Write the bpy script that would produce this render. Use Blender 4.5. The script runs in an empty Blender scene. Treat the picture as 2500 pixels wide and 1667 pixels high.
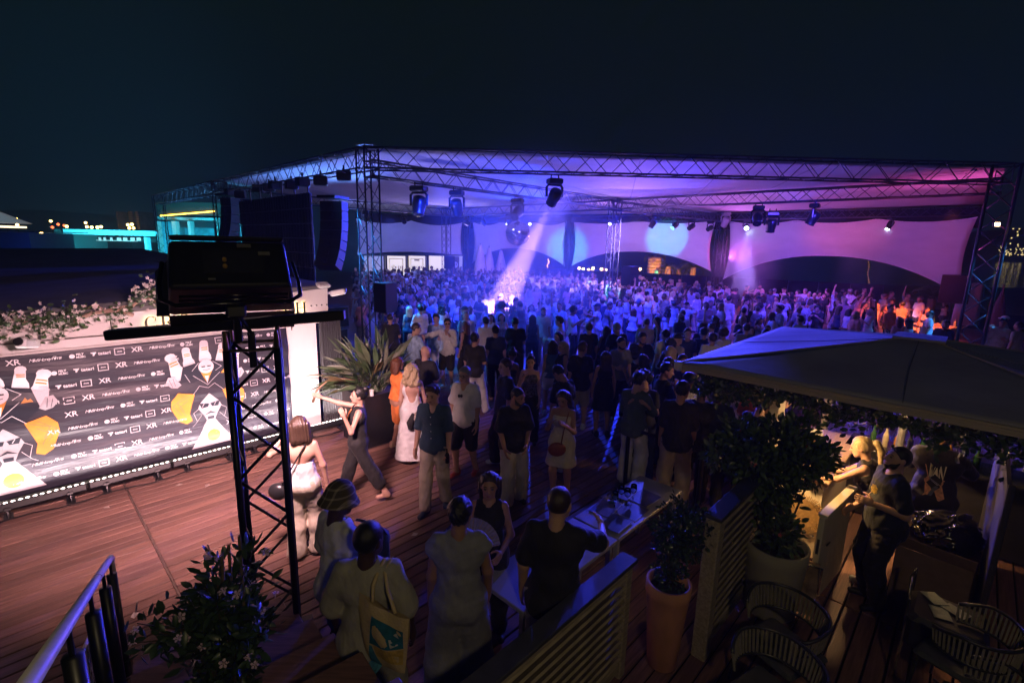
import bpy, bmesh, math, random
import numpy as np
from mathutils import Vector, Matrix
PI = math.pi
rnd = random.Random(7)
C = bpy.context.scene.collection
sc = bpy.context.scene

# ------------------------------------------------------------------ camera
TILT, ROLL, FPX = math.radians(11.3), math.radians(1.36), 1182.0
CAM = np.array([0.0, 0.0, 3.6])
cF = np.array([0, math.cos(TILT), -math.sin(TILT)])
cU0 = np.array([0, math.sin(TILT), math.cos(TILT)])
cR0 = np.array([1.0, 0, 0])
cR = cR0*math.cos(ROLL) + cU0*math.sin(ROLL)
cU = -cR0*math.sin(ROLL) + cU0*math.cos(ROLL)
cam_data = bpy.data.cameras.new('camera')
cam = bpy.data.objects.new('camera', cam_data); C.objects.link(cam)
cam_data.sensor_width = 36.0
cam_data.lens = FPX/2500*36
cam_data.clip_start, cam_data.clip_end = 0.05, 3000
cam.matrix_world = Matrix(((cR[0], cU[0], -cF[0], CAM[0]), (cR[1], cU[1], -cF[1], CAM[1]),
                           (cR[2], cU[2], -cF[2], CAM[2]), (0, 0, 0, 1)))
sc.camera = cam

# ------------------------------------------------------------------ world: night sky
W_ = bpy.data.worlds.new('World'); sc.world = W_
W_.use_nodes = True
nt = W_.node_tree; nt.nodes.clear()
wo = nt.nodes.new('ShaderNodeOutputWorld'); wb = nt.nodes.new('ShaderNodeBackground')
tc = nt.nodes.new('ShaderNodeTexCoord'); sp = nt.nodes.new('ShaderNodeSeparateXYZ'); rp = nt.nodes.new('ShaderNodeValToRGB')
nt.links.new(tc.outputs['Generated'], sp.inputs[0]); nt.links.new(sp.outputs['Z'], rp.inputs[0])
rp.color_ramp.elements[0].position = 0.0; rp.color_ramp.elements[0].color = (0.0022, 0.0072, 0.0110, 1)
rp.color_ramp.elements[1].position = 0.5; rp.color_ramp.elements[1].color = (0.0026, 0.0060, 0.0052, 1)
nt.links.new(rp.outputs[0], wb.inputs[0]); wb.inputs[1].default_value = 1.0
nt.links.new(wb.outputs[0], wo.inputs[0])

# ------------------------------------------------------------------ render settings
sc.view_settings.view_transform = 'Standard'; sc.view_settings.look = 'None'
sc.view_settings.exposure = 0.0; sc.view_settings.gamma = 1.0
sc.render.engine = 'CYCLES'
cy = sc.cycles
cy.use_denoising = True
cy.max_bounces = 4; cy.diffuse_bounces = 2; cy.glossy_bounces = 2; cy.transmission_bounces = 4
cy.transparent_max_bounces = 6; cy.volume_bounces = 0
cy.sample_clamp_indirect = 3.0; cy.sample_clamp_direct = 20.0
cy.caustics_reflective = False; cy.caustics_refractive = False
cy.use_light_tree = True

# ------------------------------------------------------------------ deck frame: a runs along the poster wall, b towards it
A0 = math.radians(46.2)
vx, vy = math.cos(A0), math.sin(A0)
def DF(a, b, z=0.0): return Vector((a*vx - b*vy, a*vy + b*vx, z))
def at(px, py, z=0.0):
    """ground position (z = height) that the photograph shows at a pixel"""
    d = cF + cR*(px-1250)/FPX + cU*(833.5-py)/FPX
    return Vector(CAM + d*((z-CAM[2])/d[2]))
def atY(px, py, Y):
    d = cF + cR*(px-1250)/FPX + cU*(833.5-py)/FPX
    return Vector(CAM + d*(Y/d[1]))

# ------------------------------------------------------------------ lamps
def aim(o, target):
    d = Vector(target) - o.location
    o.rotation_euler = d.to_track_quat('-Z', 'Y').to_euler()
def lamp_spot(name, loc, target, power, col, angle=20, blend=.35, size=.06):
    l = bpy.data.lights.new(name, 'SPOT'); l.energy = power; l.color = col
    l.spot_size = math.radians(angle); l.spot_blend = blend; l.shadow_soft_size = size
    o = bpy.data.objects.new(name, l); C.objects.link(o); o.location = loc; aim(o, target); return o
def lamp_point(name, loc, power, col, size=.1):
    l = bpy.data.lights.new(name, 'POINT'); l.energy = power; l.color = col; l.shadow_soft_size = size
    o = bpy.data.objects.new(name, l); C.objects.link(o); o.location = loc; return o
def lamp_area(name, loc, target, power, col, sx, sy, spread=180):
    l = bpy.data.lights.new(name, 'AREA'); l.energy = power; l.color = col; l.shape = 'RECTANGLE'
    l.size, l.size_y = sx, sy; l.spread = math.radians(spread)
    o = bpy.data.objects.new(name, l); C.objects.link(o); o.location = loc; aim(o, target); return o

# ------------------------------------------------------------------ tagging
def empty(name, label, cat, loc=(0, 0, 0), rz=0.0, group=None, kind=None):
    o = bpy.data.objects.new(name, None); C.objects.link(o)
    o.location = loc; o.rotation_euler = (0, 0, rz); o.empty_display_size = .1
    return tag(o, label, cat, group, kind)
def tag(o, label=None, cat=None, group=None, kind=None):
    if label: o['label'] = label
    if cat: o['category'] = cat
    if group: o['group'] = group
    if kind: o['kind'] = kind
    return o
def copy_tree(o, loc=None, rz=None, parent=None):
    c = o.copy(); C.objects.link(c)
    if parent is not None: c.parent = parent; c.matrix_parent_inverse = o.matrix_parent_inverse.copy()
    for ch in list(o.children): copy_tree(ch, parent=c)
    if loc is not None: c.location = loc
    if rz is not None: c.rotation_euler = (0, 0, rz)
    return c

# ------------------------------------------------------------------ materials
MATS = {}
def M(name, col=(.5, .5, .5), rough=.6, metal=0.0, var=.18, scale=18.0, bump=0.0, bscale=None, emit=None, estr=1.0,
      spec=.5, stretch=None, sheen=0.0, alpha=1.0, trans=0.0, bdist=.02):
    if name in MATS: return MATS[name]
    m = bpy.data.materials.new(name); m.use_nodes = True; n = m.node_tree
    b = n.nodes['Principled BSDF']
    b.inputs['Roughness'].default_value = rough; b.inputs['Metallic'].default_value = metal
    b.inputs['Specular IOR Level'].default_value = spec
    if sheen: b.inputs['Sheen Weight'].default_value = sheen
    if trans: b.inputs['Transmission Weight'].default_value = trans
    c4 = (*col, 1)
    t = n.nodes.new('ShaderNodeTexCoord'); mp = n.nodes.new('ShaderNodeMapping')
    n.links.new(t.outputs['Object'], mp.inputs[0])
    if stretch: mp.inputs['Scale'].default_value = stretch
    nz = n.nodes.new('ShaderNodeTexNoise'); nz.inputs['Scale'].default_value = scale; nz.inputs['Detail'].default_value = 4
    n.links.new(mp.outputs[0], nz.inputs['Vector'])
    r = n.nodes.new('ShaderNodeValToRGB')
    r.color_ramp.elements[0].position = .3; r.color_ramp.elements[1].position = .7
    r.color_ramp.elements[0].color = (*[max(0, x*(1-var)) for x in col], 1)
    r.color_ramp.elements[1].color = (*[min(1, x*(1+var)) for x in col], 1)
    n.links.new(nz.outputs[0], r.inputs[0]); n.links.new(r.outputs[0], b.inputs['Base Color'])
    if bump:
        bp = n.nodes.new('ShaderNodeBump'); bp.inputs['Strength'].default_value = bump; bp.inputs['Distance'].default_value = bdist
        n2 = n.nodes.new('ShaderNodeTexNoise'); n2.inputs['Scale'].default_value = bscale or scale*3; n2.inputs['Detail'].default_value = 3
        n.links.new(mp.outputs[0], n2.inputs['Vector']); n.links.new(n2.outputs[0], bp.inputs['Height'])
        n.links.new(bp.outputs[0], b.inputs['Normal'])
    if emit:
        b.inputs['Emission Color'].default_value = (*emit, 1); b.inputs['Emission Strength'].default_value = estr
    MATS[name] = m; return m
def glass(name, col=(.9, .95, 1), rough=.03):
    if name in MATS: return MATS[name]
    m = bpy.data.materials.new(name); m.use_nodes = True; b = m.node_tree.nodes['Principled BSDF']
    b.inputs['Base Color'].default_value = (*col, 1); b.inputs['Roughness'].default_value = rough
    b.inputs['Transmission Weight'].default_value = 1.0; b.inputs['IOR'].default_value = 1.3
    MATS[name] = m; return m

# ------------------------------------------------------------------ mesh builder
class MB:
    def __init__(s): s.v = []; s.f = []
    def add(s, vs, fs, mat=None):
        o = len(s.v)
        s.v.extend([tuple(mat @ Vector(p)) if mat is not None else tuple(p) for p in vs]); s.f.extend([tuple(i+o for i in f) for f in fs]); return s
    def box(s, c, d, rot=None, mat=None):
        x, y, z = d[0]/2, d[1]/2, d[2]/2
        vs = [Vector((i*x, j*y, k*z)) for i in (-1, 1) for j in (-1, 1) for k in (-1, 1)]
        if rot is not None: vs = [rot @ p for p in vs]
        return s.add([p + Vector(c) for p in vs], [(0, 1, 3, 2), (4, 6, 7, 5), (0, 4, 5, 1), (2, 3, 7, 6), (0, 2, 6, 4), (1, 5, 7, 3)], mat)
    def bev(s, c, d, b=.01, rot=None):
        """box with chamfered vertical and top edges"""
        x, y, z = d[0]/2, d[1]/2, d[2]/2; b = min(b, x*.9, y*.9, z*.9)
        ring = lambda X, Y, Z, e: [(-X+e, -Y, Z), (X-e, -Y, Z), (X, -Y+e, Z), (X, Y-e, Z), (X-e, Y, Z), (-X+e, Y, Z), (-X, Y-e, Z), (-X, -Y+e, Z)]
        vs = ring(x-b, y-b, -z, b) + ring(x, y, -z+b, b) + ring(x, y, z-b, b) + ring(x-b, y-b, z, b)
        fs = [tuple(range(7, -1, -1)), tuple(range(24, 32))]
        for k in range(3):
            for i in range(8): fs.append((k*8+i, k*8+(i+1) % 8, k*8+8+(i+1) % 8, k*8+8+i))
        vs = [Vector(p) for p in vs]
        if rot is not None: vs = [rot @ p for p in vs]
        return s.add([p+Vector(c) for p in vs], fs)
    def tube(s, pts, r, n=8, cap=True, closed=False):
        pts = [Vector(p) for p in pts]; rs = r if isinstance(r, (list, tuple)) else [r]*len(pts)
        m = len(pts); vs = []; fs = []; up = None
        for i, p in enumerate(pts):
            t = (pts[(i+1) % m] - pts[i-1]) if closed else (pts[min(i+1, m-1)] - pts[max(i-1, 0)])
            t = t.normalized() if t.length > 1e-9 else Vector((0, 0, 1))
            if up is None: up = t.orthogonal().normalized()
            else:
                up = up - t*up.dot(t); up = up.normalized() if up.length > 1e-6 else t.orthogonal().normalized()
            w = t.cross(up)
            for k in range(n):
                a = 2*PI*k/n; vs.append(p + (up*math.cos(a) + w*math.sin(a))*rs[i])
        for i in range(m if closed else m-1):
            j = (i+1) % m
            for k in range(n): fs.append((i*n+k, i*n+(k+1) % n, j*n+(k+1) % n, j*n+k))
        if cap and not closed: fs += [tuple(range(n-1, -1, -1)), tuple((m-1)*n+k for k in range(n))]
        return s.add(vs, fs)
    def lathe(s, prof, c=(0, 0, 0), n=20, rot=None, cap=True):
        vs = []; fs = []
        for r, z in prof:
            for k in range(n):
                a = 2*PI*k/n; p = Vector((r*math.cos(a), r*math.sin(a), z)); vs.append(p)
        for i in range(len(prof)-1):
            for k in range(n): fs.append((i*n+k, i*n+(k+1) % n, (i+1)*n+(k+1) % n, (i+1)*n+k))
        if cap: fs += [tuple(range(n-1, -1, -1)), tuple((len(prof)-1)*n+k for k in range(n))]
        if rot is not None: vs = [rot @ p for p in vs]
        return s.add([p+Vector(c) for p in vs], fs)
    def sphere(s, c, r, n=10, m=7, sc=(1, 1, 1)):
        prof = [(max(1e-4, math.sin(PI*i/m)), -math.cos(PI*i/m)) for i in range(m+1)]
        vs = []; fs = []
        for pr, z in prof:
            for k in range(n):
                a = 2*PI*k/n; vs.append(Vector((pr*math.cos(a)*r*sc[0]+c[0], pr*math.sin(a)*r*sc[1]+c[1], z*r*sc[2]+c[2])))
        for i in range(m):
            for k in range(n): fs.append((i*n+k, i*n+(k+1) % n, (i+1)*n+(k+1) % n, (i+1)*n+k))
        return s.add(vs, fs)
    def prism(s, poly, off, mat=None):
        """polygon (3-D points) extruded by vector off"""
        n = len(poly); p = [Vector(q) for q in poly]; o = Vector(off)
        return s.add(p + [q+o for q in p], [tuple(range(n-1, -1, -1)), tuple(range(n, 2*n))] + [(i, (i+1) % n, n+(i+1) % n, n+i) for i in range(n)], mat)
    def mesh(s, name):
        me = bpy.data.meshes.new(name); me.from_pydata([tuple(p) for p in s.v], [], s.f); me.update(); return me
    def build(s, name, m, parent=None, smooth=False, kind=None, label=None):
        return ob(name, s.mesh(name), m, parent, smooth, kind, label)
def fixn(me):
    bm = bmesh.new(); bm.from_mesh(me); bmesh.ops.recalc_face_normals(bm, faces=bm.faces); bm.to_mesh(me); bm.free()
def ob(name, me, m, parent=None, smooth=False, kind=None, label=None):
    o = bpy.data.objects.new(name, me); C.objects.link(o)
    if m is not None and not me.materials: me.materials.append(m)
    if parent is not None: o.parent = parent
    if smooth: me.polygons.foreach_set('use_smooth', [True]*len(me.polygons))
    if kind: o['kind'] = kind
    if label: o['label'] = label
    return o
def np_mesh(name, V, F, smooth=True):
    """fast mesh from numpy arrays (F: n x 4 or n x 3)"""
    V = np.asarray(V, np.float32); F = np.asarray(F, np.int32); k = F.shape[1]
    me = bpy.data.meshes.new(name); me.vertices.add(len(V)); me.vertices.foreach_set('co', V.ravel())
    me.loops.add(F.size); me.loops.foreach_set('vertex_index', F.ravel())
    me.polygons.add(len(F)); me.polygons.foreach_set('loop_start', np.arange(0, F.size, k, dtype=np.int32))
    me.polygons.foreach_set('loop_total', np.full(len(F), k, np.int32))
    if smooth: me.polygons.foreach_set('use_smooth', np.ones(len(F), bool))
    me.update(calc_edges=True); me.validate(); return me
_glyph = {}
def text_mesh(txt, size=1.0, ext=0.0, shear=0.0, space=1.0, off=0.0):
    key = (txt, size, ext, shear, space, off)
    if key in _glyph: return _glyph[key]
    cu = bpy.data.curves.new('lettering', 'FONT'); cu.body = txt; cu.size = size; cu.extrude = ext; cu.shear = shear
    cu.space_character = space; cu.offset = off; cu.align_x = 'CENTER'; cu.align_y = 'CENTER'; cu.resolution_u = 3
    o = bpy.data.objects.new('lettering', cu); C.objects.link(o)
    bpy.context.view_layer.update()
    me = bpy.data.meshes.new_from_object(o.evaluated_get(bpy.context.evaluated_depsgraph_get()))
    bpy.data.objects.remove(o); bpy.data.curves.remove(cu)
    me.materials.clear(); _glyph[key] = me; return me
# ================================================================== people: implicit bodies meshed with surface nets
class Field:
    def __init__(s, lo, hi, h):
        s.lo = np.array(lo, np.float32); s.h = h
        s.n = np.maximum(4, np.ceil((np.array(hi)-s.lo)/h).astype(int)+1)
        s.f = np.full(s.n, 1.0, np.float32)
    def sub(s, lo, hi):
        i0 = np.clip(np.floor((np.array(lo)-s.lo)/s.h).astype(int), 0, s.n-1)
        i1 = np.clip(np.ceil((np.array(hi)-s.lo)/s.h).astype(int)+1, i0+1, s.n)
        sl = tuple(slice(a, b) for a, b in zip(i0, i1))
        g = [(s.lo[k] + s.h*np.arange(i0[k], i1[k], dtype=np.float32)) for k in range(3)]
        return sl, g[0][:, None, None], g[1][None, :, None], g[2][None, None, :]
    def comb(s, sl, d, k, cut):
        f = s.f[sl]
        if cut:
            h = np.maximum(k-np.abs(f+d), 0)/k if k > 0 else 0
            s.f[sl] = np.maximum(f, -d) + h*h*k*.25
        else:
            h = np.maximum(k-np.abs(f-d), 0)/k if k > 0 else 0
            s.f[sl] = np.minimum(f, d) - h*h*k*.25
    def cone(s, a, b, ra, rb, k=.03, cut=False, sq=(1, 1, 1)):
        a = np.array(a, np.float32); b = np.array(b, np.float32); R = max(ra, rb)+k+s.h*2
        m = R/np.array(sq)
        sl, X, Y, Z = s.sub(np.minimum(a, b)-m, np.maximum(a, b)+m)
        ba = (b-a)*np.array(sq, np.float32); L = float(ba@ba)+1e-9
        px, py, pz = (X-a[0])*sq[0], (Y-a[1])*sq[1], (Z-a[2])*sq[2]
        t = np.clip((px*ba[0]+py*ba[1]+pz*ba[2])/L, 0, 1)
        d = np.sqrt((px-t*ba[0])**2+(py-t*ba[1])**2+(pz-t*ba[2])**2) - (ra+(rb-ra)*t)
        s.comb(sl, d, k, cut)
    def ell(s, c, r, k=.02, cut=False):
        c = np.array(c, np.float32); r = np.array(r, np.float32); m = r+k+s.h*2
        sl, X, Y, Z = s.sub(c-m, c+m)
        d = (np.sqrt(((X-c[0])/r[0])**2+((Y-c[1])/r[1])**2+((Z-c[2])/r[2])**2)-1)*r.min()
        s.comb(sl, d, k, cut)
    def grid(s):
        return [(s.lo[k]+s.h*np.arange(s.n[k], dtype=np.float32)) for k in range(3)]
    def clip(s, nrm, d0):
        """keep the side where p.n < d0"""
        x, y, z = s.grid()
        s.f = np.maximum(s.f, (x*nrm[0])[:, None, None]+(y*nrm[1])[None, :, None]+(z*nrm[2])[None, None, :]-d0)
    def noise(s, amp, freq, seed=0):
        r = np.random.RandomState(seed); x, y, z = s.grid()
        for i in range(3):
            w = r.randn(3)*freq; p = r.rand()*6.28
            s.f += amp*np.sin((x*w[0])[:, None, None]+(y*w[1])[None, :, None]+(z*w[2])[None, None, :]+p)
    def strands(s, amp, seed=0):
        r = np.random.RandomState(seed); x, y, z = s.grid()
        for i in range(4):
            w = r.randn(3)*np.array([115, 80, 9]); p = r.rand()*6.28
            s.f += amp*.5*np.sin((x*w[0])[:, None, None]+(y*w[1])[None, :, None]+(z*w[2])[None, None, :]+p)
    def nets(s):
        f = s.f; ins = f < 0
        n = f.shape
        c = np.zeros((n[0]-1, n[1]-1, n[2]-1), np.int8)
        for i in (0, 1):
            for j in (0, 1):
                for k in (0, 1): c += ins[i:n[0]-1+i, j:n[1]-1+j, k:n[2]-1+k]
        act = (c > 0) & (c < 8)
        I = np.argwhere(act); idx = np.full(act.shape, -1, np.int32); idx[act] = np.arange(len(I))
        co = np.array([(i, j, k) for i in (0, 1) for j in (0, 1) for k in (0, 1)])
        val = np.stack([f[I[:, 0]+q[0], I[:, 1]+q[1], I[:, 2]+q[2]] for q in co], 1)
        acc = np.zeros((len(I), 3), np.float32); cnt = np.zeros(len(I), np.float32)
        for p in range(8):
            for q in range(p+1, 8):
                if np.abs(co[p]-co[q]).sum() != 1: continue
                m = (val[:, p] < 0) != (val[:, q] < 0)
                t = val[m, p]/(val[m, p]-val[m, q])
                acc[m] += co[p] + t[:, None]*(co[q]-co[p]); cnt[m] += 1
        V = s.lo + s.h*(I + acc/cnt[:, None])
        F = []
        for ax in range(3):
            sl0 = [slice(1, -1)]*3; sl1 = [slice(1, -1)]*3
            sl0[ax] = slice(0, -1); sl1[ax] = slice(1, None)
            A = ins[tuple(sl0)]; B = ins[tuple(sl1)]
            off = np.ones(3, int); off[ax] = 0
            for sign in (True, False):
                E = np.argwhere((A != B) & (A == sign)) + off
                if not len(E): continue
                u_, v_ = [(1, 2), (2, 0), (0, 1)][ax]
                d1 = np.zeros(3, int); d1[u_] = 1; d2 = np.zeros(3, int); d2[v_] = 1
                q = [E, E-d1, E-d1-d2, E-d2]
                q = [idx[e[:, 0], e[:, 1], e[:, 2]] for e in q]
                quad = np.stack(q if sign else q[::-1], 1)
                F.append(quad[(quad >= 0).all(1)])
        return V.astype(np.float32), (np.concatenate(F) if F else np.zeros((0, 4), np.int32))

# ---- head (origin = centre of the skull, facing +Y), built once per kind
_heads = {}
def head_mesh(sex, h):
    if (sex, h) in _heads: return _heads[(sex, h)]
    F = Field((-.12, -.13, -.2), (.12, .15, .14), h)
    j = 1.0 if sex == 'm' else .9
    F.ell((0, -.008, .022), (.076, .094, .093), .02)
    F.ell((0, .035, -.015), (.066*j, .062, .078), .03)
    F.cone((-.03*j, .05, -.075), (.03*j, .05, -.075), .03*j, .03*j, .03)
    F.cone((0, .068, -.092), (0, .066, -.09), .022*j, .022*j, .025)
    F.cone((-.03, .079, .03), (.03, .079, .03), .014, .014, .02)
    F.ell((-.033, .098, .008), (.019, .016, .012), .008, cut=True); F.ell((.033, .098, .008), (.019, .016, .012), .008, cut=True)
    F.cone((0, .094, .012), (0, .112, -.028), .008, .0135, .012)
    F.ell((-.014, .1, -.032), (.009, .009, .008), .008); F.ell((.014, .1, -.032), (.009, .009, .008), .008)
    F.cone((-.02, .09, -.058), (.02, .09, -.058), .0085, .0085, .008)
    F.cone((-.023, .101, -.0615), (.023, .101, -.0615), .0022, .0022, .004, cut=True)
    for sx in (-1, 1): F.ell((sx*.078, -.004, -.004), (.012, .022, .034), .008)
    F.cone((0, -.018, -.04), (0, -.03, -.19), .054*j, .056*j, .03)
    _heads[(sex, h)] = F.nets(); return _heads[(sex, h)]
# ---- hand (origin = wrist, fingers along +Z, palm facing +Y, thumb at -X): built once per curl
_hands = {}
def hand_mesh(kind, h):
    if (kind, h) in _hands: return _hands[(kind, h)]
    F = Field((-.09, -.06, -.04), (.06, .12, .23), h)
    F.cone((0, 0, -.03), (0, 0, .03), .026, .03, .02, sq=(1, 1.35, 1))
    F.cone((-.022, 0, .05), (-.026, 0, .088), .02, .016, .02, sq=(1, 1.3, 1)); F.cone((.02, 0, .05), (.026, 0, .08), .02, .015, .02, sq=(1, 1.3, 1))
    F.cone((0, 0, .04), (0, 0, .09), .027, .02, .02, sq=(1, 1.4, 1))
    curl = {'relax': .45, 'grip': 1.25, 'flat': .08}[kind]
    for i, (x, L) in enumerate(((-.032, .072), (-.011, .082), (.011, .076), (.031, .058))):
        p = np.array([x, 0, .092]); a = curl*.6
        sp = x*.9 if kind == 'flat' else x*.25
        for q, (fr, r) in enumerate(((.45, .0098), (.32, .0088), (.23, .0078))):
            d = np.array([sp, math.sin(a), math.cos(a)]); d /= np.linalg.norm(d)
            e = p + d*L*fr; F.cone(p, e, r+.0006, r, .004); p = e; a += curl*.75
    p = np.array([-.03, .006, .025])
    for d, L, r in (((-.75, .35, .65), .04, .0125), ((-.45, .45 if kind != 'flat' else .15, .8), .034, .0105), ((-.1, .5 if kind != 'flat' else .1, .85), .027, .0092)):
        d = np.array(d); d /= np.linalg.norm(d); e = p+d*L; F.cone(p, e, r+.001, r, .008); p = e
    _hands[(kind, h)] = F.nets(); return _hands[(kind, h)]
def xf(VF, R, t, flip=False):
    V, Fc = VF; V = V.copy()
    if flip: V[:, 0] *= -1; Fc = Fc[:, ::-1]
    return V @ np.array(R).T + np.array(t), Fc
def cat(parts):
    o = 0; Vs = []; Fs = []
    for V, Fc in parts:
        Vs.append(V); Fs.append(Fc+o); o += len(V)
    return np.concatenate(Vs), np.concatenate(Fs)
def nrm(v): v = np.array(v, float); return v/np.linalg.norm(v)
def frame(z, y):
    z = nrm(z); y = np.array(y, float); y = y - z*(y@z); y = nrm(y if np.linalg.norm(y) > 1e-4 else np.array([.3, 1, .2])-z*z[1]); x = np.cross(y, z)
    return np.stack([x, y, z], 1)

REST = ((.13, .02, -1), (.06, .22, -1))
HOLD = ((.16, .12, -1), (-.25, .9, .15))      # forearm raised in front, holding something
class Body:
    """joints of one person, facing +Y, standing at the origin"""
    def __init__(s, sex='m', H=1.75, lean=(0, 0), R=REST, L=REST, feet=((.11, 0), (-.11, 0)), twist=0, head=(0, 0), hips=(0, 0), fat=1.0, drop=0.0, hands=('relax', 'relax')):
        s.sex = sex; k = s.k = H/1.75; s.fat = fat; f = sex == 'f'; s.hands = hands
        P = s.P = {}
        pel = np.array([hips[0], hips[1], .935*k - drop])
        up = nrm((lean[0], lean[1], 1)); tw = math.radians(twist)
        sx = np.array([math.cos(tw), math.sin(tw), 0]); sx = nrm(sx - up*(sx@up)); fw = np.cross(up, sx)
        P['pel'] = pel; P['up'] = up; P['sx'] = sx; P['fw'] = fw
        P['waist'] = pel+up*.16*k; P['chest'] = pel+up*.37*k; P['neck'] = pel+up*.53*k - fw*.012
        hy, hp = math.radians(head[0]), math.radians(head[1])   # yaw (+ to its left), pitch (+ down)
        hx = sx*math.cos(hy)+fw*math.sin(hy); hf = np.cross(up, hx)
        hf2 = hf*math.cos(hp)-up*math.sin(hp); hu = np.cross(hx, hf2)
        s.hR = np.stack([hx, hf2, hu], 1)
        P['head'] = P['neck'] + up*.055*k + hu*.098*k + hf*(.022+.03*math.sin(max(0, hp)))
        sw = (.160 if not f else .142)*k; hw = .088*k
        for nm, sg, arm in (('R', 1, R), ('L', -1, L)):
            sh = P['chest']+up*.105*k+sx*sg*sw
            du, df = [nrm(sx*sg*q[0]+fw*q[1]+np.array([0, 0, 1])*q[2]) for q in arm[:2]]
            el = sh+du*.285*k; wr = el+df*.25*k
            P['sh'+nm], P['el'+nm], P['wr'+nm], P['df'+nm] = sh, el, wr, df
            ft = feet[0] if sg > 0 else feet[1]
            hip = pel+np.array([sg*hw, 0, -.02*k]); an = np.array([ft[0], ft[1]-.02, .085*k+(ft[2] if len(ft) > 2 else 0)])
            d = an-hip; L1 = L2 = .425*k; dist = min(np.linalg.norm(d), .849*k)
            hh = math.sqrt(max(0, L1*L1-(dist/2)**2)); fwd = np.array([sg*.12, 1, 0]); dn = nrm(d); fwd = nrm(fwd-dn*(fwd@dn))
            kn = hip+dn*dist/2+fwd*hh
            an = hip+dn*dist
            P['hip'+nm], P['kn'+nm], P['an'+nm] = hip, kn, an
            ta = math.radians(ft[3]) if len(ft) > 3 else -sg*.2
            P['toe'+nm] = np.array([-math.sin(ta), math.cos(ta), 0])
    def prims(s):
        P = s.P; k = s.k; f = s.sex == 'f'; w = s.fat; up, sx, fw = P['up'], P['sx'], P['fw']; o = []
        c = P['chest']; q = .082*k if not f else .064*k
        o.append(('torso', c-sx*q+up*.01*k, c+sx*q+up*.01*k, .104*k*w, .104*k*w))
        o.append(('torso', P['chest'], P['waist'], .118*k*w, (.112 if not f else .097)*k*w))
        o.append(('torso', P['waist']-sx*.035*k, P['waist']+sx*.035*k, (.108 if not f else .09)*k*w, (.108 if not f else .09)*k*w))
        if w > 1.08: o.append(('torso', P['waist']+fw*.05*k-up*.02, P['waist']+fw*.05*k-up*.05, .12*k*w, .12*k*w))
        o.append(('torso', c+up*.10*k-sx*.11*k, c+up*.10*k+sx*.11*k, .048*k, .048*k))
        o.append(('torso', P['neck']-up*.06*k, c+up*.1*k, .07*k, .09*k))
        if f:
            for sg in (-1, 1): o.append(('torso', c+sx*sg*.07*k+fw*.085*k-up*.02*k, c+sx*sg*.07*k+fw*.09*k-up*.03*k, .058*k, .058*k))
        pe = P['pel']; g = (.075 if not f else .072)*k
        o.append(('pelvis', pe-np.array([g, 0, 0]), pe+np.array([g, 0, 0]), .108*k*w, .108*k*w))
        o.append(('pelvis', P['waist'], pe, .1*k*w, .115*k*w))
        for sg in (-1, 1): o.append(('pelvis', pe+np.array([sg*.06*k, -.055*k, -.03*k]), pe+np.array([sg*.06*k, -.055*k, -.04*k]), (.085 if not f else .074)*k*w, (.085 if not f else .074)*k*w))
        o.append(('neck', P['neck']-up*.05*k, P['neck']+up*.06*k, .058*k if not f else .05*k, .054*k if not f else .046*k))
        for n in 'RL':
            a = 1.0 if not f else .84
            o.append(('arm'+n, P['sh'+n], P['el'+n], .049*k*a*w, .040*k*a)); o.append(('fore'+n, P['el'+n], P['wr'+n], .042*k*a, .028*k*a))
            o.append(('thigh'+n, P['hip'+n], P['kn'+n], .088*k*w, .058*k)); o.append(('calf'+n, P['kn'+n], P['an'+n], .057*k, .04*k))
            m = P['kn'+n]*.68+P['an'+n]*.32+np.array([0, -.018*k, 0]); o.append(('calf'+n, P['kn'+n]*.9+P['an'+n]*.1, m, .05*k, .052*k))
            t = P['toe'+n]; an = P['an'+n]; hl = np.array([an[0], an[1], an[2]-.05*k]) - t*.035*k
            o.append(('foot'+n, hl, hl+t*.15*k-np.array([0, 0, .014*k]), .036*k, .028*k)); o.append(('foot'+n, an, hl, .04*k, .038*k))
        return o
    def bounds(s, pad=.16):
        q = np.array([p for key, p in s.P.items() if key[:2] in ('pe', 'wa', 'ch', 'ne', 'sh', 'el', 'wr', 'hi', 'kn', 'an')])
        lo, hi = q.min(0)-pad-.06, q.max(0)+pad+.06; lo[2] = min(lo[2], -.02); lo[:2] -= .04; hi[:2] += .04
        return lo, hi
    def skin(s, h, hh):
        lo, hi = s.bounds(.06); F = Field(lo, hi, h)
        for t, a, b, ra, rb in s.prims():
            F.cone(a, b, ra, rb, .05 if t in ('torso', 'pelvis') else .028, sq=(1, 1.18, 1) if t in ('torso',) else (1, 1, 1))
        parts = [F.nets(), xf(head_mesh(s.sex, hh), s.hR*s.k, s.P['head'])]
        for i, n in enumerate('RL'):
            y = s.P['fw']*.3 + s.P['sx']*(-1 if n == 'R' else 1)*1.0 + np.array([0, 0, -.3])
            R = frame(s.P['df'+n], y)*s.k*(1.0 if s.sex == 'm' else .9)
            parts.append(xf(hand_mesh(s.hands[i], hh*.8), R, s.P['wr'+n], flip=(n == 'L')))
        return cat(parts)
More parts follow.
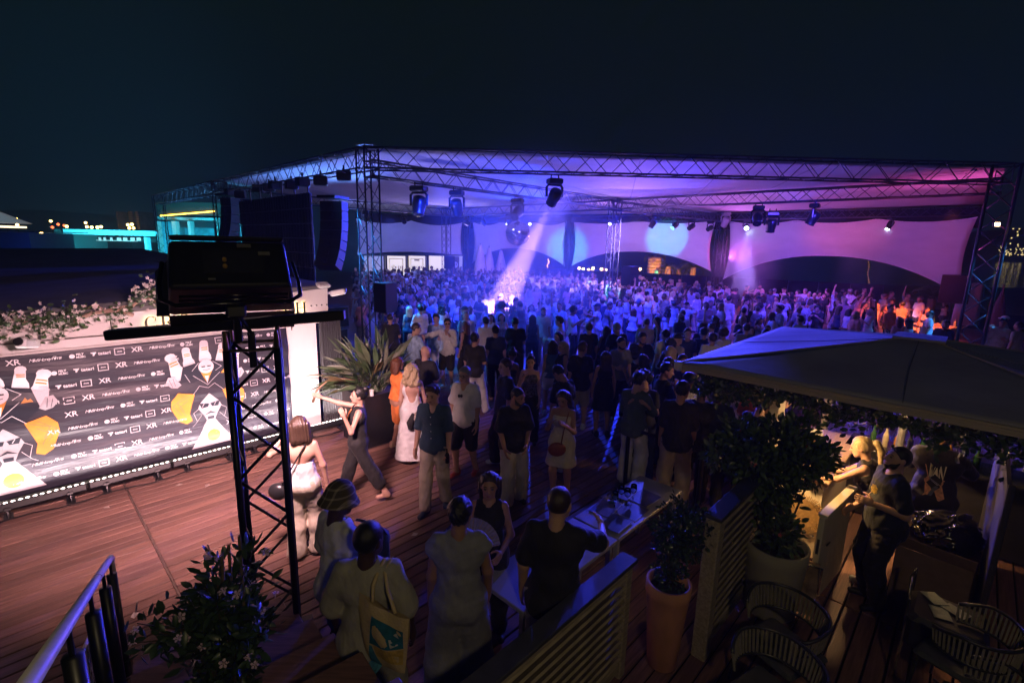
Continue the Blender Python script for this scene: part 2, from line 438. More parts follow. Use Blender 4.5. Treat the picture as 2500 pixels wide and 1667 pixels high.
    def garment(s, h, kind, ease=.02, sleeve=.55, hem=-.06, leg=1.0, neck=.1, wr=.006, flare=.0, skirt=None, vneck=0, strap=False, backcut=0, top=None, seed=0):
        """kind: 'top', 'bottom', 'dress'"""
        P, k, up, fw = s.P, s.k, s.P['up'], s.P['fw']; lo, hi = s.bounds(.1+ease); F = Field(lo, hi, h)
        for t, a, b, ra, rb in s.prims():
            e = ease
            if kind in ('top', 'dress'):
                if t in ('torso', 'pelvis'): F.cone(a, b, ra+min(e, .03)*.55 + (e*.3 if t == 'pelvis' else 0), rb+min(e, .03)*.6+(e*.3 if t == 'pelvis' else 0), .06, sq=(1, 1.18, 1) if t == 'torso' else (1, 1, 1))
                elif t[:3] == 'arm' and sleeve > 0:
                    q = min(1, sleeve); m = a+(b-a)*q; F.cone(a-(b-a)*.03, m, ra+e*.35, ra+(rb-ra)*q+e*1.05, .03)
                elif t[:4] == 'fore' and sleeve > 1:
                    q = sleeve-1; m = a+(b-a)*q; F.cone(a, m, ra+e*.75, ra+(rb-ra)*q+e*.6, .02)
            if kind == 'bottom':
                if t == 'pelvis': F.cone(a, b, ra+e*.45, rb+e*.45, .05)
                elif t[:5] == 'thigh': q = min(1, leg); F.cone(a, a+(b-a)*q, ra+e*.7, ra+(rb-ra)*q+e*(1+flare*q), .04)
                elif t[:4] == 'calf' and leg > 1: q = leg-1; F.cone(a, a+(b-a)*q, ra+e*(1+flare), ra+(rb-ra)*q*.5+e*(1+flare*2), .03)
        if kind in ('dress', 'skirt') or skirt:
            z0, r0, z1, r1 = skirt; c = P['pel']; m = (P['kn'+'R']+P['kn'+'L'])/2
            bot = np.array([(c[0]+m[0])/2, (c[1]+m[1])/2, z1*k])
            for x in (-.06, .06): F.cone(c+np.array([x*k, 0, (z0-.935)*k]), bot+np.array([x*k*1.2, 0, 0]), r0*k, r1*k, .05)
        if wr: F.noise(wr*.30, 15, seed); F.noise(wr*.30, 32, seed+1); F.noise(wr*.22, 58, seed+2); F.noise(wr*.12, 90, seed+3)
        if kind == 'top':
            F.clip(-up, -(P['pel']@up + hem*k))
        if kind in ('dress', 'skirt') or skirt: F.clip((0, 0, -1), -(skirt[2]*k))
        if kind in ('bottom', 'skirt'): F.clip(up, P['pel']@up+(.07 if top is None else top)*k)
        if kind == 'bottom':
            if leg > 1.9: F.clip((0, 0, -1), -.045*k)
        if kind in ('top', 'dress'):
            nb = P['neck']
            F.cone(nb-up*.02+fw*.03, nb+up*.2+fw*.03, neck*.62*k, neck*k, .01, cut=True)
            if vneck: F.cone(nb+fw*.05, P['chest']+fw*.16+up*(.1-vneck)*k, .05*k, .012*k, .01, cut=True)
            if top is not None: F.clip(up, P['chest']@up+top*k)
            if backcut: F.ell(P['chest']-fw*.15+up*.02, (.13*k, .12, backcut*k), .01, cut=True)
            if sleeve == 0:
                for n in 'RL': F.cone(P['sh'+n]+P['sx']*(1 if n == 'R' else -1)*.03*k, P['sh'+n]*.55+P['el'+n]*.45+P['sx']*(1 if n == 'R' else -1)*.035*k, .066*k, .06*k, .01, cut=True)
        return F.nets()
    def shoes(s, h, high=False, sole=.012):
        P, k = s.P, s.k; V = []
        for n in 'RL':
            t = P['toe'+n]; an = P['an'+n]; hl = np.array([an[0], an[1], an[2]-.045*k])-t*.04*k; tip = hl+t*.175*k
            F = Field(np.minimum(hl, tip)-.09, np.maximum(hl, tip)+.12, h)
            F.cone(hl, tip-np.array([0, 0, .004]), .046*k, .036*k, .02); F.cone(hl, hl+np.array([0, 0, .05 if not high else .1]), .046*k, .044*k, .02)
            F.clip((0, 0, -1), -(an[2]-.083*k))
            V.append(F.nets())
        return V
    def hair(s, h, style, seed=0):
        F = Field((-.17, -.22, -.45 if style in ('long', 'ponytail', 'wavy') else -.2), (.17, .17, .22), h)
        if style in ('short', 'buzz', 'crop', 'quiff'):
            g = {'short': .012, 'buzz': .004, 'crop': .009, 'quiff': .014}[style]
            F.ell((0, -.012, .03), (.08+g, .096+g, .093+g*1.3), .01)
            if style == 'quiff': F.cone((-.04, .06, .115), (.04, .055, .12), .032, .03, .04)
            F.clip(nrm((0, .8, -.62)), .012); F.clip((0, 0, -1), .055)
            for sx in (-1, 1): F.ell((sx*.085, .004, -.03), (.03, .034, .055), .01, cut=True)
        elif style == 'curly':
            F.ell((0, -.02, .045), (.125, .13, .125), .02); F.clip(nrm((0, .85, -.52)), .03); F.clip((0, 0, -1), .1)
        elif style in ('bob', 'long', 'wavy', 'ponytail', 'bun'):
            F.ell((0, -.014, .03), (.09, .108, .104), .01)
            if style in ('bob', 'long', 'wavy'):
                bt = {'bob': -.13, 'long': -.4, 'wavy': -.17}[style]
                for sx in (-.05, 0, .05): F.cone((sx, -.055, .02), (sx*1.25, -.085 if style != 'bob' else -.06, bt), .062, {'long': .042, 'bob': .062, 'wavy': .08}[style], .03)
                for sx in (-.075, .075): F.cone((sx, -.02, .02), (sx*1.15, -.02, max(bt, -.24)), .034, .026, .02)
            F.clip(nrm((0, .86, -.5)), .02)
            if style == 'ponytail':
                for a, b, ra, rb in (((0, -.1, .05), (0, -.15, .045), .03, .035), ((0, -.15, .045), (0, -.175, -.06), .038, .042), ((0, -.175, -.06), (0, -.15, -.22), .042, .02)): F.cone(a, b, ra, rb, .015)
            if style == 'bun': F.ell((0, -.09, .11), (.045, .045, .042), .015)
            if style == 'bun' or style == 'ponytail':
                F.clip((0, 0, -1), .4 if style == 'ponytail' else .07)
                for sx in (-1, 1): F.ell((sx*.088, .004, -.045), (.03, .04, .05), .01, cut=True)
        elif style == 'beard':
            F.cone((-.036, .045, -.072), (.036, .045, -.072), .038, .038, .02); F.cone((0, .066, -.09), (0, .062, -.1), .03, .026, .02)
            for sx in (-1, 1): F.cone((sx*.064, .012, -.02), (sx*.045, .04, -.075), .014, .02, .02)
            F.ell((0, .1, -.03), (.028, .05, .028), .01, cut=True); F.cone((-.016, .11, -.06), (.016, .11, -.06), .012, .012, .01, cut=True)
        elif style == 'cap':
            F.ell((0, -.01, .035), (.092, .11, .1), .01); F.clip((0, 0, -1), -.03); F.cone((-.04, .1, .045), (.04, .1, .045), .05, .05, .02, sq=(1, .9, 3.4))
        elif style == 'bucket':
            F.ell((0, -.01, .04), (.1, .116, .105), .01); F.clip((0, 0, -1), -.02)
            F.cone((0, -.01, .065), (0, -.01, -.025), .098, .15, .02, sq=(1, .9, 1)); F.clip((0, 0, -1), .02)
        if style in ('short', 'quiff'): F.noise(.002, 90, seed); F.noise(.0015, 150, seed+1)
        if style in ('long', 'bob', 'ponytail', 'bun'): F.strands(.0045, seed)
        if style == 'wavy': F.strands(.005, seed); F.noise(.008, 38, seed+1)
        if style == 'curly': F.noise(.008, 60, seed); F.noise(.004, 110, seed+1)
        return xf(F.nets(), s.hR*s.k, s.P['head'])
    def face(s, what, sx=1):
        V = MB()
        if what == 'eye': V.sphere((sx*.033, .0865, .009), .0125, 8, 6)
        if what == 'brow': V.tube([(sx*.014, .097, .031), (sx*.034, .096, .036), (sx*.052, .083, .03)], [.004, .0045, .003], 6)
        if what == 'lips': V.sphere((0, .093, -.061), .01, 10, 6, sc=(2.3, .95, .95))
        if what in ('glasses', 'sunglasses'):
            for sx in (-1, 1):
                if what == 'glasses': V.tube([(sx*.035+.025*math.cos(a), .108, .008+.02*math.sin(a)) for a in np.linspace(0, 2*PI, 13)[:-1]], .0038, 6, closed=True)
                else: V.sphere((sx*.034, .1, .008), .026, 10, 6, sc=(1, .35, .78))
                V.tube([(sx*.06, .103, .012), (sx*.08, .07, .014), (sx*.084, -.01, .008)], .003, 5)
            V.tube([(-.012, .111, .012), (.012, .111, .012)], .003, 5)
        return _mesh_from(V, s.hR*s.k, s.P['head'])
def _mesh_from(V, R, t):
    R = np.array(R); t = np.array(t)
    q = MB(); q.v = [tuple(R @ np.array(p)+t) for p in V.v]; q.f = V.f; return q

SKIN = {n: M('skin_'+n, c, .55, var=.07, scale=9, bump=.03, bscale=60) for n, c in
        dict(light=(.50, .29, .21), tan=(.40, .21, .135), olive=(.34, .18, .11), brown=(.17, .082, .05), dark=(.06, .03, .02)).items()}
HAIR = {n: M('hair_'+n, c, .42, var=.35, scale=40, stretch=(3, 3, .6), bump=.25, bscale=90) for n, c in
        dict(black=(.010, .009, .009), brown=(.035, .02, .013), auburn=(.11, .04, .018), grey=(.2, .19, .18), blond=(.40, .30, .17), bleach=(.5, .42, .3)).items()}
def cloth(name, col, **k): return M('cloth_'+name, col, k.pop('rough', .8), var=k.pop('var', .1), scale=14, bump=.55, bscale=k.pop('bscale', 11), bdist=.035, stretch=(1, 1, .55), sheen=.04, **k)
EYE = M('eye_white', (.6, .58, .55), .2, var=.02); PUP = M('eye_dark', (.02, .013, .01), .2, var=.02); LIP = M('lips', (.32, .1, .09), .45, var=.05)
BLK = M('black_plastic', (.012, .012, .013), .38, var=.2, scale=30)
EYE2 = M('eye_grey', (.12, .10, .09), .2, var=.05)
def person(label, pos, yaw, body, skin='light', hair=('short', 'brown'), wear=(), shoes=None, face=True, h=.013, group=None, beard=None, glasses=None, hh=.0085, z=0.0, barefoot=False):
    """one person: body is one continuous mesh; hair, eyes and every garment are its children"""
    B = Body(**body)
    V, Fc = B.skin(h, hh)
    me = np_mesh('person', V, Fc); o = bpy.data.objects.new('person', me); C.objects.link(o)
    me.materials.append(SKIN[skin]); tag(o, label, 'person', group)
    o.location = (pos[0], pos[1], z); o.rotation_euler = (0, 0, math.radians(yaw))
    if hair: ob({'cap': 'cap', 'bucket': 'bucket_hat'}.get(hair[0], 'hair'), np_mesh('hair', *B.hair(hh, hair[0])), hair[2] if len(hair) > 2 else HAIR[hair[1]], o)
    if beard: ob('beard', np_mesh('beard', *B.hair(hh*.8, 'beard')), HAIR[beard], o)
    for i, (nm, kw, m) in enumerate(wear):
        kw = dict(kw); kind = kw.pop('kind', {'trousers': 'bottom', 'shorts': 'bottom', 'dress': 'dress', 'skirt': 'skirt'}.get(nm, 'top'))
        ob(nm, np_mesh(nm, *B.garment(h, kind, seed=i*7+len(label), **kw)), m, o)
    if shoes is not None:
        for q in B.shoes(min(h, .011)): ob('shoe', np_mesh('shoe', *q), shoes, o)
    if face:
        hb = HAIR[hair[1]] if hair and hair[1] in HAIR else HAIR['brown']
        for sx in (-1, 1):
            B.face('eye', sx).build('eye', EYE2, o, smooth=True); B.face('brow', sx).build('eyebrow', hb, o, smooth=True)
        B.face('lips').build('lips', LIP, o, smooth=True)
    if glasses: B.face(glasses).build(glasses, BLK, o, smooth=True)
    return o, B
def kid(B, o, name, mb, m, smooth=True): return mb.build(name, m, o, smooth=smooth)
# ================================================================== ground, deck, sea
ROT = Matrix.Rotation(A0, 4, 'Z'); ROT3 = ROT.to_3x3()
def wood(name, c1, c2, rough=.5, scale=(1.2, 14, 14)):
    m = bpy.data.materials.new(name); m.use_nodes = True; n = m.node_tree; b = n.nodes['Principled BSDF']; b.inputs['Roughness'].default_value = rough
    t = n.nodes.new('ShaderNodeTexCoord'); oi = n.nodes.new('ShaderNodeObjectInfo'); ad = n.nodes.new('ShaderNodeVectorMath'); ad.operation = 'ADD'
    ml = n.nodes.new('ShaderNodeMath'); ml.operation = 'MULTIPLY'; ml.inputs[1].default_value = 57; n.links.new(oi.outputs['Random'], ml.inputs[0])
    n.links.new(t.outputs['Object'], ad.inputs[0]); n.links.new(ml.outputs[0], ad.inputs[1])
    mp = n.nodes.new('ShaderNodeMapping'); mp.inputs['Scale'].default_value = scale; n.links.new(ad.outputs[0], mp.inputs[0])
    nz = n.nodes.new('ShaderNodeTexNoise'); nz.inputs['Scale'].default_value = 1.6; nz.inputs['Detail'].default_value = 7; nz.inputs['Distortion'].default_value = .8; n.links.new(mp.outputs[0], nz.inputs['Vector'])
    r = n.nodes.new('ShaderNodeValToRGB'); r.color_ramp.elements[0].position = .32; r.color_ramp.elements[1].position = .7
    r.color_ramp.elements[0].color = (*c1, 1); r.color_ramp.elements[1].color = (*c2, 1); n.links.new(nz.outputs[0], r.inputs[0])
    mx = n.nodes.new('ShaderNodeMix'); mx.data_type = 'RGBA'; mx.blend_type = 'MULTIPLY'; mx.inputs[0].default_value = 1
    r2 = n.nodes.new('ShaderNodeMapRange'); r2.inputs[3].default_value = .72; r2.inputs[4].default_value = 1.2; n.links.new(oi.outputs['Random'], r2.inputs[0])
    n.links.new(r.outputs[0], mx.inputs[6]); n.links.new(r2.outputs[0], mx.inputs[7]); n.links.new(mx.outputs[2], b.inputs['Base Color'])
    bp = n.nodes.new('ShaderNodeBump'); bp.inputs['Strength'].default_value = .25; bp.inputs['Distance'].default_value = .004; n.links.new(nz.outputs[0], bp.inputs['Height']); n.links.new(bp.outputs[0], b.inputs['Normal'])
    rr = n.nodes.new('ShaderNodeMapRange'); rr.inputs[3].default_value = rough-.12; rr.inputs[4].default_value = rough+.15; n.links.new(nz.outputs[0], rr.inputs[0]); n.links.new(rr.outputs[0], b.inputs['Roughness'])
    MATS[name] = m; return m
WOOD = wood('deck_timber', (.11, .054, .042), (.235, .122, .092), .58, (1.6, 22, 22))
def big(name, z, x0, x1, y0, y1, m, kind='structure'):
    o = ob(name, np_mesh(name, [(x0, y0, z), (x1, y0, z), (x1, y1, z), (x0, y1, z)], [(0, 1, 2, 3)], False), m); o['kind'] = kind; return o
big('ground', -.30, -700, 700, -60, 62, M('sand', (.16, .13, .1), .9, bump=.4, scale=2))
sea = big('sea', -.32, -1500, 1500, 62, 2500, M('sea_water', (.004, .008, .012), .12, var=.3, scale=.2, bump=.6, bscale=1.2))
deck = empty('deck', None, None); deck['kind'] = 'structure'; deck.rotation_euler = (0, 0, A0)
def plank_mesh(L, w=.128, t=.028):
    b = MB(); b.bev((0, 0, 0), (L, w, t), .005); return b.mesh('plank')
PW = .145; AJ = .82
pm = {L: plank_mesh(L) for L in (4.2, 4.8, 5.6)}
n_pl = 0; far = MB()
for i in range(-13, 62):
    b = 8.86 - i*PW if i >= 0 else 8.86 - i*PW
for i in range(0, 74):
    b = 8.86 - i*PW
    segs = [(AJ-.012-2.1, 4.2), (AJ+.012+2.4, 4.8), (AJ+.03+4.8+2.8, 5.6)]
    for k, (ac, L) in enumerate(segs):
        if b < 1.2 and k == 0: continue
        if k == 1 and (i % 2): ac += 0.0
        o = ob('plank', pm[L], WOOD, deck); o.location = (ac, b, -.014+rnd.uniform(-.0015, .0015)); n_pl += 1
def deck_rest():
    b = MB()
    for i in range(0, 190):
        bb = 9.005 + i*PW
        b.bev((18.5, bb, -.0145), (29 if bb > 10.5 else 26.6, .139, .028), .004) if bb > 9.4 else b.bev((18.0, bb, -.0145), (26.4, .139, .028), .004)
    for i in range(0, 120):
        bb = 8.86-i*PW
        b.bev((22.3, bb, -.0145), (22, .139, .028), .004)
    o = b.build('planks', WOOD, deck, kind='stuff')
deck_rest()
b = MB(); b.box((0, 0, 0), (60, 46, .1)); sub = b.build('underdeck', M('underdeck', (.015, .012, .01), .9), deck); sub.location = (14, 12, -.1)
b = MB(); b.box((AJ, 4.4, -.004), (.016, 8.9, .012)); b.build('joint_strip', M('joint_strip', (.24, .17, .14), .4, .6), deck)
for i, (px, py) in enumerate(((435, 1184), (505, 1186), (262, 1240), (610, 1320), (330, 1500), (1010, 1305), (1180, 1330))):
    q = MB(); r_ = random.Random(i); q.add([(r_.uniform(-.05, -.02), -.02, .004), (.03, -.03, .009), (.06, r_.uniform(.0, .03), .004), (0, .03, .013)], [(0, 1, 2), (0, 2, 3)])
    o = q.build('paper_scrap', M('scrap_paper', (.5, .42, .38), .8)); o.location = at(px, py, .002); o.rotation_euler = (0, 0, i*1.3)
    tag(o, ['flat paper scrap on the deck below the orange figure', 'paper scrap on the deck between the seam strip and the stand', 'paper scrap on the deck at the left of the seam strip', 'paper scrap on the deck behind the light stand', 'paper scrap beside the lower end of the seam strip', 'paper scrap at the feet of the man in blue', 'paper scrap near the woman with the fan'][i], 'litter', 'paper scraps on the deck')

# ================================================================== truss work
ALU = M('truss_black', (.085, .09, .10), .36, .25, var=.2, scale=30)
ALUB = M('truss_painted', (.05, .055, .065), .3, .8, var=.15, scale=30)
def truss(name, label, A, B, w=.42, cat='truss', group=None, m=ALU, rc=.026, rl=.012, step=None, base=True, up=(0, 0, 1), hgt=None, separate=False):
    A, B = Vector(A), Vector(B); d = B-A; L = d.length; t = d.normalized(); up = Vector(up); hgt = hgt or w
    if abs(t.dot(up)) > .9: up = Vector((vx, vy, 0))
    s = t.cross(up).normalized(); q = s.cross(t).normalized()
    root = empty(name, label, cat, A, 0, group)
    cs = [s*(i*w/2)+q*(j*hgt/2) for i, j in ((-1, -1), (1, -1), (1, 1), (-1, 1))]
    for c in cs:
        MB().tube([c, c+d], rc, 8).build('chord', m, root, smooth=True)
    step = step or w*1.05; n = max(2, int(round(L/step))); lat = MB()
    for fc in range(4):
        c0, c1 = cs[fc], cs[(fc+1) % 4]
        for i in range(n):
            p0 = c0+d*(i/n) if i % 2 == 0 else c1+d*(i/n); p1 = c1+d*((i+1)/n) if i % 2 == 0 else c0+d*((i+1)/n)
            if separate: MB().tube([p0, p1], rl, 6).build('brace', m, root, smooth=True)
            else: lat.tube([p0, p1], rl, 5)
            if i == 0 or i == n-1:
                e = d*(0.002 if i == 0 else .998)
                (MB().tube([c0+e, c1+e], rl, 6).build('brace', m, root) if separate else lat.tube([c0+e, c1+e], rl, 5))
    if not separate: lat.build('lattice', m, root, smooth=True)
    if base and abs(t.z) > .9:
        MB().bev((0, 0, .015), (w+.25, w+.25, .03), .005, rot=ROT3).build('base_plate', m, root)
    return root
def V3(x, y, z): return Vector((x, y, z))
FL = Vector((-4.15, 14.2, 0)); FR = Vector((14.3, 14.9, 0)); CC = Vector((4.85, 24.3, 0)); BR = Vector((13.0, 31.2, 0)); MM = Vector((4.15, 37.4, 0)); BL = Vector((-3.95, 42.2, 0))
S1 = Vector((-13.6, 23.1, 0)); S2 = Vector((-22.6, 31.7, 0)); T1 = Vector((-4.6, 33.4, 0)); RR = Vector((21.2, 22.8, 0)); LL = Vector((-12.4, 38.8, 0))
Z = lambda p, z: Vector((p[0], p[1], z))
g1, g2 = 'roof support towers of the tent', 'roof trusses of the tent'
truss('truss_tower', 'near left truss tower of the tent, beside the hanging line speakers, above the strelitzia plant', FL, Z(FL, 6.15), .44, 'truss tower', g1)
truss('truss_tower', 'dark truss tower leaning at the right front corner with a warm floodlight on it', FR, Z(FR, 6.2), .6, 'truss tower', g1, rc=.042, rl=.02)
truss('truss_tower', 'slim truss tower rising from the middle of the dancing crowd where four roof trusses meet', CC, Z(CC, 5.9), .44, 'truss tower', g1)
truss('truss_tower', 'truss tower standing between the widest right sail and the sail beside it', BR, Z(BR, 5.9), .52, 'truss tower', g1)
truss('truss_tower', 'truss tower between the two arched back sails with cyan light on both sides', MM, Z(MM, 5.9), .5, 'truss tower', g1)
truss('truss_tower', 'far truss tower in the dark gap right of the poster light boxes', BL, Z(BL, 5.9), .6, 'truss tower', g1)
truss('truss_tower', 'pale truss tower behind the small speaker in front of the poster light boxes', T1, Z(T1, 5.9), .42, 'truss tower', g1)
truss('truss_tower', 'blue lit truss tower just left of the back of the stage screen', S1, Z(S1, 6.1), .5, 'truss tower', g1)
truss('truss_tower', 'leftmost blue lit truss tower, at the far end of the stage', S2, Z(S2, 6.1), .55, 'truss tower', g1)
truss('roof_truss', 'long front roof truss spanning from the near left tower to the right front tower', Z(FL, 5.85), Z(FR, 5.95), .5, 'roof truss', g2, hgt=.54)
truss('roof_truss', 'roof truss carrying the big moving heads from near left tower to middle tower', Z(FL, 5.6), Z(CC, 5.6), .42, 'roof truss', g2)
truss('roof_truss', 'roof truss from the middle tower to the right front tower with three moving heads', Z(CC, 5.62), Z(FR, 5.62), .42, 'roof truss', g2)
truss('roof_truss', 'roof truss from the middle tower back to the tower beside the widest sail', Z(CC, 5.55), Z(BR, 5.5), .42, 'roof truss', g2)
truss('roof_truss', 'roof truss from the middle tower back left to the tower before the light boxes', Z(CC, 5.6), Z(T1, 5.6), .42, 'roof truss', g2)
truss('roof_truss', 'far left roof truss from the stage back to the tower before the light boxes', Z(S1, 5.6), Z(T1, 5.6), .42, 'roof truss', g2)
truss('roof_truss', 'roof truss above the stage screen running from the near left tower into the dark', Z(FL, 5.85), Z(S1, 5.85), .5, 'roof truss', g2, hgt=.54)
truss('roof_truss', 'blue lit roof truss between the two towers at the left end of the stage', Z(S1, 5.85), Z(S2, 5.85), .5, 'roof truss', g2, hgt=.54)
truss('roof_truss', 'far roof truss along the top of the back sails', Z(BR, 5.55), Z(MM, 5.55), .4, 'roof truss', g2)
truss('roof_truss', 'far roof truss above the back sail with the mirror ball in front', Z(MM, 5.55), Z(BL, 5.55), .4, 'roof truss', g2)
truss('roof_truss', 'dark roof truss behind the top edge of the widest right sail', Z(BR, 5.62), Z(RR, 5.62), .42, 'roof truss', g2)
# cap with a reflector on the near left tower
b = MB(); b.box((0, 0, 0), (.5, .5, .05)); b.build('tower_cap', M('steel_plate', (.35, .36, .38), .35, .8), bpy.data.objects['truss_tower']).location = (0, 0, 6.2)

# ================================================================== tent ceiling and sails
def fabric(name, col):
    m = M(name, col, .75, var=.06, scale=.8, bump=.3, bscale=.9, bdist=.12)
    return m
MEMB = fabric('white_membrane', (.62, .62, .64))
SAIL = M('white_sailcloth', (.76, .75, .77), .75, var=.05, scale=1.2, bump=.35, bscale=1.1, bdist=.12, stretch=(1, 1, 2.2))
def ceiling():
    # radial strips from the near corner: grid between the front edge and the far edge
    front = [Z(S1, 6.0), Z(FL, 6.02), FL.lerp(FR, .25), FL.lerp(FR, .5), FL.lerp(FR, .75), Z(FR, 6.1)]
    back = [Z(LL, 5.8), Z(BL, 5.85), Z(MM, 5.85), (MM.lerp(BR, .6)), Z(BR, 5.9), Z(RR, 5.95)]
    n = 60; m = 40; V = []; F = []
    def along(pts, t):
        t = t*(len(pts)-1); i = min(int(t), len(pts)-2); return pts[i].lerp(pts[i+1], t-i)
    for i in range(n+1):
        for j in range(m+1):
            p = along(front, i/n).lerp(along(back, i/n), j/m); s, t = i/n, j/m
            z = 6.12 - .22*t + .05*math.sin(s*19)*math.sin(PI*t)+.12*math.sin(PI*t)*math.sin(t*9+s*3)
            V.append((p[0], p[1], z))
    for i in range(n):
        for j in range(m): F.append((i*(m+1)+j, (i+1)*(m+1)+j, (i+1)*(m+1)+j+1, i*(m+1)+j+1))
    o = ob('tent_roof', np_mesh('tent_roof', V, F), MEMB)
    md = o.modifiers.new('thick', 'SOLIDIFY'); md.thickness = .015
    sm_ = M('membrane_seam', (.42, .42, .45), .8)
    for i in range(4, n, 7):
        MB().tube([Vector(V[i*(m+1)+j])-Vector((0, 0, .012)) for j in range(0, m+1, 2)], .022, 4).build('seam', sm_, o)
    tag(o, 'pale stretched tent roof membrane over the dance floor, lit lavender and pink', 'tent roof')
ceiling()
def sail(label, A, B, z0a, z0b, zpk, ztop=5.3, scallops=2, tdip=.22, ein=.45, flat=False, narrow=.28):
    """sail hung between two towers: scalloped top edge, arched lower edge, concave sides, billowed a little"""
    A, B = Vector(A), Vector(B); d = B-A; nrm_ = Vector((d.y, -d.x, 0)).normalized(); n = 44; m = 26; V = []; F = []
    for i in range(n+1):
        s = i/n
        top = ztop - tdip*abs(math.sin(PI*s*scallops))**.8 if scallops else ztop
        za = z0a+(z0b-z0a)*s; w = 1-abs(2*s-1)**2.2
        bot = za+(zpk-za)*w
        for j in range(m+1):
            t = j/m; z = top+(bot-top)*t
            side = narrow*math.sin(PI*min(1, t*.95+.03))*(1-2*s)*max(0, abs(1-2*s)-.2)
            p = A+d*s+d.normalized()*side*1.0 + nrm_*(.25*math.sin(PI*s)*math.sin(PI*t))
            V.append((p.x, p.y, z))
    for i in range(n):
        for j in range(m): F.append((i*(m+1)+j, (i+1)*(m+1)+j, (i+1)*(m+1)+j+1, i*(m+1)+j+1))
    o = ob('shade_sail', np_mesh('shade_sail', V, F), SAIL)
    md = o.modifiers.new('thick', 'SOLIDIFY'); md.thickness = .006
    hm_ = M('sail_hem', (.85, .84, .86), .7)
    for j in (0, m): MB().tube([Vector(V[i*(m+1)+j]) for i in range(n+1)], .03, 4).build('hem', hm_, o)
    for i in (n//3, 2*n//3): MB().tube([Vector(V[i*(m+1)+j])+Vector((0, 0, 0)) for j in range(m+1)], .012, 4).build('seam', hm_, o)
    tag(o, label, 'shade sail', 'stretched sails around the dance floor')
uu = (BR-RR).normalized()
sail('widest shade sail on the right, with a broad arch over the red lit crowd', BR-uu*.38, RR+uu*.1, 1.78, 1.72, 3.42, 5.32, 3, .2)
w1 = (MM-BR).normalized()
sail('middle back sail arched over the lamp lit beach, with a cyan glow near its top', MM-w1*.28, BR+w1*.4, 2.15, 2.25, 3.35, 5.35, 2, .15)
w2 = (BL-MM).normalized()
sail('back sail behind the mirror ball, arched above the folded parasols', BL-w2*.45, MM+w2*.26, 2.0, 2.1, 3.35, 5.4, 3, .3)
w3 = (LL-BL).normalized()
sail('leftmost shade sail with a nearly straight lower edge above the poster light boxes', LL, BL+w3*.5, 2.55, 2.55, 2.85, 5.3, 2, .3, narrow=.2)
# black valance behind the top of the sails
b = MB()
for P0, P1 in ((RR, BR), (BR, MM), (MM, BL), (BL, LL)):
    d = (P1-P0).normalized(); q = Vector((-d.y, d.x, 0)); q = q if q.y > 0 else -q
    b.prism([Z(P0, 4.85)+q*.35, Z(P1, 4.85)+q*.35, Z(P1, 5.78)+q*.35, Z(P0, 5.78)+q*.35], q*.02)
o = b.build('black_valance', M('black_cloth', (.012, .012, .014), .9)); tag(o, 'black cloth valance behind the scalloped tops of the sails', 'valance')

# ================================================================== moving heads and lamps in the tent
HEADM = M('lamp_body', (.016, .016, .018), .32, .2, var=.2, scale=25)
def lens_mat(name, col, s): return M('lens_'+name, (.02, .02, .02), .05, var=.02, emit=col, estr=s)
LENS_OFF = M('lens_off', (.03, .035, .05), .06, .3, var=.05)
def moving_head(label, p, target, s=1.0, lens=None, m=None, cat='stage light', group='moving head lamps hung from the roof trusses'):
    """p: hanging point on the truss; the head swings under it towards target"""
    m = m or HEADM; root = empty('moving_head', label, cat, p, 0, group)
    d = Vector(target)-(Vector(p)+Vector((0, 0, -.62*s))); yaw = math.atan2(-d.x, d.y); pitch = math.atan2(d.z, math.hypot(d.x, d.y))
    root.rotation_euler = (0, 0, yaw)
    b = MB(); b.tube([(-.12*s, 0, .03*s), (-.12*s, 0, -.1*s)], .02*s, 6); b.tube([(.12*s, 0, .03*s), (.12*s, 0, -.1*s)], .02*s, 6); b.build('clamp', m, root)
    MB().bev((0, 0, -.17*s), (.44*s, .34*s, .16*s), .03*s).build('base', m, root)
    b = MB(); b.tube([(-.25*s, 0, -.62*s), (-.255*s, 0, -.34*s), (-.19*s, 0, -.27*s), (.19*s, 0, -.27*s), (.255*s, 0, -.34*s), (.25*s, 0, -.62*s)], .04*s, 6); b.build('yoke', m, root)
    h = MB().lathe([(.12*s, -.26*s), (.185*s, -.22*s), (.2*s, -.05*s), (.185*s, .05*s), (.165*s, .2*s), (.175*s, .24*s), (.175*s, .27*s), (.13*s, .275*s)], n=14).build('head', m, root, smooth=True)
    h.location = (0, 0, -.62*s); h.rotation_euler = (pitch-PI/2, 0, 0)
    l = MB().lathe([(.02*s, .2705*s), (.1*s, .285*s), (.155*s, .277*s), (.155*s, .27*s)], n=16).build('lens', lens or LENS_OFF, h)
    dn = d.normalized()
    return root, Vector(p)+Vector((0, 0, -.62*s))+dn*.36*s
def on(A, B, t, z): p = A.lerp(B, t); return Vector((p.x, p.y, z))
# ------------------------------------------------------------------ the lamps of the tent (beams at heads; washes and added fills have no fixture)
VIO, BLU, CYA, PNK, LAV = (.62, .32, 1.0), (.08, .12, 1.0), (.05, .75, 1.0), (1.0, .22, .45), (.55, .5, 1.0)
white_head = M('lamp_body_pale', (.5, .47, .55), .4, var=.1)
hl = []
def MH(label, p, tgt, s=1.0, lens=None, m=None): r = moving_head(label, p, tgt, s, lens, m); hl.append(r); return r[1]
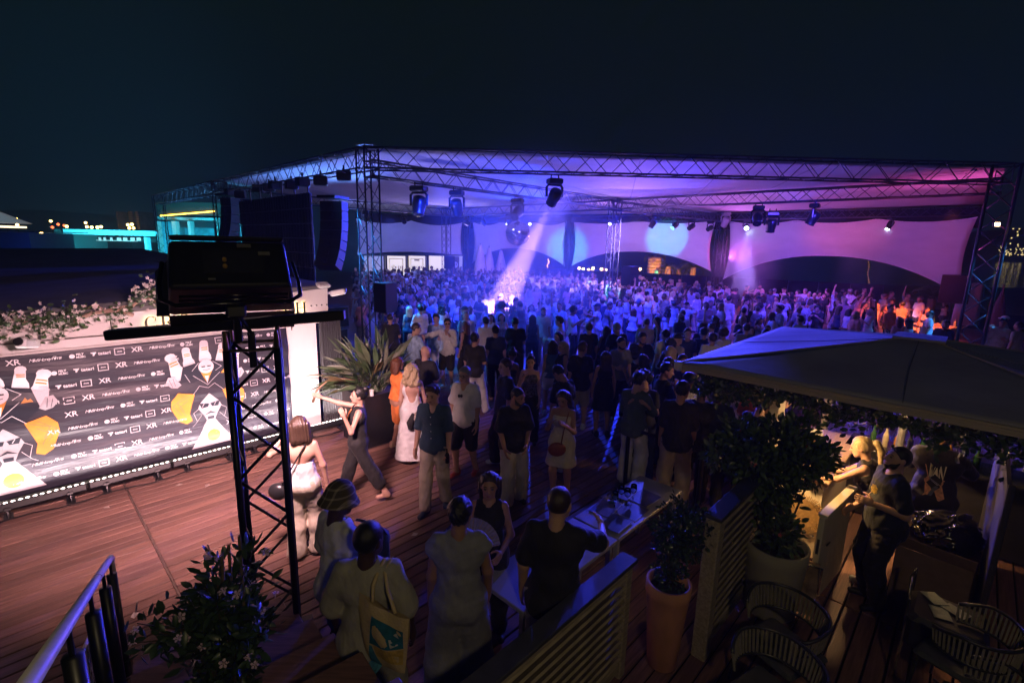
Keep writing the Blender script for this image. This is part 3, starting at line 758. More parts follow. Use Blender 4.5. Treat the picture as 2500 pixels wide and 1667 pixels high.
# beam lamps
p = MH('moving head lamp throwing the wide violet beam down on the dancers', on(FL, FR, .285, 5.55), at(1215, 760, 1.0), .95, lens_mat('violet', (.8, .65, 1), 22))
lamp_spot('beam_light_main', p, at(1215, 760, 1.0), 270000, (.5, .27, 1.0), 14, .5, .1)
p = MH('lit moving head at the top of the widest sail, beam falling into a smoke cloud', on(BR, RR, .125, 5.5), at(1815, 730, 1.2), .8, lens_mat('blue_white', (.55, .8, 1), 60), M('lamp_body_light_tint', (.06, .05, .09), .4))  # body tinted paler violet, standing in for light falling on it
lamp_spot('beam_light_smoke', p, at(1815, 730, 1.2), 90000, (.45, .26, 1.0), 13, .6, .08)
p = MH('lit moving head at the right of the widest sail with a slanting blue beam', on(BR, RR, .72, 5.5), at(2060, 740, 1.0), .8, lens_mat('blue_white', (.55, .8, 1), 60))
lamp_spot('beam_light_right', p, at(2060, 740, 1.0), 170000, (.05, .08, 1.0), 9, .5, .08)
# big dark heads on the near truss
for t, lab, tg in ((.13, 'largest dark moving head, first from the near left tower', at(1000, 760, 1.5)), (.245, 'dark moving head with open yoke, second from the near left tower', at(1160, 700, 2)),
                   (.47, 'tilted dark moving head left of the mirror ball', at(1120, 720, 2))):
    MH(lab, on(FL, CC, t, 5.4), tg, 1.1 if t < .2 else 1.0)
for px, lab in ((1920, 'dark moving head, leftmost of three on the right roof truss'), (1957, 'lowest dark moving head in the middle of three on the right roof truss'), (2068, 'dark moving head, rightmost of three on the right roof truss')):
    k = {1920: .495, 1957: .535, 2068: .64}[px]
    q = on(CC, FR, k, 5.4 if px != 1957 else 5.15)
    MH(lab, q, q+Vector((-.5 if px != 1957 else .1, -1.2 if px == 1920 else .4, -2)), .95)
for i, (t, sgn) in enumerate(((.55, 1), (.72, -1), (.84, 1))):
    MH(['small moving head just left of the middle tower truss joint', 'small dark moving head hanging over the back crowd', 'small moving head near the folded parasols'][i], on(CC, T1, t, 5.4), at(1250+60*i, 700, 1), .8)
for i, t in enumerate((.3, .5, .66, .86)):
    MH(['dark moving head between middle tower and sail tower, nearest the middle', 'pair of moving heads over the cyan glow, left one', 'pair of moving heads over the cyan glow, right one', 'small moving head close to the sail tower'][i],
       on(CC, BR, t, 5.35), at(1500, 700, 1.5), .8, lens_mat('cyan_dim', (.2, .8, 1), 3) if i == 1 else None)
MH('pale violet lit moving head on top of the tower left of the widest sail', Z(BR, 5.85)+Vector((-.1, -.6, .1)), at(1700, 700, 1), 1.1, None, white_head)
for i, t in enumerate((.3, .55, .75)):
    MH(['small lamp at the left end of the far roof truss', 'small lamp in the middle of the far left truss', 'small lamp left of the slim far tower'][i], on(S1, T1, t, 5.4), at(1000, 720, 1), .8)
for i, (A_, B_, t) in enumerate(((MM, BL, .6), (MM, BL, .38), (BR, MM, .72))):
    pp = on(A_, B_, t, 5.2)
    MH(['bright small lamp on the back sail left of the mirror ball', 'bright small lamp on the back sail right of the mirror ball', 'bright small lamp on the back sail right of the arch tower'][i], pp+Vector((.1, -.4, .35)), at(1330, 900, 1), .55, lens_mat('white', (.85, .85, 1), 25))
# sail and roof washes
for i, (px, py, zt, Y, pw, col, an) in enumerate((
        (1690, 585, 0, 31, 0, CYA, 16),)):
    pass
cy1 = on(CC, BR, .42, 5.0)
lamp_spot('cyan_wash', cy1, (10.2, 33.1, 4.3), 4600, (.0, .62, 1), 28, 1)
lamp_spot('cyan_wash', on(CC, T1, .4, 5.0), Z(MM, 3.3)+Vector((-.1, 0, 0)), 5600, (.0, .62, 1), 23, 1)
lamp_spot('pink_wash', on(CC, FR, .58, 5.0), on(BR, RR, .56, 4.9), 1100, (1, .12, .08), 28, .9)
lamp_spot('sail_wash', on(CC, FR, .42, 5.1), on(BR, RR, .55, 3.6), 713, (0.34, 0.14, 1.00), 88, .9)
lamp_spot('sail_wash', on(CC, FR, .2, 5.1), on(BR, RR, .15, 3.8), 428, (0.36, 0.15, 1.00), 80, .9)
lamp_spot('sail_wash', on(CC, T1, .2, 5.1), on(BR, MM, .5, 3.8), 1802, (0.50, 0.24, 1.00), 80, .9)
lamp_spot('sail_wash', on(CC, T1, .6, 5.1), on(MM, BL, .5, 3.8), 2093, (0.42, 0.24, 1.00), 80, .9)
lamp_spot('sail_wash', on(S1, T1, .42, 5.1), on(BL, LL, .5, 3.8), 2405, (0.22, 0.27, 1.00), 80, .9)
for p, tg, pw, col in ((Z(CC, 3.1)+Vector((-.5, -.3, 0)), (1.5, 18.5, 6.2), 640, (.5, .36, 1.0)), (Z(CC, 3.1)+Vector((.5, -.3, 0)), (9.5, 18.5, 6.2), 800, (.56, .26, 1.0)),
                       (Z(CC, 3.1)+Vector((.3, .5, 0)), (8, 29, 6), 800, (.58, .3, 1.0)), (Z(T1, 3.1)+Vector((.4, -.3, 0)), (-3, 25, 6.2), 1000, (.4, .4, 1.0)),
                       (Z(BR, 3.1)+Vector((.4, -.5, 0)), (14.5, 22, 6.2), 900, (.62, .16, .8)), (Z(FR, 2.8)+Vector((-.4, .6, 0)), (16, 18.5, 6.2), 420, (.85, .12, .5)), (Z(FL, 3.2)+Vector((.3, .5, 0)), (-2.5, 19, 6.2), 300, (.35, .42, 1.0))):
    lamp_spot('roof_wash', p, tg, pw*1.3, (min(1, col[0]*1.05), col[1]*.8, col[2]), 140, .9, .15)
# dancers: blue from behind, violet and cyan from above, blue fill added from the front truss
for p, tg, pw, col, an in ((on(CC, BR, .38, 5.1), (2, 14, 1.0), 15000, (.02, .035, 1), 80), (on(CC, T1, .45, 5.1), (-1.0, 15, 1.0), 14000, (.02, .05, 1), 84),
                           (on(BR, RR, .32, 5.2), (7.0, 12.0, 1.4), 26000, (.10, .09, 1), 44), (on(MM, BR, .5, 5.2), (6, 22, 1.4), 17000, (.22, .14, 1), 60),
                           (on(CC, FR, .12, 5.2), (3.5, 27, 1.5), 7500, (.5, .34, 1.0), 56), (on(FL, FR, .5, 5.3), (5.0, 24, 1.4), 4200, (.3, .18, 1.0), 40),
                           (on(CC, T1, .25, 5.2), (4.6, 26.5, 1.5), 9000, CYA, 22), (on(FL, FR, .31, 5.3), (-1, 23, 1.3), 3000, (.2, .14, 1), 44),
                           (on(CC, FR, .42, 5.1), (13, 24, 1.4), 3800, (.34, .08, .9), 56), (on(S1, T1, .65, 5.1), (-5, 27, 1.4), 5000, (.06, .09, 1), 74),
                           (on(FL, FR, .1, 5.3), (-1.5, 18, 1.2), 3000, (.015, .04, 1), 96), (on(FL, FR, .42, 5.3), (3.5, 17.5, 1.2), 3400, (.02, .03, 1), 90), (on(FL, FR, .75, 5.3), (10, 21, 1.2), 2400, (.08, .04, 1), 84), (on(CC, T1, .1, 5.2), (1.5, 30, 1.2), 2600, (.14, .08, 1), 90)):
    lamp_spot('dance_floor_light', p, tg, pw*1.35, col, an, .8, .12)
# deep blue spill onto the near terrace
lamp_spot('terrace_blue_light', on(FL, FR, .53, 5.3), (.9, 4.3, .9), 3000, (.06, .07, 1), 22, .7, .08)
# warm and red corner at the right: red spots are assumed, no lamp seen
fl = MB(); fl.bev((0, 0, 0), (.3, .14, .22), .03)
o = fl.build('floodlight', BLK); o.scale = (.6, .6, .6); o.location = Z(FR, 4.5)+Vector((-.33, -.38, 0)); tag(o, 'small warm floodlight fixed to the right front tower', 'floodlight')
b = MB(); b.box((0, -.075, 0), (.24, .01, .16)); b.build('lens', lens_mat('warm', (1, .62, .3), 30), o)
lamp_spot('assumed_red_light', on(CC, FR, .93, 5.1), (15.9, 19.2, .9), 7500, (1, .16, .05), 38, .7, .1)
lamp_spot('assumed_red_light', on(BR, RR, .9, 5.2), (15.7, 19.3, .8), 3500, (1, .28, .07), 18, .7, .1)
lamp_spot('assumed_red_light', on(BR, RR, .5, 5.1)+Vector((.6, .8, 0)), (13.6, 31.5, 1.6), 1500, (1, .06, .04), 70, .8, .1)

# ------------------------------------------------------------------ mirror ball
def mirror_ball():
    c = Vector((.12, 19.1, 4.03)); r = .47; root = empty('mirror_ball', 'large mirror ball hanging in front of the back sail', 'mirror ball', c)
    b = MB(); n = 0
    rows = 22
    for i in range(rows):
        th = PI*(i+.5)/rows; k = max(4, int(2*rows*math.sin(th)))
        for j in range(k):
            ph = 2*PI*j/k; a, e = .94*PI/rows/2, .94*PI/k
            pts = [Vector((math.sin(th+s*a)*math.cos(ph+t*e), math.sin(th+s*a)*math.sin(ph+t*e), math.cos(th+s*a)))*r for s, t in ((-1, -1), (1, -1), (1, 1), (-1, 1))]
            o = len(b.v); cen = (pts[0]+pts[2])/2; jit = Vector((rnd.uniform(-1, 1), rnd.uniform(-1, 1), rnd.uniform(-1, 1)))*.003
            b.v += [tuple(q + jit*(k2 % 2)) for k2, q in enumerate(pts)]; b.f.append((o, o+1, o+2, o+3))
    b.build('mirror_tiles', M('mirror_facets', (.85, .85, .88), .06, 1.0, var=.05), root, kind='stuff')
    b = MB(); b.sphere((0, 0, 0), r*.985, 24, 16); b.build('ball_core', M('ball_core', (.03, .03, .035), .5), root, smooth=True)
    b = MB(); b.tube([(0, 0, r), (0, 0, 1.4)], .012, 5); b.lathe([(.06, r), (.06, r+.08), (.02, r+.1)]); b.build('hanger', BLK, root)
mirror_ball()
lamp_spot('mirror_ball_light', on(FL, CC, .3, 5.2), (.12, 19.1, 4.03), 500, (.7, .6, 1), 9, .4)

# ------------------------------------------------------------------ speakers
SPK = M('speaker_black', (.016, .016, .018), .5, var=.25, scale=30); GRL = M('speaker_grille', (.010, .010, .011), .45, .5, var=.5, scale=220)
def speaker(label, p, yaw, w=.45, d=.42, h=.78, legs=None, group='black speaker cabinets around the tent'):
    root = empty('loudspeaker', label, 'loudspeaker', p, math.radians(yaw), group)
    MB().prism([(-w/2, -d*.5, 0), (w/2, -d*.5, 0), (w*.36, d*.5, 0), (-w*.36, d*.5, 0)], (0, 0, h)).build('cabinet', SPK, root)
    MB().box((0, -d*.5-.012, h/2), (w*.95, .02, h*.95)).build('grille', GRL, root)
    b = MB(); b.box((0, d*.5+.03, h*.5), (.12, .06, h*.4)); b.build('bracket', BLK, root)
    if legs:
        MB().tube([(0, 0, -legs), (0, 0, .02)], .022, 8).build('pole', BLK, root)
        for k in range(3):
            a = k*2*PI/3; MB().tube([(0, 0, -legs+.5), (.45*math.cos(a), .45*math.sin(a), -legs+.02)], .014, 6).build('leg', BLK, root)
speaker('black loudspeaker on the near left tower above the strelitzia', (-3.55, 13.55, 1.66), -30, .46, .5, .82)
speaker('small loudspeaker on the slim far tower before the light boxes', (-4.35, 33.0, 1.9), 10, .72, .6, .85)
speaker('blue lit loudspeaker fixed right of the middle tower', (5.75, 24.0, 1.75), 205, .68, .6, .95)
speaker('big loudspeaker on a stand in front of the right end of the widest sail', (19.25, 21.3, 1.55), -35, 1.0, .75, 1.2, legs=1.55)

# ------------------------------------------------------------------ stage screen and line arrays seen from behind
def stage_screen():
    root = empty('stage_screen', 'tall black back of the stage screen crossed by cables, above the soft light', 'led screen', FL, PI/2+math.radians(46.2))
    # local x runs along the stage truss (u), y towards the camera side
    pan = M('screen_back', (.014, .015, .018), .5, .2, var=.35, scale=10); cabm = M('screen_cable', (.02, .02, .022), .4, var=.3)
    gold = M('connector_brass', (.55, .4, .2), .25, 1.0)
    n = 0
    for i in range(14):
        for j in range(6):
            x = 3.75+i*.5; z = 2.15+j*.5
            MB().bev((x+.25, 0, z+.25), (.49, .09, .49), .012).build('screen_panel', pan, root)
    b = MB(); g = MB()
    for i in range(28):
        x = 3.8+i*.25+rnd.uniform(-.04, .04)
        b.tube([(x+rnd.uniform(-.03, .03), .07+rnd.uniform(0, .03), z) for z in np.linspace(5.15, 2.2, 9)], .012, 4)
    for i in range(14):
        for z in (4.35, 3.25, 2.75):
            for k in range(4): g.sphere((3.9+i*.5+rnd.uniform(-.06, .1), .1, z+rnd.uniform(-.09, .07)), .014, 5, 4)
    b.build('cables', cabm, root, kind='stuff'); g.build('connectors', gold, root, kind='stuff')
    for i in range(7):
        x = 3.9+i*1.1; MB().tube([(x, 0, 5.15), (x, 0, 5.62)], .03, 5).build('hanging_strap', cabm, root)
stage_screen()
def line_array(label, p, yaw, n, s=1.0):
    root = empty('line_array', label, 'line array', p, math.radians(yaw), 'hanging line speakers of the stage')
    ang = 0; z = 0; y = 0
    m2 = M('array_back', (.018, .02, .022), .5, var=.15, scale=12)
    MB().box((0, .1, .12), (.9*s, .8, .08)).build('fly_frame', BLK, root)
    for i in range(n):
        c = Vector((0, y, z-.2*s)); rot = Matrix.Rotation(-ang, 3, 'X')
        b = MB(); w0, w1 = .55*s, .4*s
        b.prism([rot @ Vector(q)+c for q in ((-w0, .42*s, -.21*s), (w0, .42*s, -.21*s), (w0, .42*s, .2*s), (-w0, .42*s, .2*s))], rot @ Vector((0, -.5*s, 0)))
        b.build('cabinet', m2 if i % 1 == 0 else SPK, root)
        MB().box(rot @ Vector((0, -.12*s, 0))+c, (.16*s, .03, .16*s), rot=rot).build('connector_plate', BLK, root)
        ang += .045+.018*i; z -= .43*s*math.cos(ang); y -= .43*s*math.sin(ang)*.9
ua = math.degrees(math.atan2(-.69, -.72))
line_array('curved line of hanging speakers left of the near tower, seen from behind', on(FL, S1, .17, 4.8), 46.2-90+30, 7, .7)
line_array('far curved line of hanging speakers left of the stage screen', on(FL, S1, .93, 5.35), 46.2-90+10, 6, .85)
# lamps, clamps and boxes crowded along the stage truss
for i in range(9):
    t = .12+i*.09; p = on(FL, S1, t, 5.45)
    b = MB(); b.bev((0, 0, 0), (.42, .3, .3), .03, rot=Matrix.Rotation(rnd.uniform(0, 1), 3, 'Z')); b.tube([(0, 0, .1), (0, 0, .3)], .03, 6)
    o = b.build('stage_lamp', HEADM); o.location = p+Vector((rnd.uniform(-.2, .2), 0, rnd.uniform(-.1, .1))); tag(o, ['first black boxy lamp on the stage truss, nearest the tower', 'second black boxy lamp on the stage truss', 'black boxy lamp above the top corner of the stage screen', 'black boxy lamp right of the screen centre', 'black boxy lamp over the screen centre', 'black boxy lamp left of the screen centre', 'black boxy lamp above the far corner of the screen', 'second farthest black boxy lamp on the stage truss', 'farthest black boxy lamp on the stage truss'][i], 'stage light', 'lamps along the truss above the stage screen')
# lights of the stage side: blue on the trusses
lamp_spot('stage_blue_light', on(S1, S2, .5, 2.6)+Vector((3.5, 2, 0)), on(S1, S2, .45, 5.6), 5200, (.1, .45, 1), 120, .9)
lamp_spot('stage_blue_light', on(FL, S1, .5, 2.8)+Vector((2.6, 2.6, 0)), on(FL, S1, .5, 5.6), 1800, (.12, .3, 1), 130, .9)
lamp_spot('stage_blue_light', Z(FL, 5.4)+Vector((-1.3, .3, 0)), Z(FL, 3.2), 4200, (.03, .3, 1), 36, .9)
lamp_spot('stage_blue_light', Z(FL, 3.4)+Vector((-1.2, .2, 0)), Z(FL, 2.6), 1500, (.03, .28, 1), 60, .9)
lamp_spot('tower_blue_light', Z(FR, 5.3)+Vector((1.3, -.9, 0)), Z(FR, 2.6), 2600, (.04, .28, 1), 38, .9)

# blue flight cases under the stage
FC = M('case_blue_black', (.03, .05, .08), .45, var=.2)
for i, (dx, dz) in enumerate(((0, 0), (0, .62), (.05, 1.24), (.75, 0))):
    root = empty('flight_case', ['lowest black case of the stack left of the near tower', 'middle black case of the stack left of the near tower', 'top black case of the stack left of the near tower, with white boxes above', 'black case standing beside the stack at the stage'][i], 'flight case', at(808, 905)+Vector((dx, .3*dx, dz)), A0, 'flight cases stacked at the stage')
    MB().bev((0, 0, .3), (.8, .6, .6), .02).build('case_body', FC, root)
    for zz in (.02, .58): MB().box((0, -.305, zz), (.8, .02, .03)).build('edge_rail', M('case_rail', (.3, .32, .35), .3, .9), root)
    for k in (-1, 1): MB().box((k*.2, -.305, .3), (.16, .012, .14)).build('handle_dish', BLK, root)

# ------------------------------------------------------------------ poster light boxes, folded parasols
PAPER = M('lightbox_paper', (.8, .75, .62), .6, var=.03, scale=2, emit=(1, .86, .6), estr=.75)
PAPERD = M('lightbox_paper_dim', (.5, .5, .55), .6, var=.2, scale=3, emit=(.5, .5, .62), estr=.35)
INK = M('poster_ink', (.12, .10, .14), .7, var=.05)
FRM = M('box_frame', (.02, .025, .04), .5)
INK2 = M('poster_ink_brown', (.3, .2, .16), .7)
for i, (x0, x1) in enumerate(((889, 939), (945, 992), (997, 1040), (1046, 1090), (1094, 1130))):
    Y = 37.2+i*.6; p0 = atY(x0, 678, Y); p1 = atY(x1, 678, Y); tz = atY(x0, 623, Y)[2]; bz = .75
    w = (p1-p0).length; hh_ = tz-bz
    root = empty('poster_light_box', ['dim poster light box at the far left edge of the back wall', 'lit cream poster light box with the word shots in a thin square', 'lit cream poster light box with the word shots above a round emblem', 'lit cream poster light box behind the small loudspeaker', 'dark poster light box with a skull like white drawing between curtains'][i], 'light box', Vector(((p0.x+p1.x)/2, Y, bz)), math.atan2(p1.y-p0.y, p1.x-p0.x), 'poster light boxes along the far left wall')
    MB().box((0, .08, hh_/2), (w+.12, .14, hh_+.12)).build('frame', FRM, root)
    MB().box((0, .004, hh_/2), (w*.93, .02, hh_*.95)).build('panel', PAPERD if i in (0, 4) else PAPER, root)
    def poster_line(pts, r=.018): return MB().tube([Vector((x*w, -.012, z*hh_)) for x, z in pts], r, 4, closed=True)
    if i in (1, 2):
        poster_line([(-.34, .3), (.34, .3), (.34, .86), (-.34, .86)], .03).build('printed_square', INK2, root)
        t = ob('lettering', text_mesh('sh ts' if i == 1 else 'shots', .42, .004), INK, root); t.location = (0, -.012, hh_*.52); t.rotation_euler = (PI/2, 0, 0); t.scale = (w/1.45,)*3
    if i == 1:
        for k in range(7):
            a = k*.9; MB().sphere((-.3*w+.1*w*k, -.012, hh_*(.27+.05*math.sin(a*2))), .05, 6, 4, sc=(1, .1, 1)).build('printed_figure', INK, root)
        MB().sphere((-.02*w, -.012, hh_*.5), .06, 8, 5, sc=(1, .1, 1)).build('printed_dot', INK2, root)
    if i == 2: MB().sphere((0, -.012, hh_*.34), .17, 12, 6, sc=(1, .06, 1)).build('printed_emblem', INK, root); MB().box((0, -.012, hh_*.8), (.3*w, .008, .1)).build('printed_block', INK, root)
    if i == 3:
        for k in (-.3, 0, .3): MB().sphere((k*w, -.012, hh_*.42), .09, 8, 5, sc=(1, .08, 1)).build('printed_head', INK2, root); MB().box((k*w, -.012, hh_*.22), (.28*w, .008, hh_*.3)).build('printed_suit', INK, root)
    if i == 4:
        MB().box((0, -.012, hh_*.5), (.5*w, .006, hh_*.9)).build('printed_ground', INK, root)
        MB().sphere((0, -.018, hh_*.6), .2, 12, 7, sc=(1, .05, 1.25)).build('printed_face', M('poster_white', (.7, .7, .7), .6), root)
        for k in (-.07, .07): MB().sphere((k, -.026, hh_*.62), .055, 8, 5, sc=(1, .1, 1)).build('printed_eye', INK, root)
    lamp_area('light_box_glow', root.location+Vector((0, -.15, hh_/2)), root.location+Vector((0, -3, hh_/2)), 10 if i not in (0, 4) else 3, (1, .85, .6), w*.9, hh_*.9)
CLO = M('parasol_cloth', (.72, .62, .6), .8, var=.05)
for i, (px, x2) in enumerate(((1172, 0), (1193, 0), (1222, 0))):
    Y = 38.5+i*.7; p = atY(px, 690, Y); top = atY(px, 600+6*i, Y)[2]
    root = empty('folded_parasol', ['folded pale parasol, left of three under the back arch', 'folded pale parasol, middle of three under the back arch', 'folded pale parasol, right of three under the back arch'][i], 'parasol', (p.x, Y, 0), 0, 'folded parasols under the back arch')
    V = []; F = []; n = 24; prof = [(.05, top+.05), (.12, top-.1), (.3, top-.9), (.45, 1.3), (.5, .9)]
    for r_, z_ in prof:
        for k in range(n): a = 2*PI*k/n; rr = r_*(1+.2*(k % 2)); V.append((rr*math.cos(a), rr*math.sin(a), z_))
    for q in range(len(prof)-1):
        for k in range(n): F.append((q*n+k, q*n+(k+1) % n, (q+1)*n+(k+1) % n, (q+1)*n+k))
    ob('canopy', np_mesh('canopy', V, F), CLO, root)
    MB().tube([(0, 0, 0), (0, 0, top+.2)], .03, 6).build('pole', BLK, root)
# ================================================================== poster wall and its building (deck frame: a along, b into the wall, z up)
WALLP = M('wall_white_paint', (.76, .72, .7), .5, var=.03, scale=3, bump=.05)
FASC = M('fascia_white', (.66, .64, .62), .42, var=.05, scale=4)
ROOFM = M('grey_roof_membrane', (.10, .10, .105), .75, var=.2, scale=2.5, bump=.1, bscale=6)
bld = empty('beach_bar_building', 'low white beach bar building with grey flat roof behind the poster wall', 'building', (0, 0, 0), A0)
b = MB(); b.box((.6, 9.2, 1.1), (6.7, .3, 2.2)); b.build('wall', WALLP, bld)
b = MB(); b.bev((3.68, 9.02, 1.08), (.56, .1, 2.14), .006); b.build('wall_panel', WALLP, bld)
for x0, x1 in ((-2.4, .945), (.955, 4.19)):
    b = MB(); b.prism([(x0, 8.93, 2.2), (x1, 8.93, 2.2), (x1, 8.9, 2.412+.0715*x1), (x0, 8.9, 2.412+.0715*x0)], (0, .2, 0)); b.build('fascia_board', FASC, bld)
b = MB(); b.box((.9, 8.98, 2.12), (6.6, .12, .12)); b.build('trim_board', FASC, bld)
b = MB(); V = [(-2.6, 8.86, 2.24), (4.25, 8.86, 2.73), (4.25, 27, 3.0), (-9, 27, 2.9), (-9, 9.2, 2.2)]
b.prism(V, (0, 0, .05)); b.build('roof', ROOFM, bld)
b = MB()
for q in (12.2, 17.5): b.box((0, q, 2.6+(q-8.9)*.02), (8.4, .09, .05))
b.box((3.0, 15, 2.87), (.07, 10.5, .05)); b.build('roof_seam', M('roof_seam', (.05, .05, .055), .7), bld)
b = MB(); b.box((-.2, 18.2, 1.3), (8.5, 17.6, 2.5)); b.build('inner_block', M('dark_room', (.03, .03, .03), .9), bld)
for k in range(4): MB().lathe([(.01, -.015), (.014, 0), (.01, .015)], (3.86+.1*k, 8.895, 2.4), 8, Matrix.Rotation(PI/2, 3, 'X')).build('fixing_hole', BLK, bld)
# serif letters with warm light behind them
GOLD = M('letter_dark_bronze', (.05, .042, .03), .35, .6); HALO = M('letter_halo', (1, .8, .5), .5, var=.01, emit=(1, .66, .25), estr=6.0)
def serif(ch):
    """letter as polygons on a 1-high body (x, z)"""
    R = lambda x0, z0, x1, z1: [(x0, z0), (x1, z0), (x1, z1), (x0, z1)]
    def ring(cx, rx, rz, tx, tz, a0, a1, n=22):
        o = [(cx+rx*math.cos(a), .5+rz*math.sin(a)) for a in np.linspace(a0, a1, n)]
        i = [(cx+(rx-tx)*math.cos(a), .5+(rz-tz)*math.sin(a)) for a in np.linspace(a0, a1, n)]
        return [[o[k], o[k+1], i[k+1], i[k]] for k in range(n-1)]
    if ch == 'C': return ring(.42, .42, .5, .17, .05, .85, 2*PI-.75)+[R(.66, .62, .72, .92), R(.68, .1, .73, .3)], .84
    if ch == 'O': return ring(.45, .45, .5, .17, .05, 0, 2*PI, 30), .96
    if ch == 'R': return [R(.1, 0, .26, 1), R(0, 0, .36, .05), R(0, .95, .4, 1), [(.4, .47), (.56, .47), (.86, .04), (.68, .04)], R(.66, 0, .95, .05)]+[[(x+.0, .22+z*.56+.22) for x, z in q] for q in ring(.38, .36, .5, .16, .09, -PI/2, PI/2, 14)], .95
    if ch == 'H': return [R(.1, 0, .26, 1), R(.72, 0, .88, 1), R(0, 0, .36, .05), R(0, .95, .36, 1), R(.62, 0, .98, .05), R(.62, .95, .98, 1), R(.26, .48, .72, .54)], 1.02
def letter(ch, a, z, h):
    polys, w = serif(ch); b = MB()
    for q in polys:
        pts = [(a+x*h, 8.86, z+zz*h) for x, zz in q]; b.prism(pts, (0, .014, 0))
    me = b.mesh('letter'); fixn(me); o = ob('sign_letter', me, GOLD, bld)
    b = MB(); cx, cz = a+w*h/2, z+h/2
    for q in polys:
        m = (sum(p[0] for p in q)/4, sum(p[1] for p in q)/4)
        b.prism([(a+(m[0]+(x-m[0])*.86)*h, 8.882, z+(m[1]+(zz-m[1])*.86)*h) for x, zz in q], (0, .012, 0))
    me = b.mesh('halo'); fixn(me); ob('halo_light', me, HALO, o); return w*h
x = 1.33
for ch in 'CRO': x += letter(ch, x, 2.225, .2)+.03
x = 3.36
for ch in 'CH': x += letter(ch, x, 2.28, .205)+.02


# ------------------------------------------------------------------ printed banner
def banner_mat():
    m = bpy.data.materials.new('banner_vinyl'); m.use_nodes = True; n = m.node_tree; b = n.nodes['Principled BSDF']
    b.inputs['Base Color'].default_value = (.020, .017, .030, 1); b.inputs['Roughness'].default_value = .5
    t = n.nodes.new('ShaderNodeTexCoord'); mp = n.nodes.new('ShaderNodeMapping'); mp.inputs['Scale'].default_value = (.7, 1, 5)
    nz = n.nodes.new('ShaderNodeTexNoise'); nz.inputs['Scale'].default_value = 1.5; nz.inputs['Detail'].default_value = 3
    bp = n.nodes.new('ShaderNodeBump'); bp.inputs['Strength'].default_value = .7; bp.inputs['Distance'].default_value = .05
    n.links.new(t.outputs['Object'], mp.inputs[0]); n.links.new(mp.outputs[0], nz.inputs['Vector']); n.links.new(nz.outputs[0], bp.inputs['Height']); n.links.new(bp.outputs[0], b.inputs['Normal'])
    return m
ban = empty('printed_banner', 'dark purple sponsor banner with white logos, bowling pins and orange drawings', 'banner', (0, 0, 0), A0)
def bwave(a, z): return 8.86 + .012*math.sin(z*9+a*.7)+.008*math.sin(z*17+a*2.1)
V = []; F = []; na, nz_ = 50, 60
for i in range(na+1):
    for j in range(nz_+1):
        a = -1.6+4.97*i/na; z = .12+1.92*j/nz_; V.append((a, bwave(a, z), z))
for i in range(na):
    for j in range(nz_): F.append((i*(nz_+1)+j, (i+1)*(nz_+1)+j, (i+1)*(nz_+1)+j+1, i*(nz_+1)+j+1))
sh = ob('banner_sheet', np_mesh('banner_sheet', V, F), banner_mat(), ban); md = sh.modifiers.new('t', 'SOLIDIFY'); md.thickness = .004; md.offset = 1
PW_ = M('print_white', (.72, .68, .72), .4, var=.03); PO = M('print_orange', (.62, .25, .04), .4, var=.12, scale=9); PY = M('print_yellow', (.8, .55, .08), .4, var=.05); PD = M('print_dark', (.016, .018, .03), .4, var=.05); PGm = M('print_grey', (.42, .4, .43), .4, var=.05)
LIFT = .006
def poly_print(polys, name, m, lift=0, tri=True, dens=.06):
    """flat print that follows the sheet: list of (a, z) polygons"""
    bm = bmesh.new()
    for q in polys:
        try: bm.faces.new([bm.verts.new((a, 0, z)) for a, z in q])
        except ValueError: pass
    bmesh.ops.triangulate(bm, faces=bm.faces)
    for _ in range(3):
        es = [e for e in bm.edges if e.calc_length() > dens*1.6]
        if not es: break
        bmesh.ops.subdivide_edges(bm, edges=es, cuts=1); bmesh.ops.triangulate(bm, faces=bm.faces)
    for v_ in bm.verts: v_.co.y = bwave(v_.co.x, v_.co.z)-LIFT-lift
    me = bpy.data.meshes.new(name); bm.to_mesh(me); bm.free(); return ob(name, me, m, ban)
def line_polys(pts, w=.008, closed=False):
    o = []; n = len(pts)
    for i in range(n if closed else n-1):
        a, b_ = Vector(pts[i]), Vector(pts[(i+1) % n]); d = (b_-a)
        if d.length < 1e-6: continue
        q = Vector((-d.y, d.x)).normalized()*w/2; e = d.normalized()*w*.3
        o.append([tuple(a-e+q), tuple(a-e-q), tuple(b_+e-q), tuple(b_+e+q)])
    return o
lt = lambda s, sz, shear=0, sp=1, off=0: text_mesh(s, sz, .0015, shear, sp, off)
fig_spans = []
def in_fig(a, z):
    for c in (-.29, 2.06):
        if abs(a-c) < .15+.33*max(0, 1-abs(z-1.2)/.75)**.5 and .2 < z < 1.98: return True
    return False
box_me = None
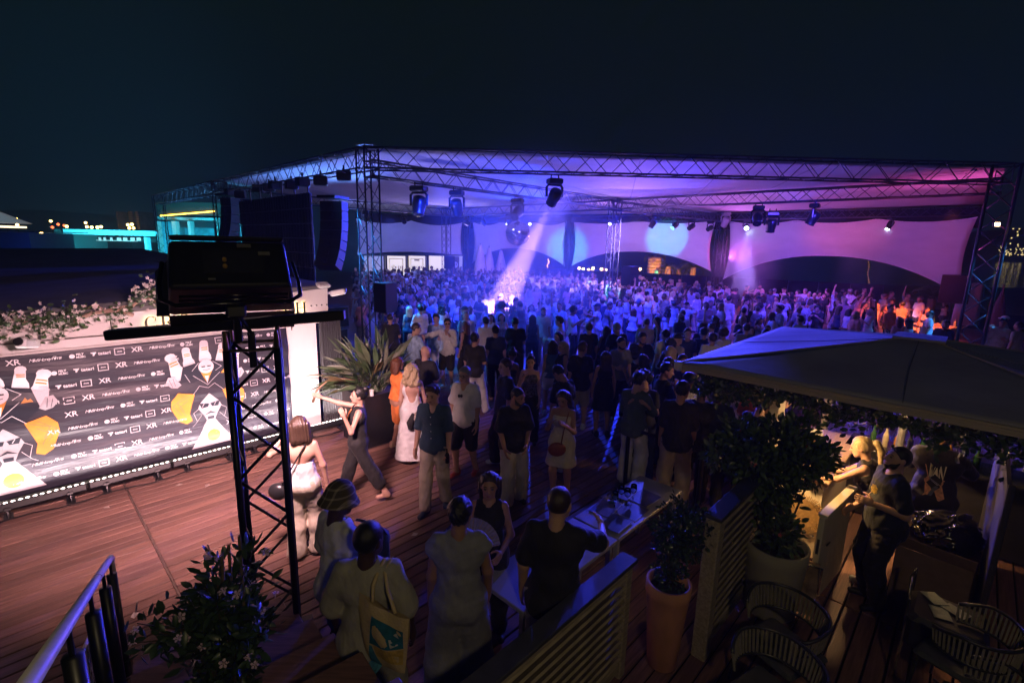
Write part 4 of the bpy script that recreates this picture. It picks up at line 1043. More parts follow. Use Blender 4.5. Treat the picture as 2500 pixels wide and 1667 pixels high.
def logo(kind, a, z):
    root = ob('logo', None, None, ban) if False else None
    y = bwave(a, z)-LIFT-.004; R = (PI/2, 0, 0)
    if kind == 'XR': p = [(lt('X', .105, 0, 1, .001), -.032, 0), (lt('R', .105, 0, 1, .001), .035, 0)]
    elif kind == 'Milk': p = [(lt('Milk&Honey', .058, .35, .72), -.055, 0), (lt('Films', .066, .4, .75), .105, .004)]
    elif kind == 'Felt': p = [(lt('FELT', .04, 0, .95, .0015), .038, .018), (lt('MUSIC', .036, 0, .9, .0015), .045, -.02)]
    elif kind == 'tat': p = [(lt('tatari', .062, 0, 1.05, .002), .035, 0)]
    elif kind == 'box': p = [(lt('shots', .026, 0, 1, .001), 0, 0)]
    for me, dx, dz in p:
        o = ob('logo', me, PW_, ban); o.location = (a+dx, y, z+dz); o.rotation_euler = R
    if kind == 'box': poly_print(line_polys([(a-.055, z-.045), (a+.055, z-.045), (a+.055, z+.045), (a-.055, z+.045)], .009, True), 'logo_frame', PW_)
    if kind == 'Felt': poly_print([[(a-.045+.03*math.cos(t), z+.03*math.sin(t)) for t in np.linspace(0, 2*PI, 17)[:-1]]], 'logo_disc', PW_)
    if kind == 'tat': poly_print([[(a-.115, z+.026), (a-.052, z+.026), (a-.056, z+.006), (a-.075, z+.006), (a-.08, z-.026), (a-.094, z-.026), (a-.092, z+.006), (a-.11, z+.01)]], 'logo_mark', PW_)
for k in range(10):
    z = 1.95-k*.203
    for kind, da in (('XR', 0), ('Milk', .305), ('Felt', .615), ('tat', .88), ('box', 1.085)):
        for per in range(-3, 5):
            a = -.09-.205*k+da+1.29*per
            if -.75 < a < 3.28 and z > .18 and not in_fig(a, z): logo(kind, a, z)
def pin_polys(cx, cz, h, lean):
    prof = [(.0, 0), (.17, 0), (.215, .12), (.2, .3), (.13, .48), (.085, .6), (.1, .74), (.145, .86), (.12, .95), (.05, 1.0)]
    def T(x, z): x *= 1.15; return (cx+(x*math.cos(lean)+z*math.sin(lean))*h, cz+(-x*math.sin(lean)+z*math.cos(lean))*h)
    body = [T(x, z) for x, z in prof]+[T(-x, z) for x, z in prof[::-1]]
    st = [[T(-.11, z), T(.11, z), T(.1, z+.04), T(-.1, z+.04)] for z in (.56, .65)]
    return body, st
for c, sgn in ((2.06, 1), (-.29, -1)):
    pins = [pin_polys(c+dx, z0, h, ln) for dx, z0, h, ln in ((-.34, 1.38, .46, -.32), (-.22, 1.56, .34, -.12), (0, 1.62, .36, 0), (.22, 1.56, .34, .12), (.34, 1.38, .46, .32))]
    for bd, st in pins:
        poly_print([bd], 'printed_pin', PW_, .001); poly_print(st, 'pin_stripe', PO, .003)
    poly_print([[(c-.32, 1.58), (c, 1.66), (c+.32, 1.58), (c+.38, 1.3), (c+.2, 1.12), (c, 1.2), (c-.2, 1.12), (c-.38, 1.3)]], 'printed_suit', PD, .005)
    poly_print([[(c+.11*math.cos(t), 1.545+.115*math.sin(t)) for t in np.linspace(0, 2*PI, 19)[:-1]]], 'printed_face', PW_, .008)
    poly_print([[(c-.08, 1.46), (c+.08, 1.46), (c, 1.27)]], 'printed_collar', PO, .007); poly_print([[(c-.03, 1.39), (c+.03, 1.39), (c, 1.26)]], 'printed_shirt', PW_, .009)
    poly_print(line_polys([(c-.2, 1.5), (c-.1, 1.62)], .007)+line_polys([(c-.19, 1.42), (c, 1.24), (c+.19, 1.42)], .007)+line_polys([(c+.1, 1.62), (c+.22, 1.52), (c+.13, 1.46)], .007)+line_polys([(c-.22, 1.12), (c-.12, 1.24), (c, 1.19), (c+.1, 1.25), (c+.22, 1.12)], .007)+line_polys([(c-.3, 1.46), (c-.24, 1.32)], .007), 'printed_line', PW_, .008)
    poly_print(line_polys([(c-.06, 1.55), (c-.02, 1.55)], .02)+line_polys([(c+.02, 1.55), (c+.06, 1.55)], .02)+line_polys([(c-.05, 1.5), (c, 1.485), (c+.05, 1.5)], .008), 'printed_line', PD, .011)
    poly_print([[(c+.2, 1.4), (c+.32, 1.4), (c+.3, 1.45), (c+.27, 1.43), (c+.25, 1.47)]], 'pocket_square', PO, .008)
    for s in (-1, 1):
        # angular orange shapes at both sides, white fists above
        P = lambda x, z: (c+s*x, z)
        poly_print([[P(.2, 1.12), P(.42, 1.18), (c+s*.52, 1.06), P(.53, .93), P(.42, .78), P(.44, .7), P(.34, .64), P(.26, .68), P(.33, .76), P(.28, .86), P(.33, .96)]], 'printed_orange_shape', PO, .002)
        poly_print(line_polys([P(.25, 1.1), P(.44, 1.02), P(.36, .86)], .004)+line_polys([P(.33, 1.12), P(.5, .98), P(.4, .8)], .004)+line_polys([P(.3, 1.03), P(.42, .94), P(.34, .78)], .004), 'printed_line', INK, .004)
        poly_print([[P(.36, 1.3), P(.44, 1.44), P(.52, 1.45), P(.56, 1.36), P(.5, 1.28), P(.42, 1.26)]], 'printed_fist', PGm, .009)
        poly_print(line_polys([P(.46, 1.42), P(.44, 1.3)], .006)+line_polys([P(.51, 1.4), P(.48, 1.29)], .006), 'printed_line', PD, .012)
        poly_print(line_polys([P(.16, .86), P(.24, .8), P(.2, .66)], .006)+line_polys([P(.13, .74), P(.22, .62), P(.27, .58)], .006), 'printed_line', PW_, .006)
    # lower face with dark glasses and moustache
    poly_print([[(c-.14, .94), (c, 1.1), (c+.14, .94), (c+.17, .86), (c+.1, .74), (c+.06, .64), (c-.06, .64), (c-.1, .74), (c-.17, .86)]], 'printed_face', PGm, .003)
    poly_print([[(c-.15, .945), (c-.01, .92), (c-.03, .865), (c-.12, .86)], [(c+.15, .945), (c+.01, .92), (c+.03, .865), (c+.12, .86)], [(c-.1, .73), (c, .79), (c+.1, .73), (c, .755)], [(c-.05, .7), (c+.05, .7), (c+.045, .65), (c-.045, .65)]], 'printed_dark_glasses', PD, .006)
    poly_print(line_polys([(c-.11, .88), (c-.08, .93)], .008)+line_polys([(c+.06, .88), (c+.09, .93)], .008), 'printed_line', PW_, .008)
    # chequered lane and yellow ball
    lane = [(c-.06, .64), (c+.06, .64), (c+.31, .2), (c-.31, .2)]
    poly_print([lane], 'printed_lane', PW_, .002)
    ck = []
    for r_ in range(6):
        z0, z1 = .63-.055*r_, .63-.055*(r_+1); w0, w1 = .06+(.64-z0)*.57, .06+(.64-z1)*.57; n = 8
        for q in range(n):
            if (q+r_) % 2 == 0:
                x0, x1 = -1+2*q/n, -1+2*(q+1)/n; ck.append([(c+x0*w0, z0), (c+x1*w0, z0), (c+x1*w1, z1), (c+x0*w1, z1)])
    poly_print(ck, 'printed_check', PGm, .004)
    poly_print([[(c+.01+.1*math.cos(t), .37+.1*math.sin(t)) for t in np.linspace(0, 2*PI, 19)[:-1]]], 'printed_ball', PY, .006)

# ------------------------------------------------------------------ led battens along the foot of the wall
PINKW = (1.0, .78, .76)
LED = M('led_lens', (1, .9, .85), .3, var=.01, emit=(1, .82, .76), estr=14)
for i in range(6):
    a0 = -1.55+i*.985
    root = empty('led_batten', ['led batten at the foot of the poster wall, at the left picture edge', 'second led batten from the left picture edge', 'led batten below the first orange figure of the banner', 'led batten in front of the seam strip of the deck', 'led batten behind the legs of the soft light stand', 'last led batten, under the white wall panel'][i], 'light bar', DF(a0+.49, 8.58, 0), A0, 'led battens along the poster wall')
    MB().bev((0, 0, .14), (.97, .1, .1), .015, rot=Matrix.Rotation(-.35, 3, 'X')).build('housing', BLK, root)
    for k in range(14):
        b = MB(); b.sphere((-.445+k*.0685, .012, .195), .021, 8, 4, sc=(1, .75, .35)); b.build('led_lens', LED, root)
    for s in (-.3, .3):
        b = MB(); b.tube([(s, -.09, .02), (s, -.05, .12), (s, .07, .03)], .016, 5); b.lathe([(.03, -.03), (.03, .03)], (s, -.05, .12), 8, Matrix.Rotation(PI/2, 3, 'Y')); b.box((s, -.02, .012), (.09, .2, .02)); b.build('foot_bracket', BLK, root)
    lamp_area('batten_light', DF(a0+.49, 8.6, .215), DF(a0+.49, 8.93, .95), 19 if i < 5 else 32, PINKW, .95, .05, 130)
cb = MB(); cb.tube([DF(-1.4+i*.25, 8.44+.05*math.sin(i*1.7), .012) for i in range(24)], .009, 5); tag(cb.build('power_cable', BLK), 'black power cable lying along the foot of the poster wall', 'cable')
# ------------------------------------------------------------------ black drape and things on the fascia
def drape(label, a0, a1, b0, z1, nfold=9):
    V = []; F = []; n = nfold*6
    for i in range(n+1):
        t = i/n
        for j in range(9):
            z = .03+(z1-.03)*j/8; V.append((a0+(a1-a0)*t, b0+.045*math.sin(t*nfold*2*PI+j*.15)*(1.1-.4*j/8), z))
    for i in range(n):
        for j in range(8): F.append((i*9+j, (i+1)*9+j, (i+1)*9+j+1, i*9+j+1))
    o = ob('black_drape', np_mesh('black_drape', V, F), M('black_molton', (.03, .03, .034), .9, sheen=.3)); o.rotation_euler = (0, 0, A0)
    md = o.modifiers.new('t', 'SOLIDIFY'); md.thickness = .01; tag(o, label, 'drape')
drape('grey black drape hanging in folds right of the white wall panel', 4.0, 4.42, 8.9, 2.2)
def camera_box(label, a, b_, z, yaw, s=1.0, tilt=-.2):
    root = empty('security_camera', label, 'security camera', DF(a, b_, z), A0+yaw, 'white security cameras on the fascia')
    CW = M('camera_white', (.75, .75, .74), .35, var=.03)
    R = Matrix.Rotation(tilt, 3, 'X')
    MB().bev((0, -.1*s, 0), (.1*s, .26*s, .1*s), .02*s, rot=R).build('housing', CW, root)
    b = MB(); b.lathe([(.041*s, -.005), (.041*s, .012), (.03*s, .016)], R @ Vector((0, -.235*s, -.0)), 12, R @ Matrix.Rotation(PI/2, 3, 'X')); b.build('lens_front', BLK, root)
    MB().tube([(0, .02, -.01), (0, .1*s, -.02)], .025*s, 8).build('mount', CW, root)
camera_box('white security camera under the flower garland', .13, 8.86, 2.2, -.5, 1.25)
camera_box('white security camera pointing right at the end of the fascia', 4.3, 8.95, 2.62, .9, 1.1)
b = MB(); b.bev((0, 0, 0), (.24, .16, .07), .02, rot=Matrix.Rotation(.4, 3, 'X')); b.box((0, .06, -.05), (.05, .05, .1))
o = b.build('floodlight', M('flood_white', (.6, .6, .6), .4)); o.location = DF(4.08, 8.84, 2.78); o.rotation_euler = (0, 0, A0); tag(o, 'small white floodlight on the top right corner of the fascia', 'floodlight')
# ------------------------------------------------------------------ leaves and garlands
def leaf_mesh(L=.07, W=.035, fold=.25, curl=.2):
    b = MB(); v_ = [(0, 0, 0), (W*.5, L*.35, -fold*W*.4), (W*.42, L*.7, -fold*W*.3-curl*L*.12), (0, L, -curl*L*.3), (-W*.42, L*.7, -fold*W*.3-curl*L*.12), (-W*.5, L*.35, -fold*W*.4), (0, L*.4, fold*W*.25), (0, L*.72, fold*W*.15-curl*L*.1)]
    return v_, [(0, 1, 6), (1, 2, 7, 6), (2, 3, 7), (3, 4, 7), (4, 5, 6, 7), (5, 0, 6)]
def scatter_leaves(points, size=(.05, .1), aspect=.5, seed=1, up=.3, lv=None):
    """many small leaves as one mesh: points = list of (position, outward direction)"""
    r = np.random.RandomState(seed); lv_, lf = leaf_mesh(1, aspect, .3, .35); lv_ = np.array(lv_); V = []; F = []; o = 0
    tri = [];
    for f in lf: tri += [(f[0], f[1], f[2])] + ([(f[0], f[2], f[3])] if len(f) == 4 else [])
    tri = np.array(tri)
    P = np.array([tuple(p) for p, _ in points]); Dn = np.array([tuple(d) for _, d in points])
    Dn = Dn + r.randn(*Dn.shape)*.55 + np.array([0, 0, up]); Dn /= np.linalg.norm(Dn, axis=1)[:, None]
    q = r.randn(*Dn.shape); X = np.cross(Dn, q); X /= np.linalg.norm(X, axis=1)[:, None]; N = np.cross(X, Dn)
    S = r.uniform(size[0], size[1], len(P))
    V = P[:, None, :] + S[:, None, None]*(lv_[None, :, 0:1]*X[:, None, :]+lv_[None, :, 1:2]*Dn[:, None, :]+lv_[None, :, 2:3]*N[:, None, :])
    F = (tri[None]+(np.arange(len(P))*len(lv_))[:, None, None]).reshape(-1, 3)
    return V.reshape(-1, 3), F
LEAF = M('leaf_green', (.045, .085, .03), .42, var=.45, scale=7); LEAFD = M('leaf_dark', (.028, .055, .022), .38, var=.45, scale=6); LEAFY = M('leaf_light', (.10, .14, .03), .45, var=.4, scale=7)
PETAL = M('petal_white', (.75, .66, .64), .6, var=.1, scale=12); PETP = M('petal_violet_lit', (.62, .45, .6), .6, var=.15, scale=12)  # shrub flowers are whitish; purple light is put into the second petal colour
def flowers(points, r=.03, seed=3, n=5):
    R = np.random.RandomState(seed); b = MB()
    for p, d in points:
        d = (Vector(d)+Vector(R.randn(3)*.4)).normalized(); x = d.orthogonal().normalized(); y = d.cross(x); p = Vector(p); rr = r*R.uniform(.7, 1.25)
        for k in range(n):
            a = 2*PI*k/n; u_ = x*math.cos(a)+y*math.sin(a); w_ = x*math.cos(a+PI/2)+y*math.sin(a+PI/2)
            b.add([p, p+u_*rr*.55+w_*rr*.32+d*rr*.3, p+u_*rr+d*rr*.2, p+u_*rr*.55-w_*rr*.32+d*rr*.3], [(0, 1, 2, 3)])
    return b
def garland():
    root = empty('flower_garland', 'driftwood garland of white and pink flowers along the fascia top', 'garland', (0, 0, 0), A0)
    DW = M('driftwood', (.3, .2, .15), .8, var=.3, scale=12, bump=.4)
    pts = [(-.9+.1*i, 8.8+.03*math.sin(i*2.1), 2.37+.05*math.sin(i*.9)+.03*math.sin(i*2.3)+.0085*i) for i in range(27)]
    MB().tube(pts[:12], .03, 7).build('driftwood_branch', DW, root, smooth=True); MB().tube([(.55, 8.8, 2.44), (.75, 8.77, 2.54), (1.0, 8.76, 2.56), (1.2, 8.79, 2.47)], .03, 7).build('driftwood_branch', DW, root, smooth=True)
    MB().tube([(p[0], p[1], p[2]+.07) for p in pts[16:]], .022, 7).build('driftwood_branch', DW, root, smooth=True)
    r = np.random.RandomState(5); L = []; Fw = []
    def dens(x): return .25+1.1*math.exp(-((x-.35)/.28)**2)+1.3*math.exp(-((x-1.5)/.22)**2)+.8*math.exp(-((x+.3)/.3)**2)+.5*math.exp(-((x-1.02)/.12)**2)
    for _ in range(2400):
        x = r.uniform(-1.1, 1.78)
        if r.rand() > dens(x)/1.6: continue
        h = .05+.11*dens(x)/1.6; z = np.interp(x, [p[0] for p in pts], [p[2] for p in pts])+r.randn()*h*.8+(.13+abs(r.randn())*.05 if x > 1.15 else 0)
        p = (x, 8.79-abs(r.randn())*.05, z); d = (r.randn()*.6, -1, r.randn()*.6+.1)
        L.append((p, d)) if r.rand() < .7 else Fw.append((p, d))
    V, F = scatter_leaves(L, (.04, .085), .55, 4, .1); ob('foliage', np_mesh('foliage', V, F, False), LEAF, root, kind='stuff')
    flowers(Fw, .032, 3).build('blossom', PETAL, root, kind='stuff')
garland()

# ------------------------------------------------------------------ soft light on its truss stand
def soft_light():
    A = Vector((-2.03, 3.72, 0)); w = .34
    t = truss('light_stand', 'black square truss stand carrying the soft light in front of the poster wall', A, A+Vector((0, 0, 2.78)), w, 'lighting stand', None, M('stand_black', (.012, .012, .013), .4, .3, var=.2), .027, .013, .36, True, separate=True)
    t.rotation_euler = (0, 0, math.radians(-22))
    BRS = M('spigot_brass', (.5, .36, .12), .3, 1.0)
    for i, (sx, sy) in enumerate(((-1, -1), (1, -1), (1, 1), (-1, 1))):
        p = Vector(((sx*w/2)*vx-(sy*w/2)*vy, (sx*w/2)*vy+(sy*w/2)*vx, 0))
        MB().lathe([(.02, 2.78), (.024, 2.8), (.016, 2.9), (.008, 2.92)], p, 8).build('spigot', BRS, t)
    # crossbar
    p0, p1 = atY(262, 818, 3.55), atY(842, 768, 3.85)
    root = empty('crossbar', 'long black square crossbar lying on top of the truss stand under the soft light', 'crossbar', (0, 0, 0))
    d = (p1-p0); ang = math.atan2(d.y, d.x); tl = math.atan2(d.z, math.hypot(d.x, d.y))
    bar = MB().bev((0, 0, 0), (d.length, .1, .075), .008).build('bar', M('bar_black', (.011, .011, .012), .42), root); bar.location = (p0+p1)/2; bar.rotation_euler = (0, -tl, ang)
    for q in (.475, .545): pass
    b = MB()
    for px, Yq in ((550, 3.62), (612, 3.78)): 
        q = atY(px, 800, Yq); b.tube([(q.x, q.y, q.z-.03), (q.x, q.y, q.z-.32)], .028, 8)
    b.build('leg_socket', BLK, root)
    # the lamp itself
    c = atY(566, 664, 3.66); lp = empty('soft_light', 'big black soft light with tubular yoke seen from behind, on top of the stand', 'soft light', c, math.radians(31))
    LB = M('softlight_black', (.012, .0125, .013), .36, var=.25, scale=20)
    tl = Matrix.Rotation(math.radians(-33), 3, 'X')
    # body: back face towards the camera (-y), front to +y tilted down
    b = MB(); fr = [(-.46, .26, -.25), (.46, .26, -.25), (.46, .26, .25), (-.46, .26, .25)]; bk = [(-.42, -.12, -.2), (.42, -.12, -.2), (.40, -.12, .22), (-.40, -.12, .22)]
    b.add([tl @ Vector(p) for p in bk+fr], [(0, 1, 2, 3), (7, 6, 5, 4), (0, 4, 5, 1), (1, 5, 6, 2), (2, 6, 7, 3), (3, 7, 4, 0)])
    body = b.build('body', LB, lp); md = body.modifiers.new('b', 'BEVEL'); md.width = .03; md.segments = 3
    MB().bev(tl @ Vector((0, -.125, .235)), (.8, .06, .025), .01, rot=tl).build('top_edge', M('edge_grey', (.05, .05, .055), .3, .5), lp)
    MB().box(tl @ Vector((.02, -.13, .02)), (.42, .012, .2), rot=tl).build('back_plate', M('plate_black', (.018, .019, .02), .45), lp)
    for x, z, w_, h_ in ((.1, .17, .1, .012), (.1, .152, .1, .01), (.24, .09, .085, .03), (-.14, -.14, .05, .014)):
        MB().box(tl @ Vector((x, -.14, z)), (w_, .01, h_), rot=tl).build('label_plate', M('label_grey', (.16, .16, .15), .6), lp)
    for z in (.03, -.03): MB().lathe([(.016, 0), (.016, .02), (.01, .03)], tl @ Vector((-.045, -.136, z)), 10, tl @ Matrix.Rotation(PI/2, 3, 'X')).build('connector', M('connector_amber', (.5, .3, .06), .35), lp)
    yk = [tl @ Vector(p) for p in ((-.47, .06, .12), (-.49, 0, -.1), (-.47, -.14, -.3), (-.38, -.17, -.37), (.38, -.17, -.37), (.47, -.14, -.3), (.49, 0, -.1), (.47, .06, .12))]
    MB().tube(yk, .017, 8).build('yoke', M('yoke_tube', (.03, .03, .032), .18, .7), lp, smooth=True)
    for z in (-.28, -.315): MB().tube([tl @ Vector((-.36, -.13, z)), tl @ Vector((.38, -.13, z))], .011, 6).build('lower_rail', M('rail_bright', (.06, .058, .06), .15, .9), lp, smooth=True)
    b = MB(); c0 = tl @ Vector((0, -.17, -.37)); b.tube([c0, c0+Vector((0, .02, -.3))], .03, 8); b.bev(c0+Vector((0, 0, -.06)), (.14, .08, .1), .015); b.tube([c0+Vector((.02, -.03, -.1)), c0+Vector((.09, -.03, -.24))], .015, 6); b.build('clamp', BLK, lp)
    # barn doors round the front opening
    BD = M('barn_door', (.02, .017, .016), .55)
    for q, off in ((((-.46, .26, -.25), (-.46, .26, .25), (-.56, .46, .27), (-.56, .44, -.16)), (.006, 0, 0)), (((.46, .26, -.25), (.46, .26, .25), (.45, .58, .28), (.45, .58, -.3)), (.006, 0, 0)),
                   (((-.46, .26, .25), (.46, .26, .25), (.48, .66, .24), (-.48, .66, .24)), (0, 0, .006)), (((-.46, .26, -.25), (.46, .26, -.25), (.47, .5, -.3), (-.47, .5, -.3)), (0, 0, .006))):
        MB().prism([tl @ Vector(p) for p in q], tl @ Vector(off)).build('barn_door', BD, lp)
    MB().box(tl @ Vector((0, .264, 0)), (.84, .006, .44), rot=tl).build('diffuser', M('diffuser', (.9, .88, .84), .5, var=.01, emit=(1, .8, .72), estr=9), lp)
    lp.scale = (.92, .92, .92); bpy.context.view_layer.update()
    mw = lp.matrix_world; o = mw @ (tl @ Vector((0, .29, 0))); tg = mw @ (tl @ Vector((0, 3, 0)))
    lamp_area('soft_light_lamp', o, tg, 255, (1.0, .56, .60), .74, .4, 98)
soft_light()
# ================================================================== terrace things near the camera
def strelitzia():
    c = DF(4.42, 7.75)
    pl = empty('planter_box', 'tall black planter box holding the big strelitzia beside the black drape', 'planter', c, A0)
    PB = M('planter_black', (.014, .014, .016), .42, var=.2)
    MB().bev((0, 0, .47), (.82, .82, .94), .012).build('box_body', PB, pl); MB().box((0, 0, .90), (.74, .74, .1)).build('soil', M('soil', (.03, .02, .015), .95), pl)
    for q, d in (((0, -.41, .95), (.86, .05, .03)), ((0, .41, .95), (.86, .05, .03)), ((-.41, 0, .95), (.05, .77, .03)), ((.41, 0, .95), (.05, .77, .03))): MB().box(q, d).build('rim_strip', PB, pl)
    cup = MB().lathe([(.03, 0), (.04, .11), (.036, .11), (.028, .01)], n=14).build('paper_cup', M('paper_white', (.78, .76, .72), .6, var=.02)); cup.location = c+Vector((.12, -.5, .966)); tag(cup, 'white paper cup left on the rim of the black planter', 'cup')
    root = empty('strelitzia_plant', 'large strelitzia with long grey green leaves in the black planter', 'plant', c+Vector((0, 0, .92)))
    r = np.random.RandomState(11); ms = [M('strel_leaf_%d' % i, q, .4, var=.3, scale=5, stretch=(1, 1, 1)) for i, q in enumerate(((.06, .10, .045), (.10, .13, .07), (.15, .16, .11), (.05, .09, .03), (.17, .13, .06)))]
    for i in range(150):
        az = r.uniform(0, 2*PI); el = np.clip(r.normal(1.02, .3), .15, 1.5); L = r.uniform(.62, 1.2); lw = r.uniform(.03, .055)
        if i < 26: az = PI+r.uniform(-.6, .6)+.3; el = r.uniform(.15, .8)
        dr = Vector((math.cos(az), math.sin(az), 0)); sd = Vector((-dr.y, dr.x, 0)); V = []; F = []
        base = Vector((r.uniform(-.22, .22), r.uniform(-.22, .22), 0)); n = 12; roll = r.uniform(-1.5, 1.5); pts = []
        for k in range(n+1):
            t = k/n; e = el - .75*t*t*(1.1-el*.5); pts.append((base.copy(), e)); base = base+(dr*math.cos(e)+Vector((0, 0, 1))*math.sin(e))*(L/n)
        for k, (p, e) in enumerate(pts):
            t = k/n; w = .0085 if t < .55 else lw*math.sin(PI*min(1, (t-.55)/.45)**.7)*1.0+.004
            nr = (dr*-math.sin(e)+Vector((0, 0, 1))*math.cos(e)); s2 = sd*math.cos(roll*t)+nr*math.sin(roll*t); up = nr*math.cos(roll*t)-sd*math.sin(roll*t)
            V += [p-s2*w+up*w*.45, p, p+s2*w+up*w*.45]
        for k in range(n): F += [(k*3, k*3+1, k*3+4, k*3+3), (k*3+1, k*3+2, k*3+5, k*3+4)]
        ob('leaf', np_mesh('leaf', V, F), ms[i % 5 if r.rand() < .5 else r.randint(0, 4)], root)
    b = MB(); b.tube([(-.2, -.1, .2), (-.62, -.35, .32), (-.85, -.45, .12), (-.92, -.48, -.1)], [.012, .014, .02, .026], 6); b.build('dry_flower', M('dry_flower', (.4, .27, .17), .7), root, smooth=True)
strelitzia()

# ------------------------------------------------------------------ stair handrail
def handrail():
    STEEL = M('handrail_steel', (.8, .75, .72), .38, .25, var=.08, scale=12)
    p0 = np.array(at(272, 1358, .95)); d = cF+cR*(70-1250)/FPX+cU*(833.5-1667)/FPX; p1 = CAM+d*1.18
    p0, p1 = Vector(p0), Vector(p1); dd = (p1-p0); far = p0; near = p0+dd*1.25
    root = empty('handrail', 'round steel stair handrail with wire mesh panel in the lower left corner', 'handrail', (0, 0, 0))
    t = dd.normalized(); off = Vector((0, 0, 0))
    MB().tube([far+Vector((0, 0, -.97)), far+Vector((0, 0, -.05)), far+t*.03+Vector((0, 0, -.015)), far+t*.09, near], [.016, .018, .023, .024, .024], 14).build('rail', STEEL, root, smooth=True)
    MB().lathe([(.0245, -.008), (.0255, 0), (.0245, .008)], far+dd*.42, 14, t.to_track_quat('Z', 'Y').to_matrix()).build('rail_joint', BLK, root)
    side = Vector((t.y, -t.x, 0)).normalized()
    for k in (.08, .3, .56, .8, 1.05):
        p = far+dd*k; MB().tube([p, p-Vector((0, 0, .16))], .010, 8).build('rail_pin', BLK, root)
        MB().tube([p-Vector((0, 0, .13)), p-Vector((0, 0, 1.25))], .034, 10).build('post', BLK, root, smooth=True)
    MB().tube([far+side*.05-Vector((0, 0, .3)), near+side*.05-Vector((0, 0, .3))], .009, 6).build('tension_wire', STEEL, root)
    b = MB(); n = 40
    for i in range(n):
        a, e = far+side*.05+dd*(i/n*1.2), far+side*.05+dd*((i+6)/n*1.2); b.tube([a-Vector((0, 0, .3)), e-Vector((0, 0, 1.1))], .0022, 3, cap=False); b.tube([e-Vector((0, 0, .3)), a-Vector((0, 0, 1.1))], .0022, 3, cap=False)
    b.build('wire_mesh', STEEL, root, kind='stuff')
    # the stair below it
    st = empty('stair', None, None, (0, 0, 0)); st['kind'] = 'structure'
    for i in range(8):
        p = far+dd*(i/8*1.2); z = p.z-.97
        MB().bev(Vector((p.x, p.y, z-.03))-side*.62, (1.15, .3, .05), .008, rot=Matrix.Rotation(math.atan2(side.y, side.x), 3, 'Z')).build('step', WOOD, st)
handrail()

def flowering_shrub():
    c = atY(552, 1590, 2.4); root = empty('flowering_shrub', 'dark shrub with pale trumpet flowers and bamboo canes beside the stand', 'shrub', c)
    r = np.random.RandomState(21); L = []; Fl = []; b = MB()
    stems = []
    for i in range(46):
        az = r.uniform(0, 2*PI); sp = r.uniform(.05, .46); h = r.uniform(.1, .52)*(1-.45*sp/.46); tip = Vector((math.cos(az)*sp, math.sin(az)*sp*.7, h))
        if i < 6: tip = Vector((r.uniform(-.04, .2), r.uniform(-.1, .1), r.uniform(.48, .62)))
        mid = tip*.5+Vector((0, 0, .05)); pts = [Vector((tip.x*.1, tip.y*.1, -.5)), mid, tip]; b.tube(pts, [.006, .005, .003], 4); 
        for k in range(44):
            t = r.uniform(.12, 1); p = pts[0].lerp(mid, min(1, t*2)) if t < .5 else mid.lerp(tip, (t-.5)*2); q = Vector(r.randn(3))*.045; L.append((p+q, (q.normalized()+Vector((0, 0, .3)))))
        if i % 1 == 0:
            for _ in range(1): Fl.append((tip+Vector(r.randn(3))*.07, (r.randn()*.6, r.randn()*.6-.5, .8)))
    b.build('stems', M('stem_brown', (.06, .045, .025), .8), root, kind='stuff')
    V, F = scatter_leaves(L, (.05, .095), .42, 8, .2); ob('foliage', np_mesh('foliage', V, F, False), LEAFD, root, kind='stuff')
    fb = MB(); R = np.random.RandomState(9)
    for p, d in Fl:
        d = (Vector(d)+Vector(R.randn(3))*.5).normalized(); x = d.orthogonal().normalized(); y = d.cross(x); sz = R.uniform(.017, .025); p = Vector(p)
        fb.tube([p-d*sz*1.5, p-d*sz*.5, p], [sz*.1, sz*.18, sz*.34], 6, cap=False)
        for k in range(5):
            a = 2*PI*k/5; u_ = x*math.cos(a)+y*math.sin(a); w_ = y*math.cos(a)-x*math.sin(a)
            fb.add([p+u_*sz*.2, p+(u_*.62+w_*.42+d*.22)*sz, p+(u_*1.05+w_*.25+d*.2)*sz, p+(u_*1.12-w_*.12+d*.1)*sz, p+(u_*.66-w_*.34+d*.2)*sz], [(0, 1, 2, 3, 4)])
    fb.build('blossom', PETP, root, kind='stuff')
    for dx, dz in ((.0, .62), (.045, .68), (.11, .74)): MB().tube([(dx, 0, -.4), (dx+.02, .02, dz)], .009, 6).build('cane', M('bamboo_cane', (.14, .10, .05), .6), root)
    MB().lathe([(.2, -.9), (.27, -.35), (.25, -.35), (.22, -.42)], n=22).build('pot', M('pot_dark', (.05, .045, .04), .7), root, smooth=True)
flowering_shrub()

# ------------------------------------------------------------------ louvre fences
WW = M('weathered_wood', (.36, .30, .21), .75, var=.3, scale=6, stretch=(1, 8, 8), bump=.35, bscale=30)
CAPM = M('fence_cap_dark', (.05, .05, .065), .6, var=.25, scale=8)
def louvre(label, a0, a1, b0, ztop, zbot=.06, nsl=9, post=.09):
    root = empty('louvre_fence', label, 'fence', DF(a0, b0), A0, None); L = a1-a0
    MB().bev((L/2, .0, ztop+.018), (L+.14, .15, .036), .006).build('cap_board', CAPM, root)
    for x in (0, L): MB().bev((x, 0, (ztop)/2), (post, post, ztop-.004), .008).build('post', WW, root)
    for z in (ztop-.05, zbot+.05): MB().box((L/2, 0, z), (L-post-.004, .06, .08)).build('rail', WW, root)
    zz = np.linspace(zbot+.13, ztop-.13, nsl)
    me = None
    for z in zz:
        if me is None:
            q = MB(); q.box((0, 0, 0), (L-post-.006, .085, .02), rot=Matrix.Rotation(math.radians(-38), 3, 'X')); me = q.mesh('slat')
        s = ob('slat', me, WW, root); s.location = (L/2, 0, z)
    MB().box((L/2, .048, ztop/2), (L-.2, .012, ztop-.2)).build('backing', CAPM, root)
    return root
